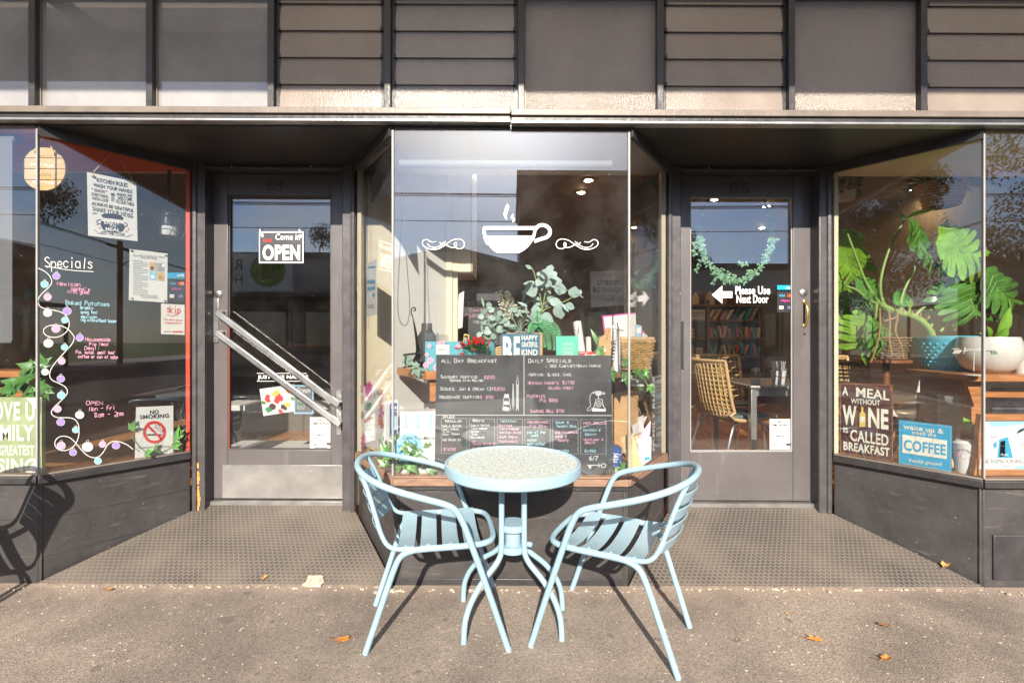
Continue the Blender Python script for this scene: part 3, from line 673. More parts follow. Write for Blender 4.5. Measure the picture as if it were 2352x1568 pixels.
for e in (a, b): mb.lathe([(.012, 0), (.011, .006), (.007, .008)], e, 'brass', 10, ax=(0, -1, 0))
mb.build('door_handle', RD)
mb = MB(); p = P(1848, 767, .62); mb.lathe([(.008, 0), (.007, .002), (0, .002)], p, 'black', 10, ax=(0, -1, 0)); mb.build('keyhole', RD)
mb = MB(); a = P(1561, 738, .62); b = P(1570, 846, .62)
mb.box((a.x, .612, b.z), (b.x + .002, .6195, a.z), 'black'); mb.tube([(a.x, .613, b.z), (a.x, .613, a.z)], .004, 'paint_door', 6); mb.tube([(b.x, .613, b.z), (b.x, .613, a.z)], .004, 'paint_door', 6); mb.build('finger_pull', RD)
# ================================================================ DECALS ON THE GLASS
q = MB(); s = Sheet(q, FR, .003); W = 'decal_white'
X = lambda z: 808.5 + z / 2.977; Y = lambda z: 269.5 + z / 2.977       # photo crop (1320,440) -> pixels
XY = lambda pts: [(X(a), Y(b)) for a, b in pts]
s.line(XY([(1262, 757), (897, 757)]), 8, W); s.lift = .0034
s.line(XY([(903, 760), (904, 790), (912, 830), (930, 868)]), 7, W, 1); s.line(XY([(1252, 762), (1247, 800), (1236, 826)]), 6.5, W, 1)
s.lift = .0038; s.poly(XY([(906, 809), (1247, 809), (1232, 850), (1205, 885), (1175, 910), (1138, 929), (995, 929), (962, 908), (930, 870), (914, 838)]), W)
s.lift = .0042; s.line(XY([(1254, 766), (1272, 742), (1305, 734), (1340, 748), (1356, 775), (1350, 805), (1328, 822), (1290, 832), (1246, 848)]), 8, W, 2)
s.poly(XY(smooth2([(1061, 584), (1040, 640), (1036, 672), (1057, 708), (1060, 690), (1056, 668), (1072, 625), (1075, 608)], 2, True)), W)
s.poly(XY(smooth2([(1106, 654), (1086, 678), (1086, 690), (1100, 703), (1096, 722), (1112, 710), (1116, 695), (1100, 680)], 2, True)), W)
for f in (lambda x: x, lambda x: 2164 - x):
    G = lambda pts: [(X(f(a)), Y(b)) for a, b in pts]
    s.line(G([(575, 850), (540, 855), (512, 832), (482, 845), (482, 875), (520, 900), (585, 905), (640, 870), (690, 835), (745, 830), (772, 860), (760, 895), (722, 900), (700, 880), (700, 858), (715, 855), (715, 885), (690, 893), (650, 878), (620, 855)]), 1.7, W, 1)
    s.line(G([(515, 862), (530, 885), (575, 892), (615, 870), (640, 848)]), 1.4, W, 1); s.line(G([(600, 855), (620, 875)]), 1.8, W)
q.build('cup_decal', WIN['C'])
q = MB(); s = Sheet(q, DG, .003)
s.poly([(1635, 677), (1659, 656), (1659, 669), (1682, 669), (1682, 684), (1659, 684), (1659, 697)], W)
s.text('Please Use', 1689, 657, 1769, 676, W, .045); s.text('Next Door', 1692, 677, 1765, 696, W, .045)
q.build('door_notice_decal', RD)
q = MB(); s = Sheet(q, DG, .003)
s.line([(590, 857), (705, 857)], 1, W); s.line([(590, 875), (705, 875)], 1, W); s.text("JUST LIKE NANA'S", 592, 861, 708, 872, W, .035)
q.build('door_notice_decal', LD)
# chalk drawing on the left splay glass
q = MB(); s = Sheet(q, LS, .003)
ax = lambda z: z / 2.9775; ay = lambda z: 257.2 + z / 2.9775; bx = lambda z: z / 2.4148; by = lambda z: 722.7 + z / 2.4148
cw, cp, cb = 'chalk_white', 'chalk_pink', 'chalk_blue'
string = [(ax(a), ay(b)) for a, b in ((252, 1064), (320, 1095), (358, 1150), (345, 1190), (270, 1255), (255, 1300), (275, 1335), (330, 1350), (400, 1360), (450, 1385), (475, 1430), (470, 1480), (440, 1520), (380, 1545), (310, 1530), (290, 1490), (330, 1458), (400, 1455), (465, 1480), (505, 1530))]
string += [(bx(a), by(b)) for a, b in ((412, 130), (402, 160), (375, 190), (300, 270), (272, 320), (280, 360), (330, 380), (372, 405), (375, 440), (340, 475), (285, 525), (285, 555), (320, 572), (395, 568), (430, 590), (442, 640), (430, 700), (400, 740), (350, 757), (305, 735), (303, 695), (340, 668), (395, 680), (440, 735), (480, 780), (530, 797), (570, 770), (600, 710), (640, 697), (700, 715), (738, 745))]
s.line(string, 2.0, cw, 2)
bl = [(ax(a), ay(b), c, r) for a, b, c, r in ((385, 1122, 'chalk_purple', 9), (305, 1178, 'chalk_teal', 9), (325, 1265, 'chalk_pink', 9), (325, 1373, cw, 10), (458, 1362, 'chalk_purple', 10), (443, 1423, 'chalk_teal', 8), (382, 1482, cp, 10), (545, 1543, 'chalk_purple', 9))]
bl += [(bx(a), by(b), c, r) for a, b, c, r in ((268, 158, cw, 11), (358, 180, 'chalk_teal', 8), (342, 257, cp, 8.5), (250, 317, cw, 8.5), (337, 355, 'chalk_purple', 9), (340, 447, 'chalk_teal', 9.5), (318, 522, cp, 9), (442, 555, cw, 10), (337, 595, 'chalk_purple', 9.5), (420, 638, 'chalk_teal', 8), (339, 725, cp, 10), (405, 763, 'chalk_purple', 8.5), (485, 732, cw, 12.5), (543, 810, 'chalk_teal', 8.5), (568, 718, cp, 8), (643, 725, 'chalk_purple', 9))]
for x, y, c, r in bl:
    s.lift = .004; s.disc(x, y, r, r * .86, c); s.line([(x + r * math.cos(t * .45), y + r * .86 * math.sin(t * .45)) for t in range(14)], 1.2, cw, 0, True); s.line([(x - 2, y - r * .8), (x - 2, y - r * 1.2), (x + 3, y - r * 1.2), (x + 3, y - r * .8)], 1, cw)
s.lift = .003
s.hand('Specials', 104, 615, 212, 25, 2.3, cw, .03); s.line([(105, 611), (160, 621), (215, 624)], 1.8, cw, 1)
for t, x0, yb, x1, h, c, sl in (('Mexican', 131, 655, 184, 9, cp, .06), ("Nacho's", 163, 667, 206, 9, cp, .04), ('with guac', 155, 673, 205, 9, cp, .05), ('Baked Potatoes', 151, 699, 251, 10, cb, .05), ('brekky', 184, 710, 214, 8, cb, .05), ('spag bol', 185, 720, 224, 8, cb, .03), ('mexican', 186, 730, 222, 7, cb, .03), ('reg with/without bacon', 186, 738, 266, 8, cb, .04),
        ('Housemade', 196, 783, 253, 9, cp, .02), ('Pie Meal', 205, 794, 250, 8, cp, 0), ('Deal:', 194, 803, 229, 8, cp, 0), ('Pie, salad, small tea/', 174, 812, 263, 8, cp, .02), ('coffee or can of coke', 179, 822, 270, 8, cp, .02), ('OPEN', 198, 930, 236, 10, cp, -.02), ('Mon - Fri', 205, 944, 264, 10, cp, -.06), ('8am - 2pm', 217, 958, 283, 11, cp, -.06)):
    s.hand(t, x0, yb, x1, h, 1.25, c, sl)
q.build('chalk_drawing', WIN['LS'])
# ================================================================ SIGNS AND NOTICES
def sign(name, label, cat, pl, quad, th, bm, draw=None, extra=None, group=None, bevel=0.0):
    bl, br = pl.p(*quad[3]), pl.p(*quad[2]); base = (bl + br) / 2
    t = thing(name, label, cat, base, group)
    mb = MB(); mb.slab(pl, quad, th, bm); mb.build('board', t, bevel=bevel)
    if draw: q = MB(); draw(Sheet(q, pl, .0018)); q.build('lettering', t)
    if extra: extra(t)
    return t
def cord(t, pl, pts, r=.0025, m='rope', name='hanging_cord', lift=.004):
    q = MB(); q.tube([pl.p(x, y, lift) for x, y in pts], r, m, 6); q.build(name, t)
K = 'ink'
LSi = LS.off(.028)
def dr(s):                                    # kitchen rules
    q = lambda zx, zy: (zx / 2.9775, 257.2 + zy / 2.9775)
    def tx(t, x0, y0, x1, y1, b=.02, sl=.18, m=K): a = q(x0, y0); c = q(x1, y1); s.text(t, a[0], a[1], c[0], c[1], m, b, sl)
    tx('KITCHEN RULES', 662, 450, 872, 478, .03); tx('WASH YOUR HANDS', 638, 485, 905, 510, .03)
    tx('SEASON', 643, 522, 715, 543); tx('EVERYTHING', 627, 550, 738, 572); tx('WITH LOVE', 630, 578, 740, 600); tx('FRIENDS ARE', 800, 553, 902, 573, sl=.1); tx('WELCOME', 803, 577, 902, 600, sl=.1); tx('TO OUR TABLE', 792, 598, 916, 622)
    tx('ALWAYS BE GRATEFUL', 627, 612, 915, 635, .045); tx('SHARE YOUR NEWS', 632, 645, 910, 675, .0)
    tx('KISS THE COOK', 690, 812, 855, 835, .01, .1)
    P2 = lambda pts: [q(a, b) for a, b in pts]
    s.poly(P2([(690, 745), (845, 765), (852, 790), (838, 815), (800, 825), (740, 820), (705, 805), (690, 780)]), K)
    s.poly(P2([(690, 705), (715, 694), (770, 694), (825, 705), (845, 725), (835, 738), (770, 728), (705, 722)]), K)
    s.line(P2([(690, 735), (660, 742), (665, 762), (692, 765)]), 1.6, K, 1); s.line(P2([(845, 755), (872, 765), (866, 782), (842, 785)]), 1.6, K, 1)
    s.lift = .003; tx('ENJOY', 712, 742, 820, 772, .04, .08, 'white_paint'); tx('YOUR', 750, 772, 795, 785, .02, .08, 'white_paint'); tx('MEAL', 722, 788, 820, 812, .04, .08, 'white_paint')
    for a, b in ((628, 521), (727, 541), (664, 768), (680, 791), (863, 814), (877, 798)): c = q(a, b); s.poly([(c[0] - 2.2, c[1] - 1.2), (c[0], c[1] + 2.6), (c[0] + 2.2, c[1] - 1.2), (c[0], c[1] - .6)], 'red')
    for dx in (764, 776): s.line(P2([(dx, 565), (dx, 612)]), 1.2, K); c = q(dx, 562); s.disc(c[0], c[1], 2, 3, K, 8)
    for i in range(5): s.line(P2([(628 + i * 6, 690 + i % 2 * 4), (642 + i * 6, 694 - i % 2 * 4)]), .8, K); s.line(P2([(870 + i * 6, 715 + i % 2 * 4), (884 + i * 6, 719 - i % 2 * 4)]), .8, K)
    s.line(P2([(643, 805), (670, 825), (698, 835)]), 1, K); s.line(P2([(855, 852), (880, 848), (905, 838)]), 1, K)
def ex(t):
    cord(t, LSi, [(215, 395), (263, 345), (303, 412)])
    q = MB()
    for x, y in ((213, 404), (306, 419)): q.ball(LSi.p(x, y, .004), .008, 'brass', 10, 6)
    q.build('stud', t)
sign('kitchen_rules_sign', 'white kitchen rules board with a black cooking pot hanging on a cord', 'sign', LSi, [(200, 395), (313, 418), (316, 554), (203, 541)], .006, 'paper', dr, ex)
def dr(s):                                    # blue room notice
    s.text('Blue Room @ Pacific Hotel', 306, 583, 378, 590, 'grey_print', 0, .06); s.text('Butcher Shop', 324, 589, 360, 595, 'grey_print', 0, .06)
    for i in range(21): s.rect(305, 597 + i * 3.9, 305 + (34 if i % 4 else 22), 598.1 + i * 3.9, 'grey_mid', .07)
    for x, y, m in ((343, 602, 'pale_wood'), (361, 604, 'grey_mid'), (343, 623, 'sky_print'), (361, 625, 'rattan')): s.rect(x, y, x + 16, y + 19, m, .05)
    s.lift = .0026
    for x, y, m in ((346, 612, 'sign_brown'), (364, 608, 'grey_print'), (372, 606, 'white_paint'), (347, 632, 'white_paint'), (364, 634, 'timber')): s.rect(x, y, x + 7, y + 7, m, .05)
    s.lift = .0018
    for i in range(3): s.rect(322, 676 + i * 3, 362, 677 + i * 3, 'grey_mid', .06)
def pins(cs, pl, m='steel'):
    def f(t):
        q = MB()
        for x, y in cs: q.lathe([(.007, 0), (.006, .003), (0, .004)], pl.p(x, y, .0005), m, 8, ax=tuple(pl.n))
        q.build('suction_pad', t)
    return f
sign('paper_notice', 'white printed sheet with four small photos pinned inside the left splayed window', 'notice', LSi, [(298, 572), (385, 582), (384, 695), (296, 689)], .003, 'paper', dr, pins([(303, 576), (381, 587), (303, 685), (379, 691)], LSi))
LSj = LS.off(.022)
def cards(s, x0, y0, k=1.0):
    w, h = 39 * k, 66 * k; s.rect(x0, y0, x0 + w, y0 + h, 'black'); s.lift += .001
    s.rect(x0, y0, x0 + w, y0 + 14 * k, 'sign_blue'); s.rect(x0, y0 + 11 * k, x0 + w, y0 + 14 * k, 'chalk_teal'); s.lift += .001
    s.text('ANZ', x0 + 21 * k, y0 + 4 * k, x0 + 32 * k, y0 + 9 * k, 'decal_white', .05, shear=.3); s.disc(x0 + 35 * k, y0 + 6 * k, 2 * k, 2.6 * k, 'decal_white', 10)
    s.text('VISA', x0 + 3 * k, y0 + 22 * k, x0 + 19 * k, y0 + 28 * k, 'pop_blue', .05, shear=.25)
    s.disc(x0 + 28 * k, y0 + 25 * k, 4.4 * k, 4.4 * k, 'red'); s.lift += .0006; s.disc(x0 + 34 * k, y0 + 25 * k, 4.4 * k, 4.4 * k, 'orange')
    s.text('eftpos', x0 + 9 * k, y0 + 34 * k, x0 + 31 * k, y0 + 41 * k, 'magenta', .05)
    s.rect(x0 + 5 * k, y0 + 50 * k, x0 + 15 * k, y0 + 58 * k, 'decal_white'); s.rect(x0 + 24 * k, y0 + 50 * k, x0 + 36 * k, y0 + 58 * k, 'navy'); s.lift += .0006
    s.text('VISA', x0 + 6 * k, y0 + 52 * k, x0 + 14 * k, y0 + 55 * k, 'navy', .04); s.rect(x0 + 5 * k, y0 + 56.5 * k, x0 + 15 * k, y0 + 58 * k, 'gold'); s.disc(x0 + 28.5 * k, y0 + 54 * k, 2.2 * k, 2.2 * k, 'red', 10); s.disc(x0 + 32 * k, y0 + 54 * k, 2.2 * k, 2.2 * k, 'pop_blue', 10)
q = MB(); cards(Sheet(q, LSj, .0), 385, 626); q.build('payment_sticker', label='black and teal card payment sticker in the left splayed window', cat='sticker')
q = MB(); cards(Sheet(q, DG, .003), 1785, 655, .95); q.build('payment_sticker', label='black and teal card payment sticker on the glass of the right door', cat='sticker')
def dr(s):
    s.hand('skip', 383, 718, 414, 17, 1.8, 'red', .08); s.line([(383, 722), (398, 727), (412, 716)], 1.4, 'red', 1); s.text('We allow queue', 376, 731, 419, 737, 'red', .01, .04); s.text('skipping here.', 378, 738, 417, 744, 'red', .01, .04)
    s.rect(396, 760, 420, 763, 'red'); s.rect(376, 760, 393, 762, 'grey_mid')
sign('queue_skip_card', 'small white card with red script about skipping the queue', 'card', LSj, [(370, 697), (424, 700), (424, 769), (370, 767)], .002, 'paper', dr)
def nosmoke(s, x0, y0, w, h, ring, sl=0.0):
    t = lambda a: x0 + w * a; u = lambda a: y0 + h * a
    s.text('NO', t(.38), u(.05), t(.62), u(.135), K, .05, sl); s.text('SMOKING', t(.1), u(.15), t(.9), u(.235), K, .05, sl)
    cx, cy_ = t(.5), u(.5); r = w * .28
    yb = cy_ + r * .18
    s.rect(cx - r * .72, yb, cx + r * .45, yb + r * .16, K); s.rect(cx + r * .5, yb, cx + r * .58, yb + r * .16, K); s.rect(cx + r * .64, yb, cx + r * .72, yb + r * .16, K)
    s.line([(cx + r * .66, yb - r * .1), (cx + r * .62, yb - r * .3), (cx + r * .3, yb - r * .35), (cx + r * .28, yb - r * .7), (cx + r * .05, yb - r * .6), (cx + r * .1, yb - r * .9), (cx + r * .4, yb - r * .85)], 1, K, 2)
    s.line([(cx + r * .8, yb - r * .1), (cx + r * .8, yb - r * .45), (cx + r * .5, yb - r * .5), (cx + r * .55, yb - r * .8), (cx + r * .4, yb - r * .95)], 1, K, 2)
    if ring:
        s.lift += .001; s.line([(cx + r * math.cos(a * .2618), cy_ + r * .98 * math.sin(a * .2618)) for a in range(24)], w * .075, 'red', 0, True); s.line([(cx - r * .7, cy_ - r * .68), (cx + r * .7, cy_ + r * .68)], w * .06, 'red')
        s.text('in outdoor dining area', t(.05), u(.8), t(.93), u(.845), K, .015, sl); s.rect(t(.3), u(.89), t(.72), u(.905), K)
    else:
        s.lift += .0006; s.line([(cx - r * .3, yb - r * .5), (cx + r * .35, yb + r * .5)], 2.2, 'paper')
        s.text('Quitline', t(.07), u(.8), t(.3), u(.84), K, .03); s.text('13 7848', t(.09), u(.85), t(.3), u(.89), K, .02); s.rect(t(.76), u(.8), t(.93), u(.86), K); s.rect(t(.2), u(.945), t(.8), u(.957), K); s.rect(t(.76), u(.87), t(.93), u(.88), K)
sign('no_smoking_sign', 'white board with red prohibition ring standing low in the left splayed window', 'sign', LSi, [(313, 935), (398, 931), (398, 1043), (310, 1054)], .005, 'paper', lambda s: nosmoke(s, 313, 936, 83, 112, True, -.05))
DI = DG.off(-.0025)
sign('no_smoking_poster', 'white paper poster with a cigarette taped low on the left door glass', 'poster', DI, [(712, 958), (762, 958), (762, 1031), (712, 1031)], .0015, 'paper', lambda s: nosmoke(s, 712, 958, 50, 73, False))
sign('no_smoking_poster', 'white paper poster with a cigarette taped low on the right door glass', 'poster', DI, [(1768, 962), (1818, 962), (1818, 1032), (1768, 1032)], .0015, 'paper', lambda s: nosmoke(s, 1768, 962, 50, 70, False))
def dr(s):
    s.frame(596, 533, 696, 603, 3, 'decal_white'); s.text('OPEN', 603, 562, 689, 598, 'decal_white', .075); s.text('Come in', 632, 537, 688, 551, 'decal_white', .015, shear=.1); s.text('WE ARE', 604, 549, 625, 556, 'red', .06)
    for cx, cy_ in ((602, 540), (690, 541)):
        s.poly([(cx + rnd.uniform(2, 6) * math.cos(i * .57), cy_ + rnd.uniform(2, 7) * math.sin(i * .57)) for i in range(11)], 'decal_white')
def ex(t):
    q = MB()
    for x in (596, 687): q.tube([DI.p(x + 3.5 + 3.2 * math.cos(i * .7), 527 + 4 * math.sin(i * .7), .004) for i in range(9)], .0015, 'steel', 5, closed=True)
    q.build('hook', t)
sign('open_sign', 'black open sign with white border and come in script on the left door', 'sign', DI, [(594, 531), (698, 531), (698, 605), (594, 605)], .002, 'blackboard', dr, ex)
DB_ = Plane((-1, .70), (1, .70))
def dr(s):
    C_ = ['red', 'orange', 'chalk_pink', 'leaf_fern', 'gold', 'red', 'leaf_lime']
    r2 = random.Random(3)
    for cx, cy_, r, m in ((633, 905, 11, 'gold'), (612, 915, 11, 'red'), (640, 915, 13, 'red'), (628, 932, 12, 'sign_brown'), (618, 940, 9, 'leaf_fern'), (660, 925, 9, 'gold'), (662, 898, 8, 'orange'), (650, 935, 9, 'sign_brown'), (606, 925, 6, 'leaf_lime'), (672, 915, 6, 'leaf_lime'), (645, 944, 7, 'red')):
        for k in range(4):
            s.lift += .00012; a, b = r2.uniform(-.5, .5) * r, r2.uniform(-.5, .5) * r
            s.poly([(cx + a + r * .55 * r2.uniform(.5, 1.2) * math.cos(i * .7), cy_ + b + r * .55 * r2.uniform(.5, 1.2) * math.sin(i * .7)) for i in range(9)], m)
sign('painted_flower_picture', 'tilted white sheet splashed with red and yellow flowers behind the left door glass', 'picture', DB_, [(596, 893), (676, 882), (683, 943), (605, 955)], .002, 'paper', dr)
def dr(s):
    s.rect(678, 887, 717, 947, 'grey_blind'); s.lift = .0026; s.text('Fresh', 682, 890, 712, 902, 'chalk_white', .02, shear=.2); s.rect(682, 918, 700, 940, 'grey_mid'); s.lift = .0032; s.rect(684, 921, 698, 938, 'leaf_sage'); s.text('Fizz', 685, 923, 697, 931, 'white_paint', .02)
sign('drinks_postcard', 'small dark drinks postcard with a pale border behind the left door glass', 'postcard', DB_.off(-.004), [(675, 884), (720, 884), (720, 950), (675, 950)], .0015, 'sky_print', dr)
# green family sign in the left front window
FG = FR.off(.05)
def dr(s):
    for t, x0, y0, x1, y1, b in (('LOVE U', -34, 922, 80, 966, .07), ('FAMILY', -42, 975, 79, 1012, .07), ('GREATEST', -2, 1022, 79, 1046, .07), ('BLESSING', -90, 1052, 84, 1086, .07)): s.text(t, x0, y0, x1, y1, 'sign_cream', b)
    for p in ([(60, 914), (92, 914), (92, 950)], [(54, 1089), (92, 1045), (92, 1089)]): s.lift = .003; s.poly(p, 'decal_white')
sign('green_family_sign', 'sage green board with big distressed cream words in the left front window', 'sign', FG, [(-95, 912), (96, 912), (96, 1090), (-95, 1090)], .02, 'green_sign', dr)
# round timber sign on a cord
t = thing('round_timber_sign', 'round slatted timber plaque with white words hanging by yellow cord', 'sign', P(100, 388, .10))
pc = Plane((-4, .10), (4, .10)); c = P(100, 388, .10); rr = .115
mb = MB()
for i in range(4):
    z0 = -rr + i * rr / 2 + .002; z1 = -rr + (i + 1) * rr / 2 - .002; pts = []
    for k in range(9): z = z0 + (z1 - z0) * k / 8; pts.append((math.sqrt(max(0, rr * rr - z * z)), z))
    pts = pts + [(-a, b) for a, b in pts[::-1]]
    mb.prism([c + V((a, 0, b)) for a, b in pts], (0, .008, 0), 'pale_wood')
mb.build('board', t)
q = MB(); s = Sheet(q, pc, .002); s.text('inhale', 88, 352, 118, 362, 'gold_text', 0); s.text('positive thoughts', 72, 373, 128, 382, 'decal_white', .02, .08); s.text('exhale', 84, 394, 116, 404, 'gold_text', 0); s.text('negative energy', 74, 413, 126, 421, 'decal_white', .02, .08); q.build('lettering', t)
q = MB(); q.tube([pc.p(78, 350, .004), pc.p(104, 304, .004), pc.p(126, 358, .004)], .004, 'gold', 6); q.build('hanging_cord', t)
# caged lantern jar
t = thing('caged_jar_lantern', 'clear jar lantern in a thin wire cage hanging from a black strap', 'lantern', P(388, 560, .585))
c = P(388, 522, .585); mb = MB(); mb.lathe([(.055, -.06), (.06, -.03), (.062, .03), (.05, .065), (.05, .09)], c, 'glass_ware', 18); mb.build('jar', t)
mb = MB(); mb.lathe([(.052, -.055), (.056, -.03), (.056, .0), (0, .004)], c, 'white_plastic', 16); mb.build('sand_fill', t)
mb = MB()
for k in range(6):
    a = k * 1.047; mb.tube([c + V((.075 * math.cos(a), .075 * math.sin(a), -.08)), c + V((.095 * math.cos(a + .4), .095 * math.sin(a + .4), 0)), c + V((.07 * math.cos(a + .8), .07 * math.sin(a + .8), .095))], .0022, 'black', 5, smooth=1)
for r, z in ((.075, -.08), (.095, 0), (.07, .095)): mb.tube([c + V((r * math.cos(i * .5236), r * math.sin(i * .5236), z)) for i in range(12)], .0024, 'black', 5, closed=True)
mb.build('wire_cage', t)
mb = MB(); mb.tube([c + V((0, 0, .09)), c + V((0, 0, .2)), c + V((.005, 0, .27))], .003, 'black', 5); mb.box((c.x - .008, c.y - .004, c.z + .2), (c.x + .012, c.y + .004, c.z + .36), 'black'); mb.build('hanging_strap', t)
# roller blinds
def blind(name, label, x0, x1, y, zt, zb, m, rail, chain=None):
    t = thing(name, label, 'blind', ((x0 + x1) / 2, y, zb))
    mb = MB(); mb.tube([(x0, y, zt), (x1, y, zt)], .022, rail, 14); mb.build('roller_tube', t)
    if zb < zt - .1:
        mb = MB(); mb.box((x0 + .01, y - .021, zb), (x1 - .01, y - .018, zt), m); mb.build('fabric', t); mb = MB(); mb.tube([(x0 + .01, y - .02, zb), (x1 - .01, y - .02, zb)], .008, rail, 8); mb.build('bottom_rail', t)
    if chain:
        mb = MB()
        for pts in chain:
            pts = smooth3(pts, 2)
            n = 0; acc = 0
            for i in range(len(pts) - 1):
                a, b = V(pts[i]), V(pts[i + 1]); L = (b - a).length; st = .011
                while acc < L: mb.ball(a.lerp(b, acc / L), .0032, 'black', 6, 4); acc += st
                acc -= L
            mb.tube([V(p) for p in pts], .001, 'black', 4)
        mb.build('bead_chain', t)
    return t
a = P(42, 785, .06)
blind('roller_blind', 'dark grey roller blind pulled partly down in the left front window', -4.0, a.x, .06, 2.29, a.z, 'grey_blind', 'grey_blind')
y = .1; p0, p1 = P(918, 377, y), P(1405, 377, y)
ch = [[P(x, yy, .16) for x, yy in pts] for pts in ([(921, 380), (922, 520), (915, 640), (913, 705), (917, 738), (928, 750), (938, 742), (942, 700), (937, 640), (928, 520), (926, 380)],)]
ch = [[(v.x, v.y, v.z) for v in c] for c in ch]
blind('roller_blind', 'white roller blind rolled right up across the middle window', p0.x, p1.x, y, p0.z, p0.z, 'blind_white', 'blind_white', ch)
t = thing('roller_blind', 'charcoal roller blind with torn hanging cloth in the narrow window left of the middle pane', 'blind', P(868, 480, .36))
CLi = CL.off(.07)
mb = MB(); mb.tube([CLi.p(838, 403), CLi.p(900, 345)], .02, 'blind_dark', 12); mb.build('roller_tube', t)
mb = MB(); mb.add([CLi.p(x, yy, l) for x, yy, l in ((848, 385, 0), (902, 330, 0), (902, 440, .03), (884, 452, 0), (866, 470, -.02), (852, 466, .01))], [(0, 1, 2, 3, 4, 5)], 'blind_dark'); mb.build('fabric', t)
mb = MB()
for pts in ([(839, 405), (838, 560), (835, 650), (834, 720), (838, 738)], [(843, 405), (844, 560), (842, 660), (841, 738), (842, 750)]):
    L = smooth2(pts, 1)
    for i in range(len(L) - 1):
        a, b = CLi.p(*L[i]), CLi.p(*L[i + 1]); n = max(1, int((b - a).length / .011))
        for k in range(n): mb.ball(a.lerp(b, k / n), .0034, 'black', 6, 4)
mb.build('bead_chain', t)
# notices on the side panel
PW = Plane((-.97, .61), (-.75, .61))
def dr(s):
    s.rect(845, 612, 862, 616, 'pop_blue', -.1)
    for r in range(3):
        for c in range(3):
            if r == 2 and c < 2: continue
            s.disc(846 + c * 6, 648 + r * 15.5 - c, 2.6, 5, 'pop_blue', 12)
    for i in range(3): s.rect(844, 700 + i * 3, 858, 701 + i * 3, 'grey_mid')
CLn = CL.off(.02)
sign('hygiene_poster', 'pale blue poster with rows of dark blue discs on the cream side panel', 'poster', CLn, [(842, 606), (864, 594), (865, 722), (842, 727)], .002, 'chalk_white', dr)
def dr(s):
    for i in range(5): s.rect(816, 636 + i * 5, 822, 637 + i * 5, 'grey_mid')
sign('paper_docket', 'tiny white docket stuck in the narrow window beside the left door', 'notice', CLn, [(814, 618), (823, 615), (823, 668), (814, 670)], .001, 'paper', dr)
# ---- LIVE LOVE tile leaning in the left return
CLb_ = CL.off(.03)
def dr(s):
    r2 = random.Random(11); q = lambda zx, zy: ((1320 + zx / 2.529) / 1.6327, (1180 + zy / 2.529) / 1.6327)
    def tx(t, x0, y0, x1, y1, m, b=.03, sl=.15): a, c = q(x0, y0), q(x1, y1); s.text(t, a[0], a[1], c[0], c[1], m, b, sl)
    def flower(zx, zy, r, m, n=9):
        for k in range(n):
            a = k * 6.283 / n; c = q(zx, zy); w = r / 4.13
            s.poly([c, (c[0] + w * .32 * math.cos(a + .3), c[1] + w * .8 * math.sin(a + .3)), (c[0] + w * .45 * math.cos(a), c[1] + w * 1.1 * math.sin(a)), (c[0] + w * .32 * math.cos(a - .3), c[1] + w * .8 * math.sin(a - .3))], m); s.lift += .00004
    flower(160, 715, 90, 'magenta', 11); flower(275, 750, 55, 'red', 6); flower(270, 840, 50, 'orange', 7); flower(275, 930, 62, 'magenta', 5); flower(262, 1000, 55, 'orange', 6); flower(245, 740, 30, 'leaf_fern', 5); flower(92, 800, 40, 'orange', 6); flower(95, 950, 40, 'leaf_fern', 6); flower(110, 1190, 70, 'magenta', 7); flower(160, 1300, 60, 'gold', 7); flower(225, 1305, 55, 'gold', 9); flower(90, 700, 40, 'magenta', 6); flower(280, 1040, 40, 'red', 6)
    c = q(228, 1335); s.disc(c[0], c[1], 4.5, 5, 'pop_blue'); 
    tx('LIVE', 125, 825, 182, 900, 'leaf_fern', .06); tx('passionately', 148, 915, 235, 950, 'grey_mid', 0, -.1); tx('LOVE', 115, 950, 175, 1020, 'chilli', .06); tx('unconditionally', 112, 1035, 225, 1065, 'grey_mid', 0, -.1)
    s.line([q(*p) for p in ((262, 1280), (280, 1200), (255, 1170), (262, 1240))], .9, 'leaf_fern', 2); s.line([q(*p) for p in ((205, 740), (225, 770), (200, 800), (212, 730))], .9, 'leaf_lime', 2)
sign('floral_tile_board', 'cream tile board of bright flowers and live love words leaning behind the left return', 'plaque', CLb_, [(828, 886), (881, 898), (879, 1046), (829, 1018)], .012, 'paper', dr)
def dr(s):
    s.rect(895, 925, 912, 1005, 'navy'); s.lift = .0026; s.text('PORTION', 898, 933, 925, 939, 'decal_white', .05); s.rect(899, 955, 904, 985, 'sky_print'); s.rect(906, 955, 911, 985, 'sky_print'); s.rect(900, 943, 912, 946, 'grey_mid')
FH = Plane((-1, .12), (1, .12))
sign('wine_poster', 'navy and white upright leaflet propped in the left return of the middle window', 'poster', FH, [(884, 920), (914, 918), (914, 1046), (882, 1050)], .004, 'chalk_white', dr)
def dr(s):
    for x in (929, 957, 985): s.rect(x, 950, x + 7, 984, 'chalk_blue')
    s.text('Cake Pop Maker', 925, 1000, 1002, 1012, 'rail_metal', .01); cx, cy_ = 939, 1032
    s.disc(cx, cy_, 33, 38, 'sky_print', 28); s.lift += .0008
    for a, b in ((-19, -9), (-2, -15), (14, -14), (-22, 8), (-6, 7), (9, 4), (23, 3), (22, 19), (-10, 22), (5, 22)): s.disc(cx + a, cy_ + b, 6.4, 7.2, 'pop_blue', 14)
    s.lift += .0006
    for a, b in ((-21, -12), (-4, -18), (12, -17), (-24, 5), (-8, 4), (7, 1), (21, 0)): s.disc(cx + a, cy_ + b, 1.8, 1.8, 'decal_white', 8)
    for k in range(8): s.disc(985 + 10 * math.cos(k * .8), 1072 + 6 * math.sin(k * .8), 3, 2.4, 'pop_blue', 10)
FB = Plane((-1, .06), (1, .06))
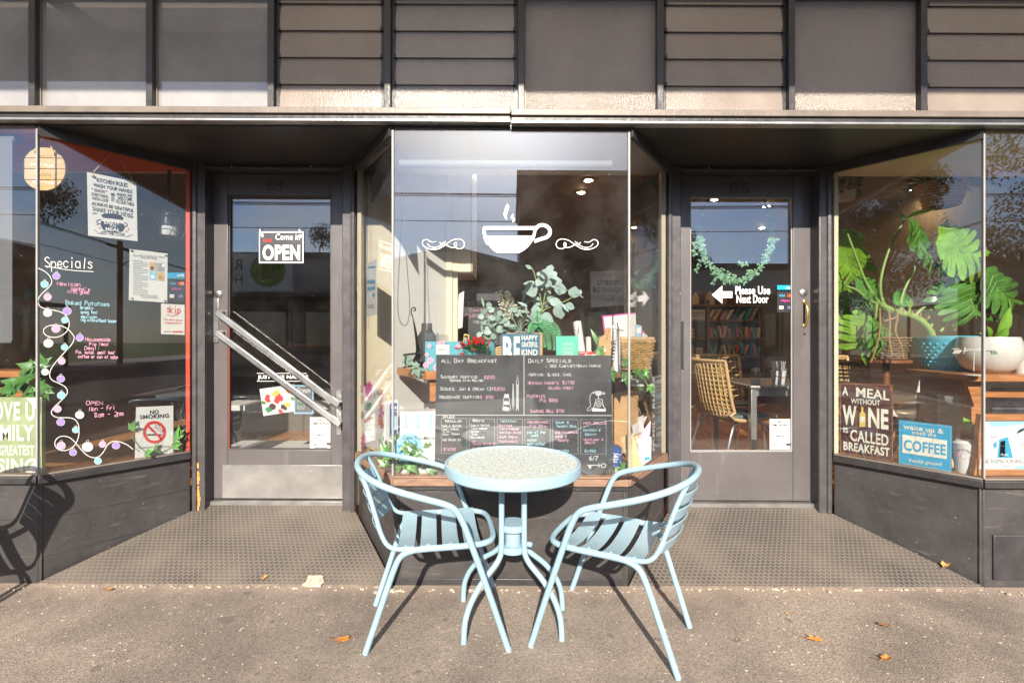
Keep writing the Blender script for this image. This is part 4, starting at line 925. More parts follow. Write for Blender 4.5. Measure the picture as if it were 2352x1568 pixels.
sign('cake_maker_box', 'white appliance box printed with a round blue tray of balls beside the chalkboard', 'box', FB, [(919, 945), (1001, 944), (1001, 1087), (917, 1087)], .09, 'white_plastic', dr)
# ---- chalkboard
FC = FR.off(.035)
zb = lambda x, y: (992.2 + x / 5.1196, 796.2 + y / 5.1196)
def dr(s):
    W, Pk, B_ = 'chalk_white', 'chalk_pink', 'chalk_blue'
    def h(t, x0, yb, x1, hh, c, lw=1.25): a, b = zb(x0, yb), zb(x1, yb); s.hand(t, a[0], a[1], b[0], hh / 5.12, lw * .8, c)
    L = lambda pts, w_, m, sm=0, cl=False: s.line([zb(*p) for p in pts], w_, m, sm, cl)
    L([(1082, 100), (1082, 800)], 1.2, W); L([(46, 800), (2112, 807)], 1.2, W)
    for a in ((110, 845, 410, 1250), (440, 847, 736, 1250), (768, 847, 1062, 1250), (1092, 850, 1390, 1252), (1420, 851, 1718, 1258), (1750, 852, 2048, 1260)): L([(a[0], a[1]), (a[2], a[1] + 2), (a[2], a[3]), (a[0], a[3])], .55, W, 0, True)
    for row in (('ALL DAY BREAKFAST', 110, 185, 762, 44, W, 1.5), ('SAVOURY MUFFINS', 105, 372, 530, 38, W), ('$850', 612, 380, 738, 38, Pk), ('SERVED WITH RELISH', 210, 408, 600, 26, W), ('SCONES, JAM & CREAM (2)', 97, 512, 720, 38, W), ('$850', 728, 515, 855, 38, Pk), ('HOUSEMADE MUFFINS', 93, 608, 555, 40, W), ('$ 850', 565, 612, 720, 36, Pk),
        ('DAILY SPECIALS', 1135, 185, 1630, 46, W, 1.5), ('; SEE CABINET/BAIN MARIE', 1335, 240, 1985, 34, W), ('MUFFINS, SLICES, CAKE', 1142, 342, 1637, 34, W), ("MEXICAN NACHO'S", 1130, 442, 1487, 38, Pk), ('$1750', 1535, 440, 1672, 38, Pk), ('(GLUTEN FREE)', 1362, 500, 1660, 34, Pk), ('PASTRIES', 1115, 598, 1330, 38, Pk), ('PIE $850', 1268, 648, 1478, 36, Pk), ('SAUSAGE ROLL $750', 1157, 772, 1550, 36, Pk),
        ('SPUDS........', 125, 838, 495, 32, W), ('REGULAR', 158, 886, 345, 28, W), ('GARLIC BUTTER', 122, 942, 345, 26, W, 1.05), ('TASTY CHEESE', 122, 978, 315, 24, W, 1.05), ('SLAW', 125, 1006, 205, 22, W, 1.05), ('SOUR CREAM', 125, 1038, 320, 24, W, 1.05), ('ADD BACON $3', 122, 1104, 340, 24, W, 1.05), ('$1650', 135, 1222, 275, 36, Pk),
        ('BREKIE', 480, 880, 615, 28, W), ('GARLIC BUTTER', 458, 936, 676, 26, W, 1.05), ('TASTY CHEESE', 460, 970, 650, 24, W, 1.05), ('BACON', 460, 1006, 555, 24, W, 1.05), ('EGG', 470, 1038, 535, 24, W, 1.05), ('HOLLANDAISE', 458, 1074, 618, 24, W, 1.05), ('ADD', 460, 1120, 515, 24, Pk, .9), ('BAKED BEANS $5', 485, 1152, 750, 26, Pk, .9), ('$1650', 480, 1210, 590, 30, Pk),
        ('MEXICAN', 812, 886, 990, 30, B_), ('BUTTER', 787, 938, 940, 26, Pk), ('TASTY CHEESE', 790, 975, 1025, 24, Pk), ('MEXICAN MINCE', 790, 1020, 1052, 28, Pk), ('SOUR CREAM', 785, 1072, 1008, 28, Pk), ('GUACAMOLE', 790, 1122, 1005, 28, Pk),
        ('HOUSEMADE', 1125, 898, 1370, 30, Pk), ('PIE DEAL', 1150, 946, 1355, 30, Pk), ('pie of the', 1120, 1020, 1330, 36, B_), ('week', 1158, 1056, 1255, 34, B_), ('salad', 1120, 1110, 1222, 36, B_), ('small coffee/', 1115, 1158, 1330, 36, B_), ('can', 1150, 1190, 1215, 30, B_),
        ('SOUP &', 1452, 902, 1610, 30, B_), ('TOASTY DEAL', 1465, 946, 1705, 28, B_), ('cup housemade', 1450, 1018, 1718, 34, Pk), ('soup &', 1450, 1066, 1585, 34, Pk), ('toasty', 1475, 1112, 1608, 36, Pk), ('$1650', 1480, 1240, 1605, 30, B_),
        ('HOT ROLLS', 1785, 910, 2045, 32, Pk), ('CHICKEN &', 1780, 992, 1980, 28, B_), ('GRAVY', 1800, 1042, 1930, 28, B_), ('MEATLOAF &', 1785, 1104, 2012, 28, Pk), ('GRAVY', 1800, 1140, 1918, 28, Pk), ('$1450', 1795, 1240, 1925, 30, B_)):
        h(*row)
    a, b = zb(1848, 1280), zb(1955, 1335); s.text('6/7', a[0], a[1], b[0], b[1], W, -.005)
    # ink bottle, two pens, telephone and key drawings
    L([(845, 590), (868, 560), (898, 560), (905, 590), (925, 740), (895, 755), (828, 750), (842, 640)], .9, W, 0, True); a = zb(850, 555); c = zb(905, 600); s.rect(a[0], a[1], c[0], c[1], 'chalk_white'); s.poly([zb(*p) for p in ((850, 640), (898, 640), (905, 680), (845, 680))], W); s.poly([zb(*p) for p in ((842, 700), (908, 715), (905, 745), (838, 742))], 'chalk_white')
    L([(952, 435), (948, 560), (945, 680), (955, 748), (966, 680), (962, 560), (958, 435)], .9, W, 0, True); L([(955, 470), (956, 700)], 1.5, 'grey_mid')
    L([(1006, 335), (992, 420), (992, 750), (1016, 750), (1018, 420)], 1.0, W, 0, True); L([(1004, 440), (1004, 730)], 1.5, 'chalk_white')
    L([(1895, 530), (2035, 540), (2035, 555), (1895, 545)], 1.4, W, 0, True); s.poly([zb(*p) for p in ((1920, 520), (1992, 520), (1985, 570), (1930, 570))], W); L([(1955, 570), (1960, 620)], 1.4, W); L([(1925, 618), (2000, 618), (2012, 690), (2042, 735), (2042, 755), (1885, 755), (1885, 735), (1912, 690)], 1.3, W, 0, True)
    L([(1960 + 30 * math.cos(i * .4), 672 + 34 * math.sin(i * .4)) for i in range(16)], 1.3, W, 0, True); L([(1960 + 12 * math.cos(i * .7), 672 + 14 * math.sin(i * .7)) for i in range(9)], 1.0, W, 0, True); L([(1895, 535), (1860, 560), (1855, 640), (1870, 700), (1830, 720), (1825, 750), (1860, 750), (1885, 715)], 1.0, W, 1); s.poly([zb(*p) for p in ((1890, 715), (2040, 735), (2040, 752), (1888, 752))], W)
    L([(1822, 1390), (1990, 1392)], 1.6, W); L([(2018 + 26 * math.cos(i * .4), 1395 + 24 * math.sin(i * .4)) for i in range(16)], 1.4, W, 0, True); a = zb(1842, 1392); s.rect(a[0], a[1], a[0] + 5.5, a[1] + 6, W); L([(1955, 1375), (1970, 1412)], 1.2, W); L([(1972, 1375), (1955, 1412)], 1.2, W)
sign('menu_chalkboard', 'large black menu chalkboard with white and pink prices standing inside the middle window', 'chalkboard', FC, [(1002, 815), (1404, 816), (1408, 1088), (998, 1088)], .012, 'blackboard', dr, bevel=.001)
# ---- BE HAPPY sign on clipboard
FS = Plane((-1, .33), (1, .33)); zsh = 1.0775
yb_ = HZ + (HC - zsh) * F / (D0 + .33)
def dr(s):
    s.text('B', 1155, 772, 1177, 842, 'sign_cream', .08); s.text('E', 1180, 772, 1194, 842, 'sign_cream', .08)
    for t_, y0, y1 in (('HAPPY', 770, 781), ('GRATEFUL', 785, 797), ('KIND', 802, 816), ('DARING', 820, 833)): s.text(t_, 1198, y0, 1235, y1, 'sign_cream', .05)
def ex(t):
    q = MB(); q.slab(FS.off(.014), [(1163, 764), (1246, 764), (1246, yb_), (1163, yb_)], .005, 'kraft'); q.build('clipboard', t)
    q = MB(); q.tube([FS.p(1184, 762, -.008), FS.p(1228, 762, -.008)], .004, 'steel', 6); q.tube([FS.p(1206, 757, -.008), FS.p(1226, 757, -.008)], .006, 'steel', 6); q.build('clip', t)
sign('be_happy_sign', 'blue and cream be happy grateful kind sign propped on a clipboard on the shelf', 'sign', FS, [(1152, 766), (1240, 766), (1240, yb_), (1152, yb_)], .012, 'be_blue', dr, ex)
def dr(s):
    for y0, n in ((788, 3), (799, 2), (805, 3), (812, 2)):
        for i in range(n): s.rect(1290 + i, y0 + i * 2.4, 1318 - i, y0 + .7 + i * 2.4, 'chalk_white')
FT = Plane((-1, .30), (1, .30)); yt_ = HZ + (HC - zsh) * F / (D0 + .30)
sign('teal_gift_card', 'glossy mint green gift card standing on the shelf behind the chalkboard', 'card', FT, [(1277, 772), (1328, 771), (1329, yt_), (1278, yt_)], .012, 'teal_card', dr)
# FAMILY RULES
CRi = CRp.off(.03)
def dr(s):
    vs, fs, a, b, c, d = glyphs('FAMILY RULES', .05)
    s.mb.add([s.pt(1498 + (y - c) / (d - c) * -5.5 + 6.0, 1035 - (x - a) / (b - a) * 170 - 2 * (y - c)) for x, y in vs], fs, 'decal_white')
    for t_, y0, y1, m in (('Always keep your', 862, 868, 'decal_white'), ('PROMISES', 871, 882, 'decal_white'), ('say please & thank you', 885, 889, 'decal_white'), ('share your', 893, 899, 'sky_print'), ('HEART', 902, 917, 'sky_print'), ('always try your best', 922, 927, 'decal_white'), ('respect each other', 930, 939, 'decal_white'), ("don't forget to", 943, 951, 'sky_print'), ('LAUGH', 954, 973, 'sky_print'), ('say i love you', 978, 988, 'decal_white'), ('EVERYDAY', 991, 1004, 'decal_white'), ('count your blessings', 1007, 1013, 'decal_white'), ('LOVE AND KISSES', 1017, 1027, 'sky_print')):
        s.text(t_, 1508, y0 + 2, 1524, y1, m, .02, -.3)
sign('family_rules_sign', 'tall narrow black family rules board standing in the right return of the middle window', 'sign', CRi, [(1497, 868), (1527, 852), (1528, 1030), (1499, 1046)], .012, 'blackboard', dr)
# DREAM poster inside
FD = Plane((-1, 1.5), (1, 1.5))
def dr(s):
    s.text('IF YOU', 1385, 629, 1405, 635, K, .01); s.text('dream', 1370, 638, 1420, 655, K, .03, shear=.2); s.text('BIG ENOUGH', 1362, 660, 1428, 672, K, .04); s.text('THINGS CAN', 1386, 676, 1412, 680, K, .01); s.text('TRUE', 1386, 683, 1412, 692, K, .04)
sign('dream_big_poster', 'grey dream big poster hanging inside behind the middle window', 'poster', FD, [(1355, 624), (1432, 620), (1436, 700), (1358, 706)], .006, 'render_white', dr)
# right window signs
RSi = RS.off(.03)
ez = lambda zx, zy: (1837.5 + zx / 2.461, 735 + zy / 2.461)      # crop (3000,1200) scale 1.5071
def dr(s):
    def tx(t, x0, y0, x1, y1, b=.05, sl=.12, m='sign_cream'): a, c = ez(x0, y0), ez(x1, y1); s.text(t, a[0], a[1], c[0], c[1], m, b, sl)
    tx('A', 240, 375, 272, 422); tx('MEAL', 318, 378, 505, 432, .045); tx('WITHOUT', 287, 440, 453, 470, .04, .08); tx('W', 240, 478, 320, 590, .08, .1); tx('NE', 385, 492, 500, 605, .08, .12); tx('IS', 246, 605, 272, 635, .04); tx('CALLED', 284, 615, 500, 680, .04, .15); tx('BREAKFAST', 246, 683, 507, 732, .05, .15)
    for p, m in (([(346, 490), (358, 490), (358, 515), (370, 530), (370, 602), (336, 602), (336, 530), (346, 515)], 'gold'), ([(339, 545), (367, 545), (367, 575), (339, 575)], 'sign_cream')): s.lift += .0005; s.poly([ez(*a) for a in p], m)
    for x in (316, 434): s.line([ez(x, 362), ez(x + 2, 770)], .7, 'worn_orange')
    s.line([ez(*a) for a in ((226, 358), (520, 368), (522, 795), (230, 748))], 1.3, 'worn_orange', 0, True)
sign('meal_without_wine_sign', 'rusty dark brown tin sign with cream words about wine and breakfast', 'sign', RSi, [ez(222, 352), ez(524, 364), ez(526, 800), ez(226, 752)], .008, 'sign_brown', dr)
def dr(s):
    def tx(t, x0, y0, x1, y1, m='sign_cream', b=.03, sl=.13, sh=0): a, c = ez(x0, y0), ez(x1, y1); s.text(t, a[0], a[1], c[0], c[1], m, b, sl, sh)
    s.poly([ez(*a) for a in ((579, 645), (832, 680), (830, 785), (579, 748))], 'sign_cream'); s.line([ez(*a) for a in ((564, 572), (852, 603), (848, 855), (563, 805))], .6, 'sign_cream', 0, True)
    tx('wake up &', 582, 585, 812, 622, b=.04); tx('smell the', 632, 622, 770, 643, b=.03); tx('freshly ground', 610, 778, 795, 806, b=.02, sh=.3)
    s.lift = .0028; tx('COFFEE', 587, 672, 824, 735, 'sign_blue', .055, .13)
    for x in (652, 750): s.line([ez(x, 575 + (x - 560) * .11), ez(x - 1, 818 + (x - 560) * .17)], .4, 'red')
sign('coffee_sign', 'bright blue wake up and smell the coffee sign standing on the ledge', 'sign', RS.off(.035), [ez(559, 563), ez(858, 598), ez(854, 864), ez(558, 808)], .012, 'sign_blue', dr)
FP = Plane((-1, .045), (1, .045))
def dr(s):
    q = lambda zx, zy: (2070.2 + zx / 4.1275, 735 + zy / 4.1275)
    s.rect(2268, 966, 2560, 1080, 'chalk_white'); s.lift = .0026
    s.poly([q(*p) for p in ((835, 950), (1160, 950), (1160, 985), (930, 1010), (835, 1000))], 'sky_print'); s.poly([q(*p) for p in ((930, 1130), (1010, 1105), (1060, 1305), (910, 1305))], 'pop_blue'); s.poly([q(*p) for p in ((940, 1150), (985, 1140), (985, 1290), (930, 1295))], 'sky_print'); s.poly([q(*p) for p in ((1105, 1050), (1165, 1020), (1165, 1250), (1110, 1230), (1090, 1150))], 'paper'); s.poly([q(*p) for p in ((1040, 1440), (1100, 1380), (1700, 1380), (1700, 1440))], 'sky_print'); s.poly([q(*p) for p in ((870, 1170), (905, 1150), (905, 1200), (880, 1220))], 'pop_blue'); s.poly([q(*p) for p in ((1085, 1080), (1120, 1030), (1165, 1018), (1165, 1045), (1110, 1070))], 'pop_blue')
    s.lift = .0032
    a = q(800, 1315); s.text('SCRAPBOOKING FRIENDS', a[0] - 2, a[1], 2400, a[1] + 10, 'grey_print', .0); s.text('Stickers', 2275, 1000, 2292, 1004, 'grey_mid', 0); s.text('Photos', 2299, 1041, 2316, 1046, 'decal_white', 0); s.text('Memories', 2340, 1019, 2364, 1024, 'grey_mid', 0); s.text('Stickers', 2304, 1068, 2322, 1072, 'grey_mid', 0)
    s.line([q(*p) for p in ((820, 1150), (880, 1180), (990, 1195))], .5, 'grey_mid')
def ex(t):
    q = MB()
    for qd in ([(2254, 951), (2560, 951), (2560, 966), (2262, 966)], [(2240, 1078), (2560, 1078), (2560, 1092), (2238, 1092)]): q.slab(FP, qd, .03, 'timber', .012)
    q.slab(FP, [(2254, 951), (2263, 967), (2250, 1078), (2240, 1084)], .03, 'timber', .0115); q.build('frame', t, bevel=.002)
sign('framed_poster', 'timber framed pale blue scrapbooking poster standing in the right front window', 'poster', FP, [(2262, 964), (2560, 964), (2560, 1090), (2248, 1090)], .01, 'paper', dr, ex)
# ================================================================ BISTRO CHAIRS AND TABLE
def make_chair(label):
    t = thing('bistro_chair', label, 'chair'); m = 'blue_paint'
    def T(name, pts, r=.0125, sm=3, n=12, closed=False, fl=1.0, rad=None):
        q = MB(); q.tube(pts, r, m, n, smooth=sm, closed=closed); return q
    def put(q, name, bev=0): 
        for v in q.v: v.z += SH * v.x
        return q.build(name, t, bevel=bev)
    # front legs, arms and top rail in one bent tube
    q = MB()
    half = [(.285, .25, .002), (.20, .262, .26), (.115, .276, .50), (.098, .279, .545), (.07, .282, .598), (.02, .284, .622), (-.06, .282, .645), (-.18, .265, .68), (-.27, .215, .71), (-.325, .12, .728), (-.34, 0, .733)]
    pts = half + [(x, -y, z) for x, y, z in half[-2::-1]]
    q.tube(pts, .0128, m, 12, smooth=2); put(q, 'arm_frame')
    for s in (-1, 1):
        q = MB(); q.tube([(-.285, .178 * s, .002), (-.225, .187 * s, .18), (-.17, .196 * s, .345), (-.145, .2 * s, .395), (-.10, .203 * s, .414), (-.04, .204 * s, .416)], .0125, m, 12, smooth=2); put(q, 'rear_leg')
        q = MB(); q.tube([(-.05, .204 * s, .4165), (-.14, .203 * s, .418), (-.19, .2 * s, .428), (-.22, .19 * s, .47), (-.25, .165 * s, .56), (-.285, .14 * s, .66), (-.318, .115 * s, .724)], .0095, m, 10, smooth=2); put(q, 'back_upright')
        q = MB(); q.lathe([(.0142, 0), (.0142, .012), (.0135, .016)], (.285, .25 * s, 0), 'grey_mid', 12); put(q, 'foot_cap')
    q = MB(); q.tube([(-.05, .204, .4163), (.12, .204, .4163), (.20, .19, .4163), (.238, .14, .4163), (.245, 0, .4163), (.238, -.14, .4163), (.20, -.19, .4163), (.12, -.204, .4163), (-.05, -.204, .4163)], .0125, m, 12, smooth=3); put(q, 'seat_frame')
    for i, x in enumerate((-.125, -.035, .055, .145)):
        q = MB(); n = 8; w = .034; vs = []
        for k in range(n + 1):
            y = -.205 + .41 * k / n; z = .430 - .022 * (1 - (abs(y) / .205) ** 2.2)
            vs += [(x - w, y, z), (x + w, y, z), (x + w, y, z - .004), (x - w, y, z - .004)]
        fs = []
        for k in range(n):
            o = 4 * k
            for a in range(4): fs.append((o + a, o + (a + 1) % 4, o + 4 + (a + 1) % 4, o + 4 + a))
        fs += [(0, 1, 2, 3), (4 * n, 4 * n + 1, 4 * n + 2, 4 * n + 3)]
        q.add(vs, fs, m)
        for y in (-.19, .19): q.lathe([(.006, .0), (.005, .003), (0, .004)], (x, y, .427), m, 8)
        put(q, 'seat_slat', .0015)
    for i, z in enumerate((.475, .533, .591, .649)):
        q = MB(); n = 10; vs = []; wd = .178 - .017 * i - .006
        xb = (-.222, -.241, -.260, -.280)[i]
        for k in range(n + 1):
            u = -1 + 2 * k / n; y = u * wd; x = xb - .036 * (1 - u * u)
            vs += [(x + .006, y, z - .024), (x - .016, y, z + .024), (x - .0195, y, z + .022), (x + .002, y, z - .026)]
        fs = []
        for k in range(n):
            o = 4 * k
            for a in range(4): fs.append((o + a, o + (a + 1) % 4, o + 4 + (a + 1) % 4, o + 4 + a))
        fs += [(0, 1, 2, 3), (4 * n, 4 * n + 1, 4 * n + 2, 4 * n + 3)]
        q.add(vs, fs, m); put(q, 'back_slat', .001)
    return t
ch = make_chair('pale blue metal armchair on the right of the round table')
def put_chair(o, x, y, ang): o.location = (x, y, -SH * x); o.rotation_euler = (0, 0, ang)
put_chair(ch, .4435, -.372, math.atan2(.449, -.894)); ch['group'] = 'pale blue chairs on the footpath'
c2 = copy_tree(ch); c2['label'] = 'pale blue metal armchair on the left of the round table'; put_chair(c2, -.335, -.30, math.atan2(.16, .987))
c3 = copy_tree(ch); c3['label'] = 'pale blue metal armchair beyond the left window corner that throws the chair shadow'; put_chair(c3, -2.70, -.46, math.atan2(-.25, -.96))
TX, TY, TZ = 0.004, -.295, .717
t = thing('bistro_table', 'round pale blue metal table with a textured glass top in front of the middle window', 'table', (TX, TY, 0))
q = MB(); q.lathe([(0, TZ - .010), (.286, TZ - .010), (.287, TZ - .003), (0, TZ - .002)], (TX, TY, 0), 'table_glass', 64); q.build('glass_top', t)
q = MB(); q.lathe([(.278, TZ - .0105), (.290, TZ - .012), (.290, TZ - .04), (.297, TZ - .046), (.303, TZ - .04), (.304, TZ - .012), (.301, TZ - .001), (.295, TZ + .003), (.289, TZ - .0005), (.286, TZ - .004), (.278, TZ - .0105)], (TX, TY, 0), 'blue_paint', 72); q.build('rim', t)
def sq(r, a0=.785): return [(TX + r * math.cos(a0 + k * 1.5708), TY + r * math.sin(a0 + k * 1.5708)) for k in range(4)]
feet = [(.235, -.20), (-.234, -.13), (-.2, -.454), (.209, -.43)]
for (fx, fy), (px_, py_) in zip(feet, sq(.07)):
    q = MB(); dx, dy = fx - px_, fy - py_; g = lambda a, z: (px_ + dx * a, py_ + dy * a, z)
    q.tube([g(0, TZ - .03), g(0, .5), g(0, .345), g(.03, .315), g(.15, .285), g(.5, .234), g(.80, .168), g(.96, .10), g(.99, .05), g(1, .002)], .0125, 'blue_paint', 10, smooth=3); q.build('leg', t)
for z in (.665, .43, .335):
    q = MB(); q.lathe([(.052, z - .012), (.058, z - .012), (.058, z + .012), (.052, z + .012)] if z > .6 else [(.056, z - .014), (.061, z - .014), (.064, z), (.061, z + .014), (.056, z + .014)], (TX, TY, 0), 'blue_paint', 20); q.build('collar', t)
q = MB(); q.lathe([(0, .325), (.036, .325), (.036, .435), (0, .435)], (TX, TY, 0), 'blue_paint', 20); q.build('centre_boss', t)
q = MB(); q.tube([(TX - .2, TY - .2, TZ - .026), (TX + .2, TY + .2, TZ - .026)], .009, 'blue_paint', 8); q.tube([(TX - .2, TY + .2, TZ - .0262), (TX + .2, TY - .2, TZ - .0262)], .009, 'blue_paint', 8); q.build('top_support', t)
q = MB(); q.lathe([(.012, 0), (.012, .03), (.0, .034)], (TX + .055, TY - .03, .36), 'blue_paint', 10, ax=(.9, -.3, 0)); q.build('bolt', t)
# ================================================================ SHELF IN THE MIDDLE WINDOW
zs = 1.0775
t = thing('display_shelf', 'orange stained timber shelf behind the menu chalkboard', 'shelf', (0, .4, zs))
mb = MB(); mb.flat([(-.484, .26), (.50, .26), (.76, .60), (-.727, .60)], zs - .05, zs, 'timber'); mb.build('shelf_board', t, bevel=.004)
mb = MB(); mb.box((-.47, .30, .90), (-.42, .345, zs - .051), 'timber'); mb.build('shelf_bracket', t, bevel=.003); mb = MB(); mb.box((.47, .30, .90), (.52, .345, zs - .051), 'timber'); mb.build('shelf_bracket', t, bevel=.003)
mb = MB(); mb.tube([(-.40, .36, .56), (-.40, .36, zs - .052)], .022, 'steel', 14); mb.build('shelf_post', t); mb = MB(); mb.tube([(.45, .36, .56), (.45, .36, zs - .052)], .022, 'steel', 14); mb.build('shelf_post', t)
# wrought-iron glass rack
t = thing('iron_wine_rack', 'black iron chair shaped rack with a curled top on the shelf', 'rack', P(955, 860, .38))
a = lambda x, y, dy=0: P(x, y, .38 + dy); mb = MB(); zz = lambda zx, zy, dy=0: P(1320 / 1.6327 + zx / 4.129, 722.7 + zy / 4.129, .36 + dy)
for i in range(7):
    k = i / 6; dy = -.05 + .1 * k
    mb.tube([zz(575, 20, 0), zz(590 + 12 * k, 120, dy), zz(605 + 20 * k, 250, dy), zz(612 + 34 * k, 340, dy), zz(596 + 50 * k, 410, dy), zz(540 + 70 * k, 465, dy)], .0028, 'black', 5, smooth=2)
mb.tube([zz(575, 20), zz(560, -20), zz(565, -62), zz(592, -72), zz(605, -52), zz(595, -35), zz(585, -42)], .004, 'black', 6, smooth=2)
mb.tube([zz(560, 470, -.05), zz(640, 468, .05)], .004, 'black', 6); mb.tube([zz(485, 500, 0), zz(540, 485, 0), zz(620, 490, 0), zz(680, 498, 0)], .005, 'black', 6, smooth=2)
mb.build('frame', t)
mb = MB(); mb.prism([zz(482, 372, -.03), zz(640, 352, -.03), zz(648, 360, .06), zz(500, 380, .06)], (0, 0, -.008), 'black'); mb.build('seat_plate', t)
for x in (970, 983):
    lab = 'dark bottle shaped paddle %s behind the wine glasses' % ('nearer the iron rack, half hidden' if x == 970 else 'nearer the tea box, in front')
    y = .52 if x == 970 else .47
    pl = Plane((-1, y), (1, y)); zq = [(-6, 742), (5, 742), (5, 757), (9, 764), (14, 772), (15, 790), (14, 850), (-16, 850), (-17, 790), (-15, 772), (-10, 764), (-6, 757)]
    mb = MB(); mb.prism([pl.p(x + 4 + u, v) for u, v in zq], (0, .012, 0), 'sign_brown' if 0 else 'paint_dark'); o = mb.build('bottle_paddle', None, lab, 'paddle', bevel=.002)
for x, l in ((981, 'wine glass on the shelf touching the iron rack'), (993, 'wine glass on the shelf touching the floral tea box')):
    c = P(x, 0, .33); t_ = thing('wine_glass', l, 'glass', (c.x, c.y, zs))
    mb = MB(); mb.lathe([(.034, .215), (.041, .17), (.042, .14), (.03, .105), (.006, .085)], (c.x, c.y, zs), 'glass_ware', 20); mb.build('bowl', t_); mb = MB(); mb.lathe([(.004, .085), (.0035, .02), (.01, .006), (.036, .002), (.036, .0)], (c.x, c.y, zs), 'glass_ware', 18); mb.build('stem', t_)
# floral tea box
t = thing('floral_tea_box', 'turquoise tea gift box printed with pink roses on the shelf beside the chalkboard', 'box', P(1020, 853, .3))
a, b, c = P(976, 853, .27), P(1060, 853, .265), P(1136, 853, .42); h = V((0, 0, .166))
for v in (a, b, c): v.z = zs + SH * 0
mb = MB(); d = a + (c - b); mb.prism([a, b, c, d], h, 'floral_blue'); mb.build('carton', t, bevel=.002)
q = MB(); r2 = random.Random(5)
def onface(o, u, v, pu, pv, rad, m, n=9, l=.001):
    nn = u.normalized().cross(V((0, 0, 1))); cpt = o + u * pu + v * pv + nn * l
    q.add([cpt + u.normalized() * (rad * (1 + .15 * math.sin(3 * i)) * math.cos(i * 6.283 / n)) + V((0, 0, rad * (1 + .15 * math.sin(3 * i)) * math.sin(i * 6.283 / n))) for i in range(n)], [tuple(range(n))], m)
for pu, pv, rd in ((.12, .85, .013), (.4, .93, .014), (.9, .84, .013), (.5, .97, .012), (.15, .36, .019), (.36, .12, .027), (.92, .40, .018), (.62, .33, .018), (.7, .1, .022), (.03, .2, .017), (.05, .55, .012), (.85, .1, .016)):
    for k, (f, m) in enumerate(((1, 'floral_pale'), (.7, 'floral_pink'), (.35, 'floral_pale'))): onface(a, b - a, h, pu, pv, rd * f, m, 10, .001 + .0005 * k)
    onface(a, b - a, h, min(.98, pu + .07), pv - .05, rd * .4, 'navy', 5, .0008)
for pu, pv, rd in ((.5, .8, .012), (.25, .3, .013), (.2, .1, .02), (.8, .88, .014), (.6, .9, .01)):
    for k, (f, m) in enumerate(((1, 'floral_pale'), (.6, 'floral_pink'))): onface(b, c - b, h, pu, pv, rd * f, m, 10, .001 + .0005 * k)
u = b - a
def rect_on(o, u, x0, x1, y0, y1, m, l):
    nn = u.normalized().cross(V((0, 0, 1))) * l; q.add([o + u * x0 + h * y0 + nn, o + u * x1 + h * y0 + nn, o + u * x1 + h * y1 + nn, o + u * x0 + h * y1 + nn], [(0, 1, 2, 3)], m)
rect_on(a, u, .30, .68, .55, .90, 'grey_mid', .0028); rect_on(a, u, .31, .67, .56, .89, 'paper', .0032); rect_on(b, c - b, .02, .55, .05, .93, 'floral_pale', .0006); rect_on(b, c - b, .04, .53, .07, .91, 'floral_blue', .0008)
vs, fs, x0, x1, y0, y1 = glyphs("TEAS & C'S", .01)
nn = u.normalized().cross(V((0, 0, 1))) * .004
q.add([a + u * (.36 + .26 * (x - x0) / (x1 - x0)) + h * (.69 + .07 * (y - y0) / (y1 - y0)) + nn for x, y in vs], fs, 'ink'); q.build('print', t)
# glass dish, clock, frame beside
c = P(1011, 0, .45); mb = MB(); mb.lathe([(.05, .04), (.05, .0)], (c.x, c.y, zs + .166), 'glass_ware', 16); mb.lathe([(0, .0), (.05, 0)], (c.x, c.y, zs + .166), 'glass_ware', 16); mb.build('glass_dish', label='small clear glass dish peeping over the floral tea box', cat='dish')
mb = MB(); pl = Plane((-1, .5), (1, .5)); mb.slab(pl, [(1066, 766), (1078, 769), (1076, 790), (1063, 788)], .02, 'gold'); t = thing('mini_clock', 'tiny gold block clock reading behind the tea box', 'clock', P(1070, 789, .5)); mb.build('case', t)
q = MB(); s = Sheet(q, pl, .002); s.poly([(1067, 769), (1076, 771), (1074, 786), (1065, 785)], 'black'); s.lift = .003; s.text('05:1', 1067, 775, 1074, 783, 'decal_white', .02, .1); q.build('face', t)
pl = Plane((-1, .48), (1, .48))
sign('small_photo_frame', 'small taupe frame half hidden by the red chilli plant', 'frame', pl, [(1112, 783), (1140, 783), (1140, 845), (1112, 845)], .012, 'grey_mid', lambda s: s.rect(1116, 788, 1136, 845, 'paper'))
mb = MB(); 
for i in range(5): mb.tube([P(1139, 800 + i * 5, .42), P(1150, 796 + i * 6, .415), P(1160, 800 + i * 5, .42)], .006, 'pale_wood', 6, smooth=1)
mb.build('driftwood_bundle', label='small bundle of pale driftwood between the taupe frame and the blue sign', cat='ornament')
# chilli plant
t = thing('chilli_plant', 'bushy little pot plant covered in red chillies behind the chalkboard edge', 'plant', (P(1095, 0, .29).x, .29, zs)); c = V((P(1095, 0, .29).x, .29, zs))
mb = MB(); mb.lathe([(.045, 0), (.06, .07), (.062, .08), (0, .078)], c, 'pot_white', 16); mb.build('pot', t)
mb = MB(); r2 = random.Random(2)
for i in range(340):
    a = r2.uniform(0, 6.283); e = r2.uniform(-.1, 1.5); d = V((math.cos(a) * math.cos(e), math.sin(a) * math.cos(e), math.sin(e))); k = r2.uniform(.45, 1)
    p = c + V((0, 0, .08)) + V((d.x * .1, d.y * .08, d.z * .085)) * k
    mb.leaf(p, d + V((r2.uniform(-.5, .5), r2.uniform(-.5, .5), .2)), V((0, 0, 1)), r2.uniform(.022, .036), .011, 'leaf_fern' if i % 3 else 'leaf_green')
mb.build('foliage', t); mb = MB()
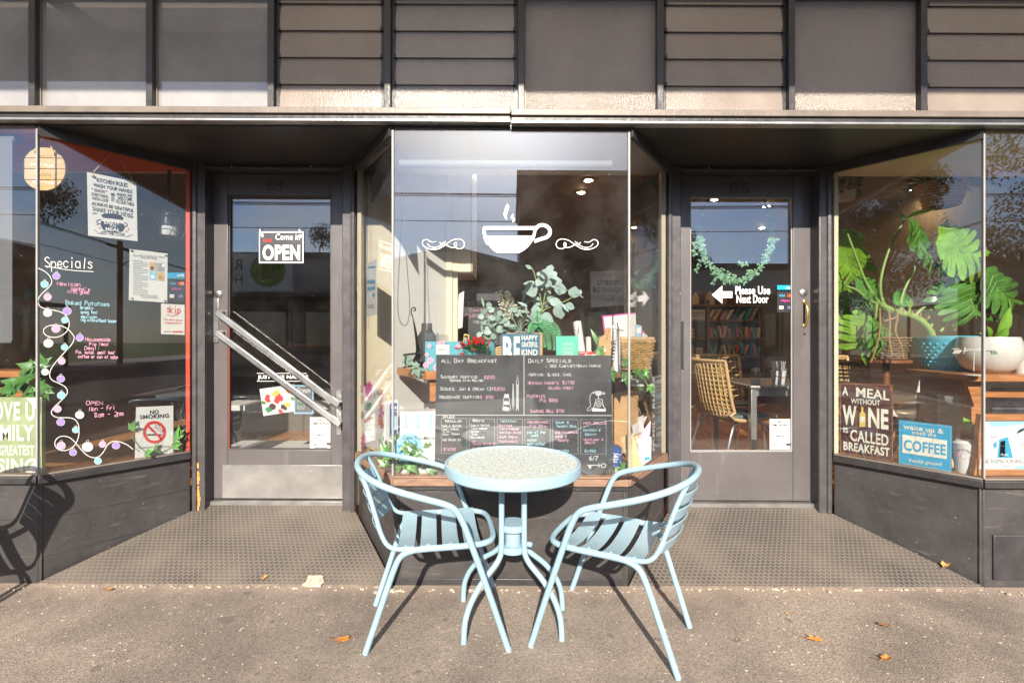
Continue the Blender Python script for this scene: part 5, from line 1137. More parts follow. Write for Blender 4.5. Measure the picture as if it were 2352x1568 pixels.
for i in range(26):
    a = r2.uniform(0, 6.283); e = r2.uniform(.1, 1.4); d = V((math.cos(a) * math.cos(e), math.sin(a) * math.cos(e) - .3, math.sin(e))); p = c + V((0, 0, .08)) + V((d.x * .1, d.y * .08, d.z * .085))
    u = (d + V((r2.uniform(-.6, .6), -.3, r2.uniform(-.2, .7)))).normalized()
    mb.tube([p, p + u * .02, p + u * .038], [.0065, .0025], 'chilli', 7)
mb.build('chillies', t)
# eucalyptus spray and fern
G = lambda zx, zy, y=.42: P(1102.5 + zx / 6, 588 + zy / 6, y)
t = thing('eucalyptus_spray', 'tall silver green artificial eucalyptus spray behind the blue sign', 'plant', (G(850, 1300).x, .42, zs))
mb = MB(); rt = G(840, 1320); 
for pts in ([(840, 1000), (855, 640), (780, 360), (735, 190), (700, 160)], [(840, 1000), (850, 800), (900, 500), (930, 300), (960, 200)], [(845, 800), (870, 740), (1050, 670), (1180, 620), (1290, 560)], [(850, 700), (900, 640), (1060, 520), (1200, 468), (1290, 470)], [(1110, 655), (1200, 690), (1240, 690)], [(870, 760), (930, 830)]):
    mb.tube([G(*p) for p in pts], .0035, 'stem_green', 6, smooth=2)
mb.tube([rt, G(840, 1000)], .004, 'stem_green', 6); mb.build('stem', t)
mb = MB(); r2 = random.Random(9)
for x, y, L, W, an in ((668, 150, 85, 40, 150), (968, 168, 95, 80, 70), (905, 245, 130, 120, 80), (1010, 255, 100, 90, 30), (1035, 355, 165, 150, 10), (835, 270, 110, 90, 140), (820, 370, 110, 100, 230), (680, 370, 150, 45, 185), (700, 465, 155, 150, 200), (1105, 450, 140, 130, 80), (930, 380, 95, 90, 260), (940, 500, 160, 60, 260), (1298, 495, 135, 120, 80), (1372, 505, 85, 50, 70), (1392, 552, 80, 16, -35), (770, 580, 120, 35, 165), (785, 635, 130, 70, 160), (968, 590, 80, 70, 60), (935, 665, 130, 32, 215), (1045, 635, 150, 90, -15), (1245, 692, 115, 80, -20), (1100, 765, 180, 135, -75), (770, 740, 120, 105, 100), (765, 840, 170, 110, 260), (925, 870, 160, 140, -20), (1180, 715, 120, 30, -50), (845, 420, 90, 50, 280), (885, 300, 90, 80, 200)):
    y0 = .42 + r2.uniform(-.07, .06); L *= 1.22; W *= 1.3; a = math.radians(an); cs, sn = math.cos(a), -math.sin(a)
    b = G(x - cs * L / 2, y - sn * L / 2, y0); e = G(x + cs * L / 2, y + sn * L / 2, y0 + r2.uniform(-.02, .02)); d = e - b
    mb.leaf(b, d, V((r2.uniform(-.35, .35), -1, r2.uniform(-.1, .55))), d.length, W / 6 / F * 2.88 * 1.05, 'leaf_grey', bend=r2.uniform(.0, .14), fold=.1, shape=(.15, .72, .98, 1, .85, .5, .0))
mb.build('foliage', t)
t = thing('artificial_fern', 'bright green drooping artificial fern between the blue sign and the mint card', 'plant', (G(900, 1300).x, .40, zs))
mb = MB(); r2 = random.Random(4)
for pts in ([(820, 950), (900, 900), (980, 1000), (1040, 1150), (1030, 1290)], [(810, 960), (860, 930), (920, 1040), (950, 1180), (960, 1280)], [(830, 930), (960, 910), (1060, 990), (1095, 1090), (1090, 1180)], [(800, 960), (740, 930), (690, 980), (680, 1050)], [(800, 930), (790, 820), (800, 760)], [(820, 950), (850, 1010), (880, 1130), (900, 1250)], [(800, 960), (760, 970), (720, 1030), (720, 1080)], [(810, 940), (850, 870), (930, 870), (990, 930)], [(840, 940), (930, 950), (1000, 1040), (1080, 1100)]):
    y0 = .36 + r2.uniform(-.05, .06); L = smooth2(pts, 3); n = len(L)
    mb.tube([G(x, y, y0) for x, y in L], .0018, 'leaf_fern', 4)
    for i in range(1, n - 1, 2):
        a, b = G(*L[i - 1], y0), G(*L[i + 1], y0); d = (b - a).normalized(); sd = d.cross(V((0, -1, 0))).normalized(); ln = .034 * (1 - .65 * i / n)
        for s_ in (-1, 1): mb.leaf(G(*L[i], y0), sd * s_ + d * .35 + V((0, -.15, -.1)), V((0, -1, .3)), ln, .0072, 'leaf_fern', bend=.2, shape=(.6, 1, .8, 0))
mb.build('fronds', t)
# sage bouquet with a white flower head
t = thing('flower_bouquet', 'artificial bouquet with a bristly white flower head and sage leaves left of the eucalyptus', 'flowers', (G(560, 1300).x, .42, zs))
mb = MB(); r2 = random.Random(6); ends = [(100, 730), (40, 870), (70, 1060), (170, 890), (250, 860), (190, 960), (240, 1060), (280, 1010), (570, 650), (590, 760), (640, 850), (680, 900), (380, 900), (350, 1000), (620, 790), (520, 800), (130, 1020), (310, 940)]
for x, y in ends: mb.tube([G(570, 1080), G(540 + (x - 560) * .3, 1000 + (y - 1000) * .2), G(x, y)], .002, 'leaf_sage', 5, smooth=2)
mb.tube([G(570, 1300), G(560, 1080)], .006, 'leaf_sage', 6); mb.tube([G(570, 1080), G(500, 950), G(400, 760), G(330, 600)], .004, 'leaf_sage', 5, smooth=2); mb.build('stem', t)
mb = MB()
for x, y in ends:
    for k in range(5):
        px_, py_ = x + r2.uniform(-55, 55), y + r2.uniform(-50, 50); y0 = .42 + r2.uniform(-.05, .05)
        a = r2.uniform(0, 6.28); d = V((math.cos(a), r2.uniform(-.3, .3), math.sin(a)))
        big = k < 4 and x < 560; mb.leaf(G(px_, py_, y0), d, V((r2.uniform(-.4, .4), -1, .3)), r2.uniform(.035, .05) if big else .065, .036 if big else .016, 'leaf_sage' if k % 3 else 'leaf_grey', bend=.12, shape=(.2, .8, 1, .75, 0))
mb.build('foliage', t); mb = MB()
ax0, ax1 = G(330, 540), G(440, 860); A_ = (ax1 - ax0)
for i in range(420):
    k = r2.random(); a = r2.uniform(0, 6.283); r = .033 * math.sin(math.pi * (.15 + .8 * k)) ** .6; sd = A_.cross(V((0, 1, 0))).normalized()
    dv = sd * math.cos(a) + V((0, -1, 0)) * math.sin(a); p = ax0 + A_ * k + dv * r * .5; e = p + dv * r * .9 - A_.normalized() * .018; mb.tube([p, e], .0007, 'flower_white', 3)
    if i % 4 == 0: mb.ball(e, .0042, 'flower_white', 6, 4)
for x, y in ((200, 520), (225, 500), (245, 545), (270, 490), (300, 480), (365, 550), (380, 575), (380, 900), (400, 860), (370, 930), (545, 750), (560, 775), (500, 680), (30, 880), (50, 860), (120, 720), (30, 1060)): mb.ball(G(x, y, .40), .006, 'flower_white', 7, 5)
mb.build('flower_head', t)
# rolls, red book, board, giraffe
for i, (x0, y0, x1, y1, r, l) in enumerate(((1325, 738, 1341, 850, .025, 'thick white paper roll with a barcode leaning behind the mint card'), (1351, 774, 1354, 850, .016, 'thin white paper roll beside the thick one'))):
    mb = MB(); a, b = P(x0, y0, .42 - .05 * i), P(x1, y1, .42 - .05 * i); b.z = zs + .004; t = thing('paper_roll', l, 'roll', b); mb.tube([a, b], r, 'paper', 16); mb.build('sheet', t)
    mb = MB(); d = (a - b).normalized(); mb.tube([a + d * .0005, a + d * .002], r * .6, 'white_paint', 12); mb.tube([a + d * .0021, a + d * .003], r * .3, 'grey_mid', 10); mb.build('core', t)
    if i == 0:
        mb = MB(); pl = Plane((-1, .365), (1, .365)); s = Sheet(mb, pl, 0)
        for k in range(7): s.rect(1327, 750 + k * 2.4, 1331, 751 + k * 2.4, 'ink')
        mb.build('barcode', t)
mb = MB(); pl = Plane((-1, .28), (1, .28)); yb2 = HZ + (HC - zs) * F / (D0 + .28)
sign('red_book', 'red box lettered in white just above the chalkboard edge', 'box', pl, [(1330, 808), (1368, 808), (1368, yb2), (1330, yb2)], .06, 'red', lambda s: (s.text('MY', 1343, 809, 1349, 812, 'decal_white', .04), s.text('BIG', 1343, 813.5, 1365, 825, 'decal_white', .07), s.rect(1331, 810, 1341, 811, 'decal_white')))
pl = Plane((-1, .34), (1, .34)); mb = MB(); pts = smooth2([(1374, 852), (1374, 786), (1378, 774), (1390, 768), (1391, 756), (1395, 751), (1402, 752), (1404, 760), (1404, 852)], 2)
t = thing('cutting_board', 'tan wooden cutting board with a corded handle behind the white giraffe', 'board', pl.p(1389, 852)); mb.prism([pl.p(x, y) for x, y in pts], (0, .014, 0), 'kraft'); mb.build('board', t, bevel=.003)
mb = MB(); mb.tube([pl.p(1394, 778, .003), pl.p(1395, 768, .006), pl.p(1400, 757, .006), pl.p(1402, 752, .003)], .0015, 'root_brown', 5); mb.lathe([(.004, 0), (0, .001)], pl.p(1394, 778, .002), 'black', 8, ax=(0, -1, 0)); mb.build('cord_loop', t)
c = P(1416, 0, .29); c.z = zs; t = thing('giraffe_figurine', 'glossy white giraffe figurine standing at the right end of the shelf', 'figurine', c); mb = MB()
mb.tube([c + V((.0, 0, 0)), c + V((.0, 0, .06)), c + V((.008, 0, .13)), c + V((.010, 0, .20)), c + V((.010, 0, .235))], .022, 'white_plastic', 14, smooth=1)
for i, v in enumerate(mb.v): k = max(0, min(1, (v.z - zs) / .235)); f = 1.25 - .8 * k ** .7; v.x = c.x + .010 * k + (v.x - c.x - .010 * k) * f; v.y = c.y + (v.y - c.y) * f
mb.ball(c + V((.014, -.004, .243)), .016, 'white_plastic', 12, 8, (1.5, .9, .8)); mb.ball(c + V((.034, -.006, .238)), .010, 'white_plastic', 10, 6)
for dx in (-.004, .008): mb.tube([c + V((dx, 0, .25)), c + V((dx - .003, 0, .272))], .003, 'white_plastic', 6); mb.ball(c + V((dx - .003, 0, .273)), .0045, 'white_plastic', 6, 5)
mb.leaf(c + V((-.006, 0, .25)), V((-1, 0, .4)), V((0, -1, 0)), .022, .012, 'white_plastic'); 
for i in range(9): mb.ball(c + V((-.010 - .002 * max(0, 5 - i), 0, .07 + i * .019)), .0055, 'white_plastic', 7, 5)
mb.build('body', t)
# wicker basket with papers
bx, by_, bz = .735, .45, zs
t = thing('wicker_basket', 'golden wicker basket full of papers at the right end of the shelf', 'basket', (bx, by_, bz)); mb = MB(); r2 = random.Random(8)
def rect_loop(z, hw, hd, n=7, wob=0, ph=0):
    pts = []
    for (x0, y0), (x1, y1) in (((-hw, -hd), (hw, -hd)), ((hw, -hd), (hw, hd)), ((hw, hd), (-hw, hd)), ((-hw, hd), (-hw, -hd))):
        for i in range(n):
            k = i / n; o = wob * (1 if (i + ph) % 2 else -1); x, y = x0 + (x1 - x0) * k, y0 + (y1 - y0) * k
            nx, ny = (0, -1) if y0 == y1 == -hd else (1, 0) if x0 == x1 == hw else (0, 1) if y0 == y1 else (-1, 0)
            pts.append((bx + x + nx * o, by_ + y + ny * o, z))
    return pts
for i in range(15): k = i / 14; mb.tube(rect_loop(bz + .008 + .15 * k, .075 + .02 * k, .06 + .014 * k, 8, .0045, i), .0058, 'wicker', 6, closed=True)
mb.build('weave', t); mb = MB()
for i in range(4): mb.tube(rect_loop(bz + .166 + .006 * (i % 2), .093 + .006 * (i // 2), .073 + .006 * (i // 2), 8, .003, i), .006, 'wicker', 6, closed=True)
mb.build('rim', t); mb = MB(); mb.tube([(bx - .1, by_ - .065, bz + .185), (bx + .1, by_ - .065, bz + .185)], .012, 'pale_wood', 10); mb.build('rim_bar', t)
mb = MB(); mb.box((bx - .07, by_ - .055, bz + .003), (bx + .07, by_ + .055, bz + .006), 'wicker'); mb.build('base', t)
pl = Plane((-1, .44), (1, .44))
sign('pink_edged_card', 'large cream card with a pink edge standing in the wicker basket', 'card', pl, [(1383, 725), (1460, 717), (1464, 800), (1392, 800)], .003, 'magenta', lambda s: s.poly([(1387, 728), (1460, 720), (1463, 800), (1395, 800)], 'paper'))
for k, (q4, m, l) in enumerate(([[(1461, 745), (1474, 748), (1474, 800), (1461, 800)], 'sky_print', 'pale blue envelope standing in the wicker basket'], [[(1475, 757), (1481, 762), (1481, 800), (1474, 800)], 'magenta', 'narrow pink leaflet standing in the wicker basket'], [[(1482, 766), (1487, 770), (1487, 800), (1481, 800)], 'paper', 'narrow white leaflet standing in the wicker basket'])):
    sign('leaflet', l, 'leaflet', Plane((-1, .425 - .012 * k), (1, .425 - .012 * k)), q4, .002, m, lambda s, q4=q4: s.rect(q4[0][0] + 1, q4[0][1] + 8, q4[1][0] - 1, q4[0][1] + 20, 'white_paint'))
# things low down at the right end of the middle window
z7 = lambda x, y: (1372 + x / 4.129, 722.7 + y / 4.129)
mb = MB(); pl = Plane((-1, .42), (1, .42)); mb.slab(pl, [z7(130, 760), z7(388, 690), z7(392, 1300), z7(130, 1300)], .02, 'kraft'); mb.build('backing_panel', label='tan backing panel under the right end of the shelf', cat='panel')
pl = Plane((-1, .10), (1, .10))
def dr(s):
    s.text('CERAMIC', *z7(150, 1360), *z7(204, 1378), 'decal_white', .04); s.text('MUG', *z7(150, 1385), *z7(186, 1402), 'decal_white', .05)
    s.line([z7(*p) for p in ((150, 1310), (165, 1320), (180, 1312), (195, 1322), (205, 1316))], 1.2, 'decal_white', 1); s.disc(*z7(170, 1335), 3, 2, 'decal_white'); s.line([z7(*p) for p in ((150, 1345), (175, 1350), (205, 1345))], 1, 'decal_white', 1)
    for x, y in ((218, 1330), (222, 1390), (200, 1290), (215, 1430), (160, 1430)): s.disc(*z7(x, y), 1, 1, 'floral_pale', 6)
sign('mug_box', 'small navy ceramic mug box with white lettering beside the chalkboard foot', 'box', pl, [z7(132, 1245), z7(230, 1262), z7(240, 1460), z7(132, 1440)], .08, 'navy', dr)
pl = Plane((-1, .12), (1, .12))
for k, (q4, m, l, y) in enumerate((([(218, 1165), (330, 1115), (430, 1440), (310, 1480)], 'pale_wood', 'tan folder leaning at the front of the papers in the right return', .06), ([(330, 1050), (470, 960), (395, 1160), (340, 1180)], 'paper', 'white printed sheet among the papers in the right return', .22), ([(380, 975), (440, 950), (440, 1100), (390, 1120)], 'chalk_white', 'white envelope behind the printed sheet in the right return', .26), ([(400, 1150), (505, 1005), (500, 1130), (420, 1220)], 'floral_pale', 'lilac booklet among the papers in the right return', .20), ([(345, 1140), (420, 1110), (395, 1200), (350, 1230)], 'kraft', 'small kraft envelope among the papers in the right return', .17), ([(318, 1290), (380, 1270), (440, 1440), (330, 1480)], 'sky_print', 'pale blue card at the foot of the papers in the right return', .075))):
    pk = Plane((-1, y), (1, y)); mb = MB(); mb.slab(pk, [z7(*p) for p in q4], .003, m); t = thing('paper_sheet', l, 'paper', pk.p(*z7(*q4[2]))); mb.build('sheet', t)
    q = MB(); s = Sheet(q, pk, .001); a = q4[0]
    for i in range(4): s.line([z7(a[0] + 25 + i * 4, a[1] + 25 + i * 22), z7(a[0] + 60, a[1] + 8 + i * 22)], .5, 'grey_mid')
    q.build('print', t)
pk = Plane((.66, .12), (.80, .34)); mb = MB()
t = thing('white_scribbled_box', 'white carton scribbled with blue marker in the right return', 'box', pk.p(*z7(440, 1420))); mb.slab(Plane((-1, .16), (1, .16)), [z7(380, 1190), z7(450, 1152), z7(515, 1160), z7(508, 1370)][:0] or [z7(378, 1180), z7(512, 1160), z7(508, 1370), z7(425, 1430)], .05, 'white_plastic'); mb.build('carton', t)
q = MB(); s = Sheet(q, Plane((-1, .16), (1, .16)), .002); s.line([z7(*p) for p in ((445, 1400), (460, 1340), (455, 1390), (475, 1320), (468, 1390), (490, 1330), (482, 1385), (500, 1340), (500, 1380))], 2, 'pop_blue', 1); s.line([z7(*p) for p in ((440, 1230), (480, 1280), (470, 1220), (500, 1290))], .5, 'grey_mid', 1); q.build('scribble', t)
for k, yy in enumerate((620, 655)):
    mb = MB(); pk = Plane((-1, .3), (1, .3)); mb.slab(pk, [z7(318, yy), z7(440, yy + 5), z7(445, yy + 25), z7(318, yy + 18)], .1, 'paper'); mb.build('notepad', label=('upper' if k == 0 else 'lower') + ' white notepad of the two under the wicker basket', cat='notepad')
# ivy
def ivy(label, pts, leaves, y, m='leaf_ivy', sz=.055, seed=1, pl=None):
    t = thing('ivy_garland', label, 'plant', P(pts[0][0], pts[0][1], y)); r2 = random.Random(seed)
    g = (lambda x, yy, d=0: P(x, yy, y + d)) if pl is None else (lambda x, yy, d=0: pl.p(x, yy, -d))
    mb = MB(); mb.tube([g(*p) for p in pts], .0018, 'stem_green', 5, smooth=2); mb.build('vine', t); mb = MB()
    for x, yy, an, k in leaves:
        a = math.radians(an); b = g(x, yy, r2.uniform(-.02, .03)); d = V((math.cos(a), r2.uniform(-.25, .1), math.sin(a))); L = sz * k; n0 = V((r2.uniform(-.3, .3), -1, r2.uniform(.1, .6)))
        mb.leaf(b, d, n0, L, L * .62, m, bend=.12, fold=.2, shape=(.3, .95, .8, .5, .2, 0))
        q_ = d.cross(n0).normalized()
        for s_ in (-1, 1): mb.leaf(b + d * (L * .12), d * .55 + q_ * (.85 * s_), n0, L * .66, L * .42, m, bend=.15, fold=.12, shape=(.5, 1, .7, .3, 0)); mb.leaf(b + d * (L * .05), -d * .35 + q_ * (.9 * s_), n0, L * .4, L * .3, m, bend=.1, fold=.1, shape=(.5, 1, .6, 0))
    mb.build('foliage', t); return t
ivy('ivy strand trailing from the right end of the shelf over the chalkboard corner', [(1372, 812), (1395, 840), (1420, 856), (1450, 855), (1475, 860), (1490, 890)], [(1372, 812, -40, 1.3), (1385, 800, 200, 1.1), (1436, 838, 60, 1.25), (1436, 838, -50, .6), (1402, 850, -70, 1.4), (1436, 860, -80, 1.35), (1460, 850, -50, 1.2), (1480, 850, -60, 1.1), (1494, 885, -80, 1.0), (1445, 862, -20, 1), (1405, 860, -110, 1)], .2, seed=3)
mb = MB(); mb.leaf(P(1382, 805, .38), V((-.5, -.2, 1)), V((0, -1, 0)), .14, .03, 'leaf_ivy'); mb.leaf(P(1390, 808, .38), V((-.3, -.2, .8)), V((0, -1, 0)), .1, .03, 'leaf_ivy'); mb.build('long_leaf_sprig', label='dark pointed leaf sprig between the thin roll and the cutting board', cat='plant')
ivy('ivy strand in front of the white appliance box', [(900, 1075), (930, 1062), (965, 1040), (990, 1060), (1002, 1065)], [(930, 1022, -30, 1.7), (945, 1030, -60, 1.6), (990, 1012, 200, 1.6), (960, 1050, -120, 1.3), (940, 1062, -50, 1.3), (980, 1068, -30, 1.2), (925, 1064, 190, 1.3), (905, 1060, 100, 1.2), (985, 1078, 0, 1.0)], .035, m='leaf_ivy', sz=.062, seed=5)
ivy('ivy strand behind the left return leaflet', [(880, 1060), (890, 1030), (905, 1040)], [(892, 1025, 80, 1.5), (902, 1018, 60, 1.3), (888, 1045, 120, 1.3), (905, 1050, 20, 1.2), (898, 1065, -20, 1.3), (885, 1065, 150, 1)], .10, seed=6)
ivy('olive leafed sprig drooping over the left end of the shelf', [(930, 824), (950, 842), (970, 852), (985, 848)], [(930, 824, -30, 1.4), (955, 843, -70, 1.3), (965, 848, -100, 1.3), (975, 845, -20, 1.2), (960, 840, 160, .9)], .28, m='leaf_sage', seed=8)
ivy('small ivy sprig behind the navy mug box', [(1405, 1083), (1430, 1080), (1450, 1078)], [(1415, 1080, 30, .9), (1430, 1076, 60, 1), (1440, 1082, 0, .8)], .09, seed=9)
ivy('glossy ivy spilling from the timber shelf above the green sign', [(95, 870), (60, 862), (40, 880), (30, 900)], [(85, 850, 190, 1.8), (95, 858, 120, 1.5), (62, 868, 200, 1.7), (50, 880, 170, 1.8), (40, 885, -150, 1.7), (60, 890, -60, 1.5), (90, 880, -70, 1.5), (100, 840, 100, 1.3), (102, 890, -80, 1.3), (75, 845, 160, 1.4), (30, 892, -170, 1.4)], .12, sz=.062, seed=10)
ivy('ivy leaves in front of the left no smoking sign', [(300, 1000), (330, 1040), (370, 1040), (400, 1020)], [(302, 985, 70, 1.1), (335, 1042, 30, 1.1), (350, 1040, 60, 1.3), (405, 1010, 80, 1.4), (412, 1000, 100, 1.3), (398, 1025, 20, 1.1)], .4, seed=12, pl=LS.off(.02))
mb = MB(); mb.leaf(P(62, 690, .8), V((.3, 0, 1)), V((0, -1, .3)), .13, .08, 'leaf_ivy', shape=(.3, .9, 1, .7, 0)); mb.leaf(P(70, 740, .8), V((-.8, 0, .5)), V((0, -1, .3)), .1, .06, 'leaf_ivy'); mb.leaf(P(75, 730, .8), V((.4, 0, .5)), V((0, -1, .3)), .08, .05, 'leaf_ivy'); mb.tube([P(66, 700, .8), P(70, 770, .8)], .003, 'stem_green', 5); mb.build('leafy_sprig', label='leafy sprig hanging deep behind the grey blind edge', cat='plant')
# ================================================================ RIGHT AND LEFT WINDOW TABLES
def window_table(label, sg, ex=2.474, bx=2.50):
    sh_ = lambda x, y: x + (ex - 2.474) + (bx - ex - .026) * max(0, (y - .14)) / .48
    f = lambda x, y, z: (sg * sh_(x, y), y, z) if x < 3.5 else (sg * x, y, z); f0 = lambda x, y, z: (sg * x, y, z); m = 'timber'
    t = thing('console_table', label, 'table', (sg * 3.2, .45, .2)); zt = 1.0775
    mb = MB(); mb.prism([f(2.474, .14, zt - .036), f(4.25, .14, zt - .036), f(4.25, .62, zt - .036), f(2.50, .62, zt - .036)], (0, 0, .036), m); mb.build('table_top', t, bevel=.004)
    mb = MB(); mb.prism([f(2.56, .21, .935), f(2.585, .23, .935), f(2.585, .58, .935), f(2.56, .58, .935)], (0, 0, .106), m); mb.build('apron', t, bevel=.002)
    mb = MB(); mb.prism([f(2.57, .235, .945), f(4.2, .235, .945), f(4.2, .26, .945), f(2.57, .26, .945)], (0, 0, .032), m); mb.build('front_rail', t, bevel=.002)
    for x, y in ((2.57, .22), (2.57, .52), (4.15, .22)):
        mb = MB(); mb.prism([f(x - .025, y, .2), f(x + .05, y, .2), f(x + .05, y + .07, .2), f(x - .025, y + .07, .2)], (0, 0, .734 if y > .5 or x > 3 else .84), m); mb.build('leg', t, bevel=.003)
    mb = MB(); mb.prism([f(2.49, .20, .93), f(2.57, .20, .93), f(2.57, .225, .99), f(2.49, .225, .99)][:0] or [f(2.545, .205, .90), f(2.60, .205, .93), f(2.60, .205, 1.04), f(2.50, .205, 1.04)], (0, .03, 0), m); mb.build('corner_bracket', t)
    return t
window_table('orange timber console table under the blue and white pots in the right window', 1); window_table('orange timber console table above the green sign in the left window', -1, 2.56, 3.02)
zt = 1.0775
ZC = lambda zx, zy, y=.6: P(1837.5 + zx / 2.8437, 269.5 + zy / 2.8437, y)
def pot(name, label, c, prof, m, soil=True, parts=None):
    t = thing(name, label, 'pot', c); mb = MB(); mb.lathe(prof, c, m, 32); mb.build('pot', t)
    if soil: mb = MB(); r, h = prof[-1][0] * .96, prof[-1][1] * .93; mb.lathe([(r, h), (0, h + .005)], c, 'bark', 20); mb.build('soil', t)
    return t
# monstera in the blue pot
pc = P(2180, 0, .56); pc.z = zt
t = thing('monstera_plant', 'large split leaf plant in a dimpled turquoise pot behind the right splayed window', 'plant', pc)
mb = MB(); mb.lathe([(.0, 0), (.115, 0), (.15, .12), (.165, .2), (.168, .212), (.158, .212), (.15, .18), (0, .18)], pc, 'pot_blue', 32)
for i in range(7):
    for k in range(26):
        a = (k + .5 * (i % 2)) * 6.2832 / 26; r = .120 + .04 * (i + 1) / 8 + .003; mb.ball((pc.x + r * math.cos(a), pc.y + r * math.sin(a), zt + .03 + i * .022), .0075, 'pot_blue', 6, 4, (1, 1, 1))
mb.build('pot', t)
mb = MB()
for pts, r in (([(870, 1450), (850, 1380), (760, 1300), (640, 1275), (560, 1245), (520, 1215)], .02),): mb.tube([ZC(*p) for p in pts], r, 'stem_green', 10, smooth=2)
for k in range(5): mb.tube([ZC(600 + k * 55, 1255 + k * 13, .6), ZC(608 + k * 55, 1258 + k * 13, .6)], .0235, 'root_brown', 10)
mb.build('main_stem', t); mb = MB()
for pts in ([(560, 1245), (520, 1150), (530, 1020), (590, 830), (690, 660)], [(660, 1270), (655, 1200), (690, 1100), (750, 980), (825, 870)], [(755, 1290), (810, 1235), (930, 1165), (1100, 1080)], [(520, 1215), (470, 1150), (420, 1060), (310, 760)], [(860, 1390), (850, 1240), (870, 1120), (960, 1010)], [(500, 1215), (440, 1190), (380, 1130), (300, 1100)], [(920, 1400), (960, 1310), (1060, 1180), (1110, 1130)], [(500, 1215), (495, 1290), (490, 1320)], [(1000, 1390), (1080, 1260), (1160, 1150), (1225, 1040)], [(700, 1290), (720, 1250), (690, 1200)]):
    mb.tube([ZC(*p, y=.6) for p in pts], [.0105, .006], 'stem_green', 8, smooth=2)
mb.build('leaf_stalk', t); mb = MB()
for pts in ([(580, 1260), (590, 1330), (580, 1450), (600, 1550)], [(520, 1240), (525, 1400), (480, 1560), (460, 1600)], [(640, 1300), (615, 1400), (660, 1480), (675, 1570)], [(550, 1330), (630, 1310), (650, 1260)]): mb.tube([ZC(*p, y=.5) for p in pts], .0055, 'root_brown', 6, smooth=2)
mb.build('aerial_root', t)
def monstera(mb, base, tip, W, face, m, bend=.15, slots=6, seed=0):
    r2 = random.Random(seed); d = tip - base; L = d.length; d.normalize(); q = d.cross(V(face)).normalized(); n = q.cross(d).normalized()
    if n.y > 0: n = -n
    def pt(t, u, dr=0):
        w = W * .5; return base + d * (L * (t + dr)) + q * (u * w) - n * (bend * L * (t * t * .5 + .55 * (abs(u)) ** 2)) + n * (.05 * L * math.sin(t * 9 + u * 3))
    wd = lambda t: max(.10, math.sin(math.pi * min(1, .2 + .82 * t)) ** .6)
    for s in (-1, 1):
        inner = .48
        for i in range(slots):
            t0, t1 = -.10 + 1.06 * i / slots, -.10 + 1.06 * (i + 1) / slots
            vs = []; fs = []
            tm0, tm1 = max(0, t0 * .9), min(.99, max(0.04, t1 * .9))
            for j, u in enumerate((0, .24, inner, .66, .86, 1.0)):
                g = 0 if u <= inner else (.04 + .10 * (u - inner) / (1 - inner)) * (t1 - t0)
                if i in (0,): g *= .5
                e0, e1 = wd(tm0), wd(tm1); ww = (e0 + e1) / 2; k = u * ww; dr = .20 * u
                if u == 1.0: g = .26 * (t1 - t0)
                f = u / inner if u < inner else 1
                a0 = tm0 * (1 - f) + t0 * f; a1 = tm1 * (1 - f) + t1 * f
                vs += [pt(a0 + g, s * k, dr), pt((a0 + a1) / 2, s * k * (1.03 if u == 1 else 1), dr * (1.0)), pt(a1 - g, s * k, dr)]
            for j in range(5):
                o = 3 * j; fs += [(o, o + 1, o + 4, o + 3), (o + 1, o + 2, o + 5, o + 4)]
            mb.add(vs, fs, m)
            if i: ww = wd(max(0, min(.99, (t0 + t1) * .45))); mb.tube([pt(max(0, (t0 + t1) * .43), 0) + n * .002, pt((t0 + t1) * .47, s * .42 * ww, .09) + n * .002, pt((t0 + t1) * .5, s * .8 * ww, .165) + n * .002], [.0022, .0008], 'stem_green', 4)
    mb.tube([base - n * 0, pt(.5, 0) + n * .002, pt(.95, 0) + n * .002], [.004, .0015], 'stem_green', 5)
leaves = [((298, 745), (345, 1035), 300, .80, 1, 'leaf_lime', (0.25, -1, .25)), ((735, 668), (860, 905), 225, .52, 2, 'leaf_green', (.5, -.8, .35)), ((920, 770), (1150, 905), 290, .55, 3, 'leaf_lime', (-.1, -.9, .5)), ((1222, 1020), (1380, 1195), 235, .5, 4, 'leaf_green', (.1, -.9, .4)), ((1105, 1090), (1150, 1275), 280, .5, 5, 'leaf_green', (-.1, -1, .35)), ((285, 1085), (290, 1340), 200, .82, 6, 'leaf_lime', (.2, -1, .3)), ((490, 1312), (395, 1490), 235, .70, 7, 'leaf_lime', (.3, -1, .4)), ((440, 1075), (475, 1250), 160, .72, 8, 'leaf_green', (.3, -1, .2)), ((1000, 1000), (1060, 1030), 150, .62, 9, 'leaf_green', (0, -.7, .7)), ((1080, 1085), (935, 1190), 130, .55, 10, 'leaf_green', (.0, -.9, .5)), ((380, 1060), (490, 1130), 110, .62, 11, 'leaf_green', (.2, -1, .3)), ((1060, 975), (925, 985), 90, .6, 13, 'leaf_lime', (.0, -.7, .7)), ((470, 1330), (545, 1470), 170, .66, 14, 'leaf_green', (.3, -1, .3))]
for (bx0, by0), (tx0, ty0), wz, y, sd_, m, fc in leaves:
    mb = MB(); b = ZC(bx0, by0, y); e = ZC(tx0, ty0, y - .02); e = b + (e - b) * 1.25; b = b - (e - b) * .05; monstera(mb, b, e, wz / 2.8437 / F * (D0 + y) * 1.62, fc, m, seed=sd_, slots=6 if wz > 150 else 5); mb.build('split_leaf', t)
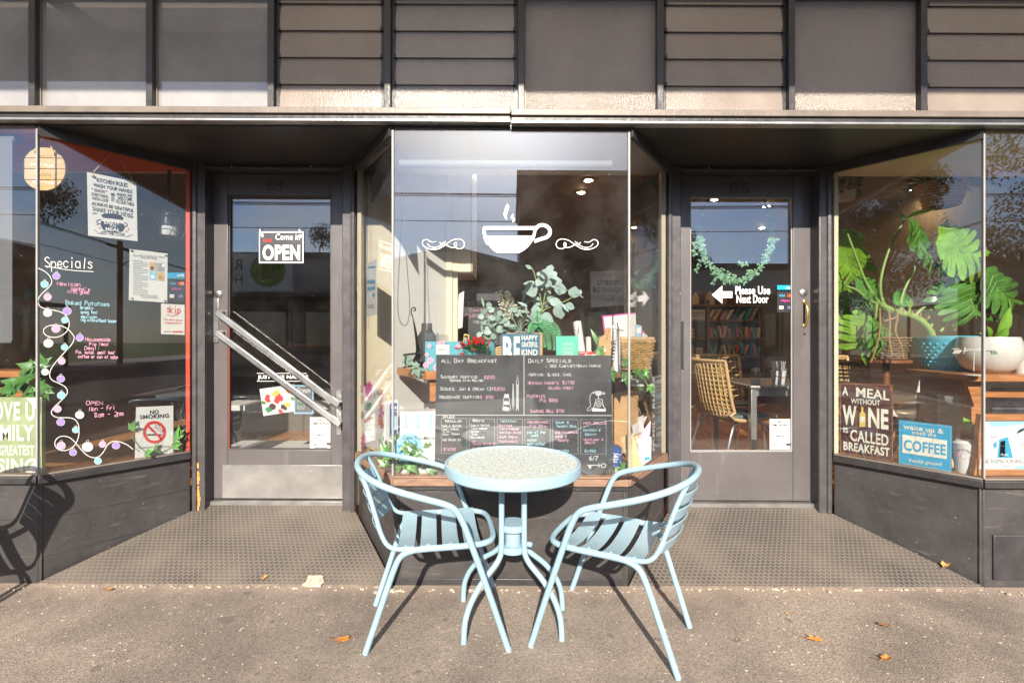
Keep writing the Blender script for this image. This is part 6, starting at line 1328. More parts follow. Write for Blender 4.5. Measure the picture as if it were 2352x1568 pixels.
mb = MB(); mb.leaf(ZC(690, 660, .55), ZC(890, 588, .5) - ZC(690, 660, .55), V((-.2, -.6, 1)), (ZC(890, 588, .5) - ZC(690, 660, .55)).length, .06, 'leaf_lime', bend=.05, fold=.3); mb.leaf(ZC(690, 655, .55), ZC(625, 620, .5) - ZC(690, 655, .55), V((0, -1, .4)), .05, .05, 'leaf_green'); mb.leaf(ZC(610, 1210, .6), ZC(730, 1150, .6) - ZC(610, 1210, .6), V((0, -1, .3)), .13, .11, 'leaf_green', shape=(.3, .9, 1, .7, .1)); mb.leaf(ZC(720, 1180, .6), ZC(730, 1260, .6) - ZC(720, 1180, .6), V((0, -1, .3)), .08, .035, 'leaf_lime'); mb.leaf(ZC(1240, 1110, .5), ZC(1290, 1135, .5) - ZC(1240, 1110, .5), V((0, -1, .3)), .06, .05, 'gold'); mb.build('young_leaf', t)
c = P(2270, 0, .325); c.z = zt
t = pot('white_planter', 'round white ceramic planter with one rolled young leaf in the right window corner', c, [(0, 0), (.075, 0), (.115, .03), (.145, .085), (.15, .13), (.142, .175), (.132, .205), (.125, .205), (.135, .17), (.12, .15)], 'pot_white', True)
mb = MB(); b = c + V((0, 0, .19)); 
for dx, dz, L, W, m in ((.10, .28, .2, .075, 'leaf_lime'), (-.06, .12, .09, .05, 'leaf_lime'), (-.11, .06, .09, .05, 'leaf_lime'), (.06, .08, .09, .06, 'leaf_lime')): mb.leaf(b + V((dx * .2, -.02, 0)), V((dx, -.05, dz)), V((.2, -1, .3)), L, W, m, bend=.08, fold=.4)
mb.build('young_leaf', t)
FA = Plane((-1, .12), (1, .12)); zq = lambda x, y: (2070.2 + x / 4.1275, 735 + y / 4.1275)
t = thing('family_arrow_ornament', 'thin metal arrow ornament spelling family in front of the white planter', 'ornament', FA.p(*zq(690, 490)))
mb = MB(); s = Sheet(mb, FA, 0.0)
for i in range(4):
    for sg in (-1, 1): mb.tube([FA.p(*zq(485 + i * 18, 292 + sg * 26)), FA.p(*zq(515 + i * 18, 292))], .0022, 'pot_white', 5)
mb.tube([FA.p(*zq(500, 292)), FA.p(*zq(590, 291))], .002, 'pot_white', 5)
L = [(590, 320), (600, 262), (612, 262), (595, 300), (625, 285), (640, 270), (648, 295), (660, 270), (672, 292), (680, 268), (690, 292), (700, 268), (712, 292), (722, 272), (728, 292), (745, 250), (738, 290), (760, 280), (770, 300), (760, 318), (768, 290), (800, 288)]
mb.tube([FA.p(*zq(*p)) for p in smooth2(L, 2)], .0019, 'pot_white', 5); mb.tube([FA.p(*zq(800, 288)), FA.p(*zq(855, 300))], .0016, 'black', 5)
mb.prism([FA.p(*zq(*p)) for p in smooth2([(845, 285), (870, 290), (888, 286), (922, 318), (880, 330), (850, 322), (862, 305)], 2, True)], (0, .004, 0), 'leaf_sage'); mb.build('arrow', t)
mb = MB(); mb.tube([FA.p(*zq(690, 295)), FA.p(*zq(686, 485))], .0022, 'pot_white', 6); b = FA.p(*zq(686, 488)); mb.lathe([(.045, 0), (.045, .004), (0, .004)], (b.x, b.y, zt), 'white_plastic', 18); mb.build('stand', t)
for k, (x, z0, l) in enumerate(((2345, 0.0, 'lower white cup beside the white planter'), (2348, .085, 'upper white cup with a saucer beside the white planter'))):
    c = P(x, 0, .3); mb = MB(); z = zt + z0; mb.lathe([(0, 0), (.032, 0), (.045, .06), (.047, .075), (.043, .075), (.03, .01), (0, .01)], (c.x, c.y, z), 'white_plastic', 20)
    t = thing('white_cup', l, 'cup', (c.x, c.y, z)); mb.build('bowl', t)
    mb = MB(); mb.lathe([(.0, 0), (.06, .008), (.062, .01), (0, .004)], (c.x, c.y, z + .076), 'white_plastic', 20); mb.build('saucer', t)
# donut mug
FM = Plane((2.398, .03), (1.976, .555)); c = RSi.p(2216, 1087, -.05); c.z = .5625
t = thing('donut_mug', 'tall white travel mug printed with a pink ring standing at the window corner', 'mug', c)
def MUGS(mb, f=1.2):
    for v in mb.v: v.x = c.x + (v.x - c.x) * f; v.y = c.y + (v.y - c.y) * f; v.z = c.z + (v.z - c.z) * f
mb = MB(); mb.lathe([(0, 0), (.034, 0), (.038, .05), (.043, .125), (.044, .13), (.036, .134), (.03, .142), (0, .142)], c, 'white_plastic', 26); MUGS(mb); mb.build('body', t)
mb = MB(); mb.tube([c + V(p) for p in ((.041, 0, .118), (.06, 0, .125), (.075, 0, .105), (.073, 0, .07), (.06, 0, .05), (.037, 0, .045))], .0065, 'white_plastic', 8, smooth=2); MUGS(mb); mb.build('handle', t)
mb = MB(); n0 = (V((0, -D0, HC)) - c); n0.z = 0; n0.normalize(); q_ = V((0, 0, 1)).cross(n0)
def onmug(a, z, l=.001): r = .0365 + .0062 * (z - .05) / .075 + l; dd = n0 * math.cos(a) + q_ * math.sin(a); return c + dd * r + V((0, 0, z))
def mdisc(a0, z0, ra, m, l): mb.add([onmug(a0 + ra / .04 * math.cos(i * .2618), z0 + ra * 1.05 * math.sin(i * .2618), l) for i in range(24)], [tuple(range(24))], m)
mdisc(-.1, .077, .0225, 'ink', .0008); mdisc(-.1, .077, .0215, 'floral_pink', .0012); mdisc(-.1, .077, .0085, 'ink', .0016); mdisc(-.1, .077, .0075, 'white_paint', .002)
for txt, z, up in (('99% FAT FREE', .103, 1), ('IN THE CENTER', .042, -1)):
    vs, fs, x0, x1, y0, y1 = glyphs(txt, .02)
    mb.add([onmug(-.1 + 1.15 * ((x - x0) / (x1 - x0) - .5), z + .0075 * (y - y0) / (y1 - y0) - up * .012 * (2 * ((x - x0) / (x1 - x0) - .5)) ** 2, .0012) for x, y in vs], fs, 'ink')
MUGS(mb); mb.build('print', t)
mb = MB(); mb.tube([P(2236, 1045, .18), P(2238, 1000, .18), P(2230, 965, .17)], .003, 'stem_green', 5, smooth=1); mb.leaf(P(2230, 990, .17), V((-.4, -.1, 1)), V((0, -1, .2)), .08, .05, 'leaf_lime'); mb.leaf(P(2238, 1045, .17), V((.1, -.1, 1)), V((0, -1, .2)), .07, .04, 'leaf_lime'); mb.leaf(P(2245, 1010, .19), V((.2, -.1, 1)), V((0, -1, .2)), .1, .08, 'leaf_green'); mb.build('leaf_sprig', label='small lime leaf sprig behind the donut mug', cat='plant')
mb = MB(); mb.slab(Plane((-1, .5), (1, .5)), [(2280, 890), (2420, 890), (2420, 975), (2280, 975)], .01, 'white_plastic'); t = thing('white_backed_chair_panel', 'white board with a printed notice behind the framed poster', 'board', P(2340, 975, .5)); mb.build('board', t)
q = MB(); s = Sheet(q, Plane((-1, .5), (1, .5)), .002); s.rect(2316, 925, 2329, 927, 'ink')
for i in range(6): s.rect(2303, 931 + i * 3.2, 2336, 932 + i * 3.2, 'grey_mid')
q.build('lettering', t)
# wicker pots, hanging plants
def wicker_pot(name, label, c, r0, r1, h, m, rows, rim=True, fol=None):
    t = thing(name, label, 'basket', c); mb = MB()
    for i in range(rows):
        k = i / (rows - 1); r = r0 + (r1 - r0) * k; pts = []
        for j in range(28): a = j * 6.2832 / 28; rr = r + .006 * (1 if (j + i) % 2 else -1); pts.append((c.x + rr * math.cos(a), c.y + rr * math.sin(a), c.z + .008 + h * k))
        mb.tube(pts, h / rows * .55, m, 6, closed=True)
    mb.build('weave', t); mb = MB(); mb.lathe([(0, 0), (r0, 0), (r1 * .93, h * .9), (0, h * .9)], c, 'bark', 18); mb.build('liner', t); return t
c = P(2035, 824, .75); wicker_pot('wicker_pot', 'dark brown wicker pot under the hanging roots of the split leaf plant', c, .10, .13, .13, 'wicker_dark', 9)
mb = MB(); mb.lathe([(.14, 0), (.14, .02), (0, .02)], c - V((0, 0, .022)), 'timber_dark', 18); mb.tube([c - V((0, 0, .02)), (c.x, c.y, .2)], .02, 'timber_dark', 8); mb.lathe([(.14, .2), (.02, .22)], (c.x, c.y, 0), 'timber_dark', 18); mb.build('plant_stand', label='slim dark pedestal under the brown wicker pot', cat='stand')
c = P(2163, 475, 1.2); t = wicker_pot('hanging_basket', 'brown wicker hanging basket with leafy fern high in the right window', c, .10, .15, .16, 'wicker', 9)
mb = MB(); r2 = random.Random(12)
for i in range(46):
    a = r2.uniform(0, 6.283); d = V((math.cos(a), math.sin(a), r2.uniform(.1, 1))); p = c + V((.1 * math.cos(a), .1 * math.sin(a), .16)); mb.leaf(p, d, V((0, 0, 1)), r2.uniform(.14, .3), .05, 'leaf_green', bend=.5)
mb.build('foliage', t); mb = MB()
for k in range(3): a = k * 2.094; mb.tube([c + V((.14 * math.cos(a), .14 * math.sin(a), .16)), (c.x, c.y, 2.79)], .003, 'rope', 5)
mb.build('hanging_cord', t)
c = P(1945, 448, 1.1); t = thing('hanging_pot', 'small hanging pot of dark leaves near the top left of the right window', 'plant', c); mb = MB(); mb.lathe([(0, -.04), (.05, -.04), (.065, .03), (0, .03)], c, 'pot_white', 16); mb.build('pot', t); mb = MB()
for i in range(90):
    a = r2.uniform(0, 6.283); e = r2.uniform(-.6, 1.5); d = V((math.cos(a) * math.cos(e), math.sin(a) * math.cos(e), math.sin(e))); mb.leaf(c + V((0, 0, .05)) + d * r2.uniform(.03, .1), d, V((0, -1, .3)), .06, .03, 'leaf_green')
mb.build('foliage', t); mb = MB(); mb.tube([c, (c.x, c.y, 2.79)], .003, 'rope', 5); mb.build('hanging_cord', t)
# ================================================================ INTERIOR FURNITURE
zf = .2
def rattan_chair(label, x, y, ang, w=.46, wm='rattan'):
    t = thing('rattan_chair', label, 'chair', (0, 0, 0)); prof = [(.22, .46), (.1, .44), (-.08, .435), (-.17, .46), (-.215, .54), (-.245, .68), (-.27, .82), (-.285, .90)]
    prof = smooth2(prof, 1); n = len(prof); nx_ = 13
    def pt(i, j):
        u = -1 + 2 * j / nx_; x_, z_ = prof[i]; cur = .06 * u * u; return V((x_ + (cur if z_ > .5 else 0), u * w / 2, z_ + (.02 * u * u if z_ < .5 else 0)))
    mb = MB()
    for j in range(nx_ + 1): mb.tube([pt(i, j) for i in range(n)], .0085, wm, 5, flatten=.5)
    fine = 18; L = []
    for i in range(n - 1):
        m_ = max(1, round((V((*prof[i + 1], 0)) - V((*prof[i], 0))).length / .032))
        for k in range(m_): L.append(i + k / m_)
    def ptf(f, j): i = min(int(f), n - 2); k = f - i; return pt(i, j).lerp(pt(i + 1, j), k)
    for f in L: mb.tube([ptf(f, j) for j in range(nx_ + 1)], .0085, wm, 5, flatten=.5)
    for v in mb.v: v.z += SH * v.x
    mb.build('woven_shell', t); mb = MB()
    edge = [pt(i, 0) for i in range(n)] + [pt(n - 1, j) for j in range(1, nx_)] + [pt(i, nx_) for i in range(n - 1, -1, -1)]
    mb.tube(edge, .013, 'pale_wood', 8); mb.tube([pt(0, j) for j in range(nx_ + 1)], .013, 'pale_wood', 8)
    for v in mb.v: v.z += SH * v.x
    mb.build('edge_cane', t)
    for s in (-1, 1):
        for fx, bxx in ((.2, .24), (-.14, -.25)):
            mb = MB(); mb.tube([(fx * .6, s * .17, .43), (fx, s * .2, .40), (bxx, s * .22, .0)], .011, 'steel', 8, smooth=2)
            for v in mb.v: v.z += SH * v.x
            mb.build('leg', t)
    mb = MB(); mb.prism([(.2, -.19, .455), (.2, .19, .455), (-.15, .19, .455), (-.15, -.19, .455)], (0, 0, .035), 'cloth_stripe')
    for v in mb.v: v.z += SH * v.x
    mb.build('cushion', t, bevel=.012)
    t.location = (x, y, zf - SH * x); t.rotation_euler = (0, 0, ang); return t
rc = rattan_chair('rattan chair nearest the right door, side on with a striped cushion', 1.72, 1.36, .25); rc['group'] = 'rattan chairs round the inside tables'
for l, x, y, a in (('rattan chair behind the grey table facing the right door', 1.98, 1.98, -1.5), ('rattan chair behind the rusty wine sign', 2.62, 1.25, .4), ('second rattan chair further back behind the rusty wine sign', 2.86, 1.95, -1.9)):
    c_ = copy_tree(rc); c_['label'] = l; c_.location = (x, y, zf - SH * x); c_.rotation_euler = (0, 0, a)
t = thing('cafe_table', 'grey metal legged table with condiments inside the right door', 'table', (2.15, 1.5, zf)); a = P(1650, 862, 1.62); b = P(1711, 884, 1.02)
mb = MB(); mb.box((1.72, 1.03, .90), (2.5, 1.75, .925), 'rail_metal'); mb.build('table_top', t, bevel=.004)
for x, y in ((1.73, 1.04), (2.45, 1.04), (1.73, 1.70), (2.45, 1.70)): mb = MB(); mb.box((x, y, zf), (x + .042, y + .042, .899), 'steel_brushed'); mb.build('leg', t, bevel=.003)
mb = MB(); mb.box((1.775, 1.05, .85), (2.447, 1.07, .899), 'steel_brushed'); mb.build('rail', t)
zt2 = .925
c = V((1.84, 1.2, zt2)); t = thing('sugar_pourer', 'glass sugar pourer with a dark spout on the grey table', 'jar', c); mb = MB(); mb.lathe([(0, 0), (.035, 0), (.038, .07), (.03, .1), (0, .1)], c, 'glass_ware', 16); mb.build('jar', t); mb = MB(); mb.lathe([(.03, .1), (.03, .118), (.01, .122)], c, 'steel', 14); mb.tube([c + V((0, 0, .12)), c + V((-.01, 0, .15)), c + V((-.03, 0, .165))], .007, 'black', 6); mb.build('spout', t); mb = MB(); mb.lathe([(0, .003), (.032, .003), (.033, .04), (0, .042)], c, 'sign_cream', 14); mb.build('sugar', t)
c = V((2.025, 1.22, zt2)); t = thing('napkin_bucket', 'small white tin bucket holding folded white napkins on the grey table', 'bucket', c); mb = MB(); mb.lathe([(0, 0), (.042, 0), (.055, .1), (.05, .1), (.04, .01)], c, 'white_plastic', 20); mb.build('pail', t); mb = MB()
for k in range(6): mb.obox(c + V((-.025 + .01 * k, 0, .12)), V((.0012, 0, 0)), V((0, .035, 0)), V((.012 * (k - 2.5) / 3, 0, .05)), 'paper')
mb.build('napkins', t); mb = MB(); mb.tube([c + V((-.055, 0, .09)), c + V((-.03, -.05, .05)), c + V((.03, -.05, .05)), c + V((.055, 0, .09))], .002, 'steel', 5, smooth=2); mb.tube([c + V((-.02, -.0475, .052)), c + V((.02, -.0475, .052))], .006, 'pale_wood', 6); mb.build('bail_handle', t)
c = V((2.12, 1.3, zt2)); t = thing('pepper_grinder', 'small dark topped pepper grinder on the grey table', 'grinder', c); mb = MB(); mb.lathe([(0, 0), (.028, 0), (.024, .06), (0, .06)], c, 'glass_ware', 14); mb.build('jar', t); mb = MB(); mb.lathe([(.025, .06), (.026, .1), (.018, .115), (0, .118)], c, 'black', 14); mb.build('cap', t)
def shell_chair(label, x, y, ang, m, legs):
    t = thing('shell_chair', label, 'chair', (0, 0, 0)); mb = MB(); prof = [(.23, .44), (.1, .425), (-.08, .43), (-.16, .46), (-.2, .56), (-.225, .7), (-.24, .8)]; nj = 10; vs = []; fs = []
    for x_, z_ in prof:
        for j in range(nj + 1):
            u = -1 + 2 * j / nj; w = .24 if z_ < .75 else .2; vs.append((x_ + (.1 * u * u if z_ > .5 else 0), u * w, z_ + (.05 * u ** 4 if z_ < .5 else -.05 * u ** 4)))
    for i in range(len(prof) - 1):
        for j in range(nj): o = i * (nj + 1) + j; fs.append((o, o + 1, o + nj + 2, o + nj + 1))
    k = len(vs); vs += [(a_ - .004, b_, c_ - .007) for a_, b_, c_ in vs]; fs += [tuple(i + k for i in f[::-1]) for f in fs]; mb.add(vs, fs, m); mb.build('shell', t)
    for sx, sy in ((1, 1), (1, -1), (-1, 1), (-1, -1)): mb = MB(); mb.tube([(sx * .1, sy * .1, .42), (sx * .22, sy * .22, 0)], .015, legs, 8); mb.build('leg', t)
    t.location = (x, y, zf - SH * x); t.rotation_euler = (0, 0, ang); return t
a = shell_chair('white moulded chair behind the coffee sign', 3.18, 1.35, 2.6, 'white_plastic', 'pale_wood'); shell_chair('clear grey moulded chair beside the console table leg', 2.86, .86, 2.9, 'clear_plastic', 'steel'); shell_chair('white moulded chair deeper in the room past the rusty wine sign', 4.0, 2.4, 2.2, 'white_plastic', 'pale_wood')
# bookcase
t = thing('bookcase', 'tall brown timber bookcase at the back behind the right door', 'bookcase', (2.7, 5.9, zf)); BY = 5.62; BX0, BX1 = 1.75, 4.2
mb = MB(); sh_z = [.62, .95, 1.25, 1.545, 1.80]
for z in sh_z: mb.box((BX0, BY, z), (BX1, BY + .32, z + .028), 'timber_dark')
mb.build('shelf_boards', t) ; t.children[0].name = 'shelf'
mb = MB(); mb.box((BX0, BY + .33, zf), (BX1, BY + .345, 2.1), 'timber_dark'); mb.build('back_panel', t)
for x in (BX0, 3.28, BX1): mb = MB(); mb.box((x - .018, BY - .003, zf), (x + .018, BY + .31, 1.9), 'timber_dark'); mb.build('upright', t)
cols = [('red', 'red'), ('pop_blue', 'blue'), ('paper', 'white'), ('floral_pink', 'pink'), ('grey_mid', 'grey'), ('navy', 'navy'), ('magenta', 'crimson'), ('leaf_sage', 'sage'), ('pale_wood', 'tan')]
r2 = random.Random(21)
for row, z in ((1.545, 'upper'), (1.25, 'middle'), (.95, 'lower')):
    x = 3.32; k = 0; nb = 0
    while x < 4.12 and nb < 12:
        m, cn = cols[(k * 5 + r2.randrange(9)) % 9] if z != 'middle' else cols[k % 9]; w_ = r2.uniform(.022, .05); h_ = r2.uniform(.14, .215); ln = r2.uniform(-.04, .04) if z != 'upper' else .05
        mb = MB(); mb.obox((x + w_ / 2, BY + .1, row + .03 + h_ / 2), (w_ / 2, 0, 0), (0, .08, 0), (ln, 0, h_ / 2), m); nb += 1; k += 1
        mb.build('book', None, '%s book, number %d from the left on the %s bookcase row' % (cn, nb, z), 'book', 'upright books on the bookcase'); x += w_ + r2.uniform(.004, .02) + abs(ln)
for i in range(9):
    w_ = .44 - .02 * (i % 3); mb = MB(); mb.box((2.62 + .01 * (i % 2), BY + .02, 1.279 + i * .019), (2.62 + w_, BY + .26, 1.279 + i * .019 + .0165), ['paper', 'floral_pale', 'grey_mid'][i % 3]); mb.build('magazine', None, 'magazine lying flat, number %d from the bottom of the bookcase pile' % (i + 1), 'magazine', 'magazines piled on the bookcase')
def bbox_item(name, label, cat, x0, x1, h, z, m, shape='box'):
    mb = MB(); y0 = BY + .04; zz_ = z + .029
    if shape == 'box': mb.box((x0, y0, zz_), (x1, y0 + .03, zz_ + h), m)
    elif shape == 'house': mb.prism([(x0, y0, zz_), (x1, y0, zz_), (x1, y0, zz_ + h * .62), ((x0 + x1) / 2, y0, zz_ + h), (x0, y0, zz_ + h * .62)], (0, .06, 0), m)
    elif shape == 'mug': c = ((x0 + x1) / 2, y0 + .06, zz_); r = (x1 - x0) / 2; mb.lathe([(0, 0), (r * .9, 0), (r, h), (r * .9, h), (r * .85, .01)], c, m, 18)
    t = thing(name, label, cat, ((x0 + x1) / 2, y0, zz_)); mb.build('body', t, bevel=.002)
    if shape == 'mug': q = MB(); r = (x1 - x0) / 2; q.tube([(x1 - .003, y0 + .06, zz_ + h * .8), (x1 + .035, y0 + .06, zz_ + h * .75), (x1 + .035, y0 + .06, zz_ + h * .3), (x1 - .003, y0 + .06, zz_ + h * .25)], .007, m if 'cream' not in label else 'black', 6, smooth=2); q.build('handle', t)
    elif shape == 'box': q = MB(); q.box((x0 + .015, y0 - .002, zz_ + h * .25), (x1 - .015, y0 - .0005, zz_ + h * .75), 'grey_mid'); q.build('print', t)
bbox_item('wine_glass_picture', 'framed picture of a dark wine glass on top of the bookcase', 'picture', 2.24, 2.42, .27, 1.80, 'grey_blind')
for n, a_, b_, h, z, m, s_, l in (('house_ornament', 3.02, 3.14, .21, 1.80, 'cream', 'house', 'cream wooden house ornament on top of the bookcase'), ('house_ornament', 3.25, 3.40, .23, 1.80, 'render_white', 'house', 'white wooden house ornament on top of the bookcase beside the round clock'), ('mug', 2.56, 2.68, .1, 1.545, 'render_white', 'mug', 'white printed mug on the upper bookcase shelf'), ('mug', 2.93, 3.03, .1, 1.545, 'cream', 'mug', 'cream mug with black handle on the upper bookcase shelf'), ('photo_block', 2.47, 2.7, .16, 1.545, 'pale_wood', 'box', 'tan framed print behind the white mug on the bookcase'), ('photo_block', 2.78, 2.9, .14, 1.545, 'cream', 'box', 'cream photo block between the two mugs on the bookcase'), ('good_vibes_sign', 2.98, 3.24, .17, 1.545, 'render_white', 'box', 'pale script sign behind the cream mug on the bookcase'), ('small_pot', 2.46, 2.58, .1, 1.25, 'leaf_sage', 'mug', 'small sage pot on the middle bookcase shelf beside the magazines'), ('wooden_block_sign', 2.3, 2.46, .08, 1.25, 'pale_wood', 'box', 'little timber block sign on the middle bookcase shelf'), ('jar_box', 2.62, 2.74, .2, .95, 'cream', 'box', 'tall cream carton on the lower bookcase shelf'), ('jar_box', 2.82, 3.05, .17, .95, 'grey_mid', 'box', 'wide grey frame on the lower bookcase shelf'), ('bottle_box', 3.09, 3.2, .13, .95, 'render_white', 'box', 'small white carton on the lower bookcase shelf')):
    bbox_item(n, l, n.split('_')[-1], a_, b_, h, z, m, s_)
mb = MB(); mb.lathe([(.07, 0), (.07, .02), (0, .02)], (3.55, BY + .08, 1.9), 'rope', 20, ax=(0, -1, 0)); mb.build('round_ornament', label='round tan disc ornament at the top right of the bookcase', cat='ornament')
# tall dark green plant by the bookcase
c = V((1.98, 4.7, zf)); t = thing('tall_indoor_plant', 'tall dark green indoor plant left of the bookcase', 'plant', c); mb = MB(); mb.lathe([(0, 0), (.16, 0), (.2, .4), (0, .4)], c, 'wicker_dark', 18); mb.build('pot', t); mb = MB()
for i in range(150): a = r2.uniform(0, 6.283); h = r2.uniform(.6, 1.5); d = V((math.cos(a), math.sin(a), r2.uniform(-.8, .6))); mb.leaf(c + V((0, 0, h)) + d * r2.uniform(.0, .15), d, V((0, 0, 1)), r2.uniform(.16, .3), .085, 'leaf_green', bend=.4)
mb.build('foliage', t); mb = MB(); mb.tube([c + V((0, 0, .4)), c + V((.02, 0, 1.5))], .015, 'root_brown', 6); mb.build('stem', t)
# counter and things behind the left door
t = thing('service_counter', 'dark service counter with a pale glass cabinet inside the left door', 'counter', (-2.3, 3.2, zf)); mb = MB(); mb.box((-3.6, 3.0, zf), (-1.25, 3.7, 1.15), 'wall_dark'); mb.build('base', t); mb = MB(); mb.box((-3.65, 2.95, 1.151), (-1.2, 3.75, 1.19), 'timber_dark'); mb.build('top', t, bevel=.004)
mb = MB(); mb.box((-1.82, 2.985, .86), (-1.50, 2.998, 1.08), 'sign_cream'); mb.build('front_panel', t)
for n, l, x, y, z, r, h, m in (('pink_canister', 'dull pink canister on the service counter', -2.05, 3.2, 1.191, .06, .2, 'magenta'), ('paper_cup', 'dark takeaway cup on the service counter', -1.98, 3.05, 1.191, .04, .11, 'black'), ('milk_jug', 'white milk jug on the service counter', -1.55, 3.4, 1.191, .06, .14, 'white_plastic')):
    t = thing(n, l, n.split('_')[-1], (x, y, z)); mb = MB(); mb.lathe([(0, 0), (r * .8, 0), (r, h), (0, h)], (x, y, z), m, 18); mb.build('body', t); mb = MB(); mb.lathe([(r * 1.05, h), (r * 1.05, h + .012), (0, h + .016)], (x, y, z), 'render_white' if m == 'black' else m, 18); mb.build('lid', t)
t = thing('coffee_machine', 'dark coffee machine on the service counter', 'machine', (-1.75, 3.4, 1.19)); mb = MB(); mb.box((-2.0, 3.3, 1.24), (-1.35, 3.65, 1.3), 'steel'); mb.box((-2.0, 3.5, 1.3), (-1.35, 3.65, 1.6), 'black'); mb.box((-2.02, 3.28, 1.6), (-1.33, 3.66, 1.68), 'black'); mb.build('body', t, bevel=.006)
for x in (-1.85, -1.55): mb = MB(); mb.lathe([(.035, 1.52), (.035, 1.6)], (x, 3.38, 0), 'steel', 14); mb.tube([(x, 3.38, 1.53), (x, 3.22, 1.52)], .012, 'black', 8); mb.build('portafilter', t)
for x in (-1.96, -1.4): mb = MB(); mb.box((x - .02, 3.35, 1.191), (x + .02, 3.6, 1.24), 'black'); mb.build('foot', t)
t = thing('display_stand', 'low white rimmed display stand just inside the left door', 'stand', (-1.6, 1.2, zf)); mb = MB(); mb.box((-2.2, 1.1, .72), (-1.2, 1.4, .76), 'render_white'); mb.box((-2.2, 1.1, .40), (-1.2, 1.4, .44), 'render_white'); mb.build('shelf', t, bevel=.003)
for x in (-2.18, -1.23): mb = MB(); mb.box((x, 1.12, zf), (x + .03, 1.38, .72), 'grey_blind'); mb.build('leg', t)
# cupboards and boards behind the middle window
mb = MB(); a = P(1030, 345, .97); b = P(1085, 627, .97); mb.box((a.x, .97, b.z), (b.x, 1.4, 2.79), 'cream'); t = thing('wall_cupboard', 'cream wall cupboard hanging behind the left side of the middle window', 'cupboard', ((a.x + b.x) / 2, 1.1, b.z)); mb.build('carcass', t); mb = MB(); mb.box((b.x - .012, .965, b.z + .01), (b.x - .004, .969, 2.7), 'rail_beige'); mb.build('door_edge', t)
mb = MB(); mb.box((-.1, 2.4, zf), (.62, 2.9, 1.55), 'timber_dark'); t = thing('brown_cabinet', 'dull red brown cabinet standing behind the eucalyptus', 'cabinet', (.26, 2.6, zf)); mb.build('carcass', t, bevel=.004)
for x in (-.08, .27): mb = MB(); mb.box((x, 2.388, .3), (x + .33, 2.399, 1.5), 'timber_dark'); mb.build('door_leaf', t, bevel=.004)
FBk = Plane((-1, 1.3), (1, 1.3))
def dr(s): s.hand('SEE OUR', 1072, 700, 1115, 8, .8, 'chalk_white'); s.hand('CAKE', 1078, 715, 1110, 7, .8, 'chalk_pink'); s.hand('SELECTION OF', 1070, 728, 1125, 7, .8, 'chalk_pink'); s.hand('MEALS', 1088, 742, 1122, 7, .8, 'chalk_white'); s.frame(1062, 660, 1150, 790, 1.5, 'timber_raw')
sign('inner_blackboard', 'dim blackboard with faint chalk words behind the sage bouquet', 'blackboard', FBk, [(1060, 658), (1152, 658), (1152, 792), (1060, 792)], .015, 'blackboard', dr)
mb = MB(); pl = Plane((-1, 1.0), (1, 1.0)); mb.slab(pl, [(1054, 675), (1066, 668), (1062, 752), (1046, 757)], .02, 'paper'); mb.build('paper_stack', label='leaning bundle of white papers behind the tea box', cat='papers')
# paper rolls behind the clear transom panes
for i, (px, py, L, r) in enumerate(((195, 250, .12, .028), (385, 252, .2, .03))):
    c = P(px, py, .25); mb = MB(); z = 2.352 + SH * 0 + r + .004; mb.tube([(c.x - L, .25, z), (c.x + L, .28, z)], r, 'paper', 16); mb.build('paper_roll', None, ('short' if i == 0 else 'long') + ' white paper roll lying behind a clear transom pane above the left window', 'roll')
# ================================================================ WREATH ON THE RIGHT DOOR
FW = Plane((-1, .70), (1, .70)); wq = lambda x, y, d=0: FW.p(1445.5 + x / 6, 551.2 + y / 6, -d)
t = thing('leafy_wreath', 'circular wreath of small green leaves hanging behind the right door glass', 'wreath', wq(1440, 330)); r2 = random.Random(30)
ring = []
cx, cy_, rx, ry = 1690, 502, 82, 118
for i in range(60): a = i / 60 * 6.2832; ring.append(FW.p(cx + rx * math.cos(a) * (1 + .02 * math.sin(a * 5)), cy_ + 28 + ry * .98 * math.sin(a), r2.uniform(-.01, .01)))
mb = MB()
for k in range(3): mb.tube([p + V((r2.uniform(-.006, .006), r2.uniform(-.006, .006), r2.uniform(-.006, .006))) for p in ring], .0028, 'stem_green', 5, closed=True)
sprigs = []
for pts in ([(960, 60), (900, 130), (910, 220)], [(1060, 250), (960, 300), (910, 440)], [(1250, 420), (1200, 500), (1150, 600)], [(1370, 440), (1330, 540), (1290, 620)], [(1440, 480), (1440, 550), (1425, 620)], [(1640, 400), (1660, 470), (1590, 590)], [(1860, 200), (1890, 260), (1880, 310)], [(1980, 60), (1960, 120), (1920, 180)], [(1150, 390), (1200, 400), (1300, 400)], [(1500, 300), (1560, 340), (1620, 330)], [(1000, 0), (940, 30), (880, 60)], [(1950, 0), (2010, 10), (2030, -20)]):
    L = [wq(*p, d=r2.uniform(-.02, .01)) for p in pts]; mb.tube(L, .0018, 'stem_green', 4, smooth=2); sprigs.append(L)
mb.build('ring', t); mb = MB()
def lf(p, d, k=1): mb.leaf(p, d, V((r2.uniform(-.5, .5), -1, r2.uniform(-.2, .6))), r2.uniform(.014, .022) * k, r2.uniform(.010, .015) * k, 'leaf_wreath', bend=.2, shape=(.4, 1, .9, .2))
for L in sprigs:
    for k in range(26): f = r2.uniform(0, 1.99); i = int(f); p = L[i].lerp(L[i + 1], f - i); lf(p + V((r2.uniform(-.008, .008), r2.uniform(-.006, .006), 0)), V((r2.uniform(-1, 1), r2.uniform(-.4, .2), r2.uniform(-1, .4))))
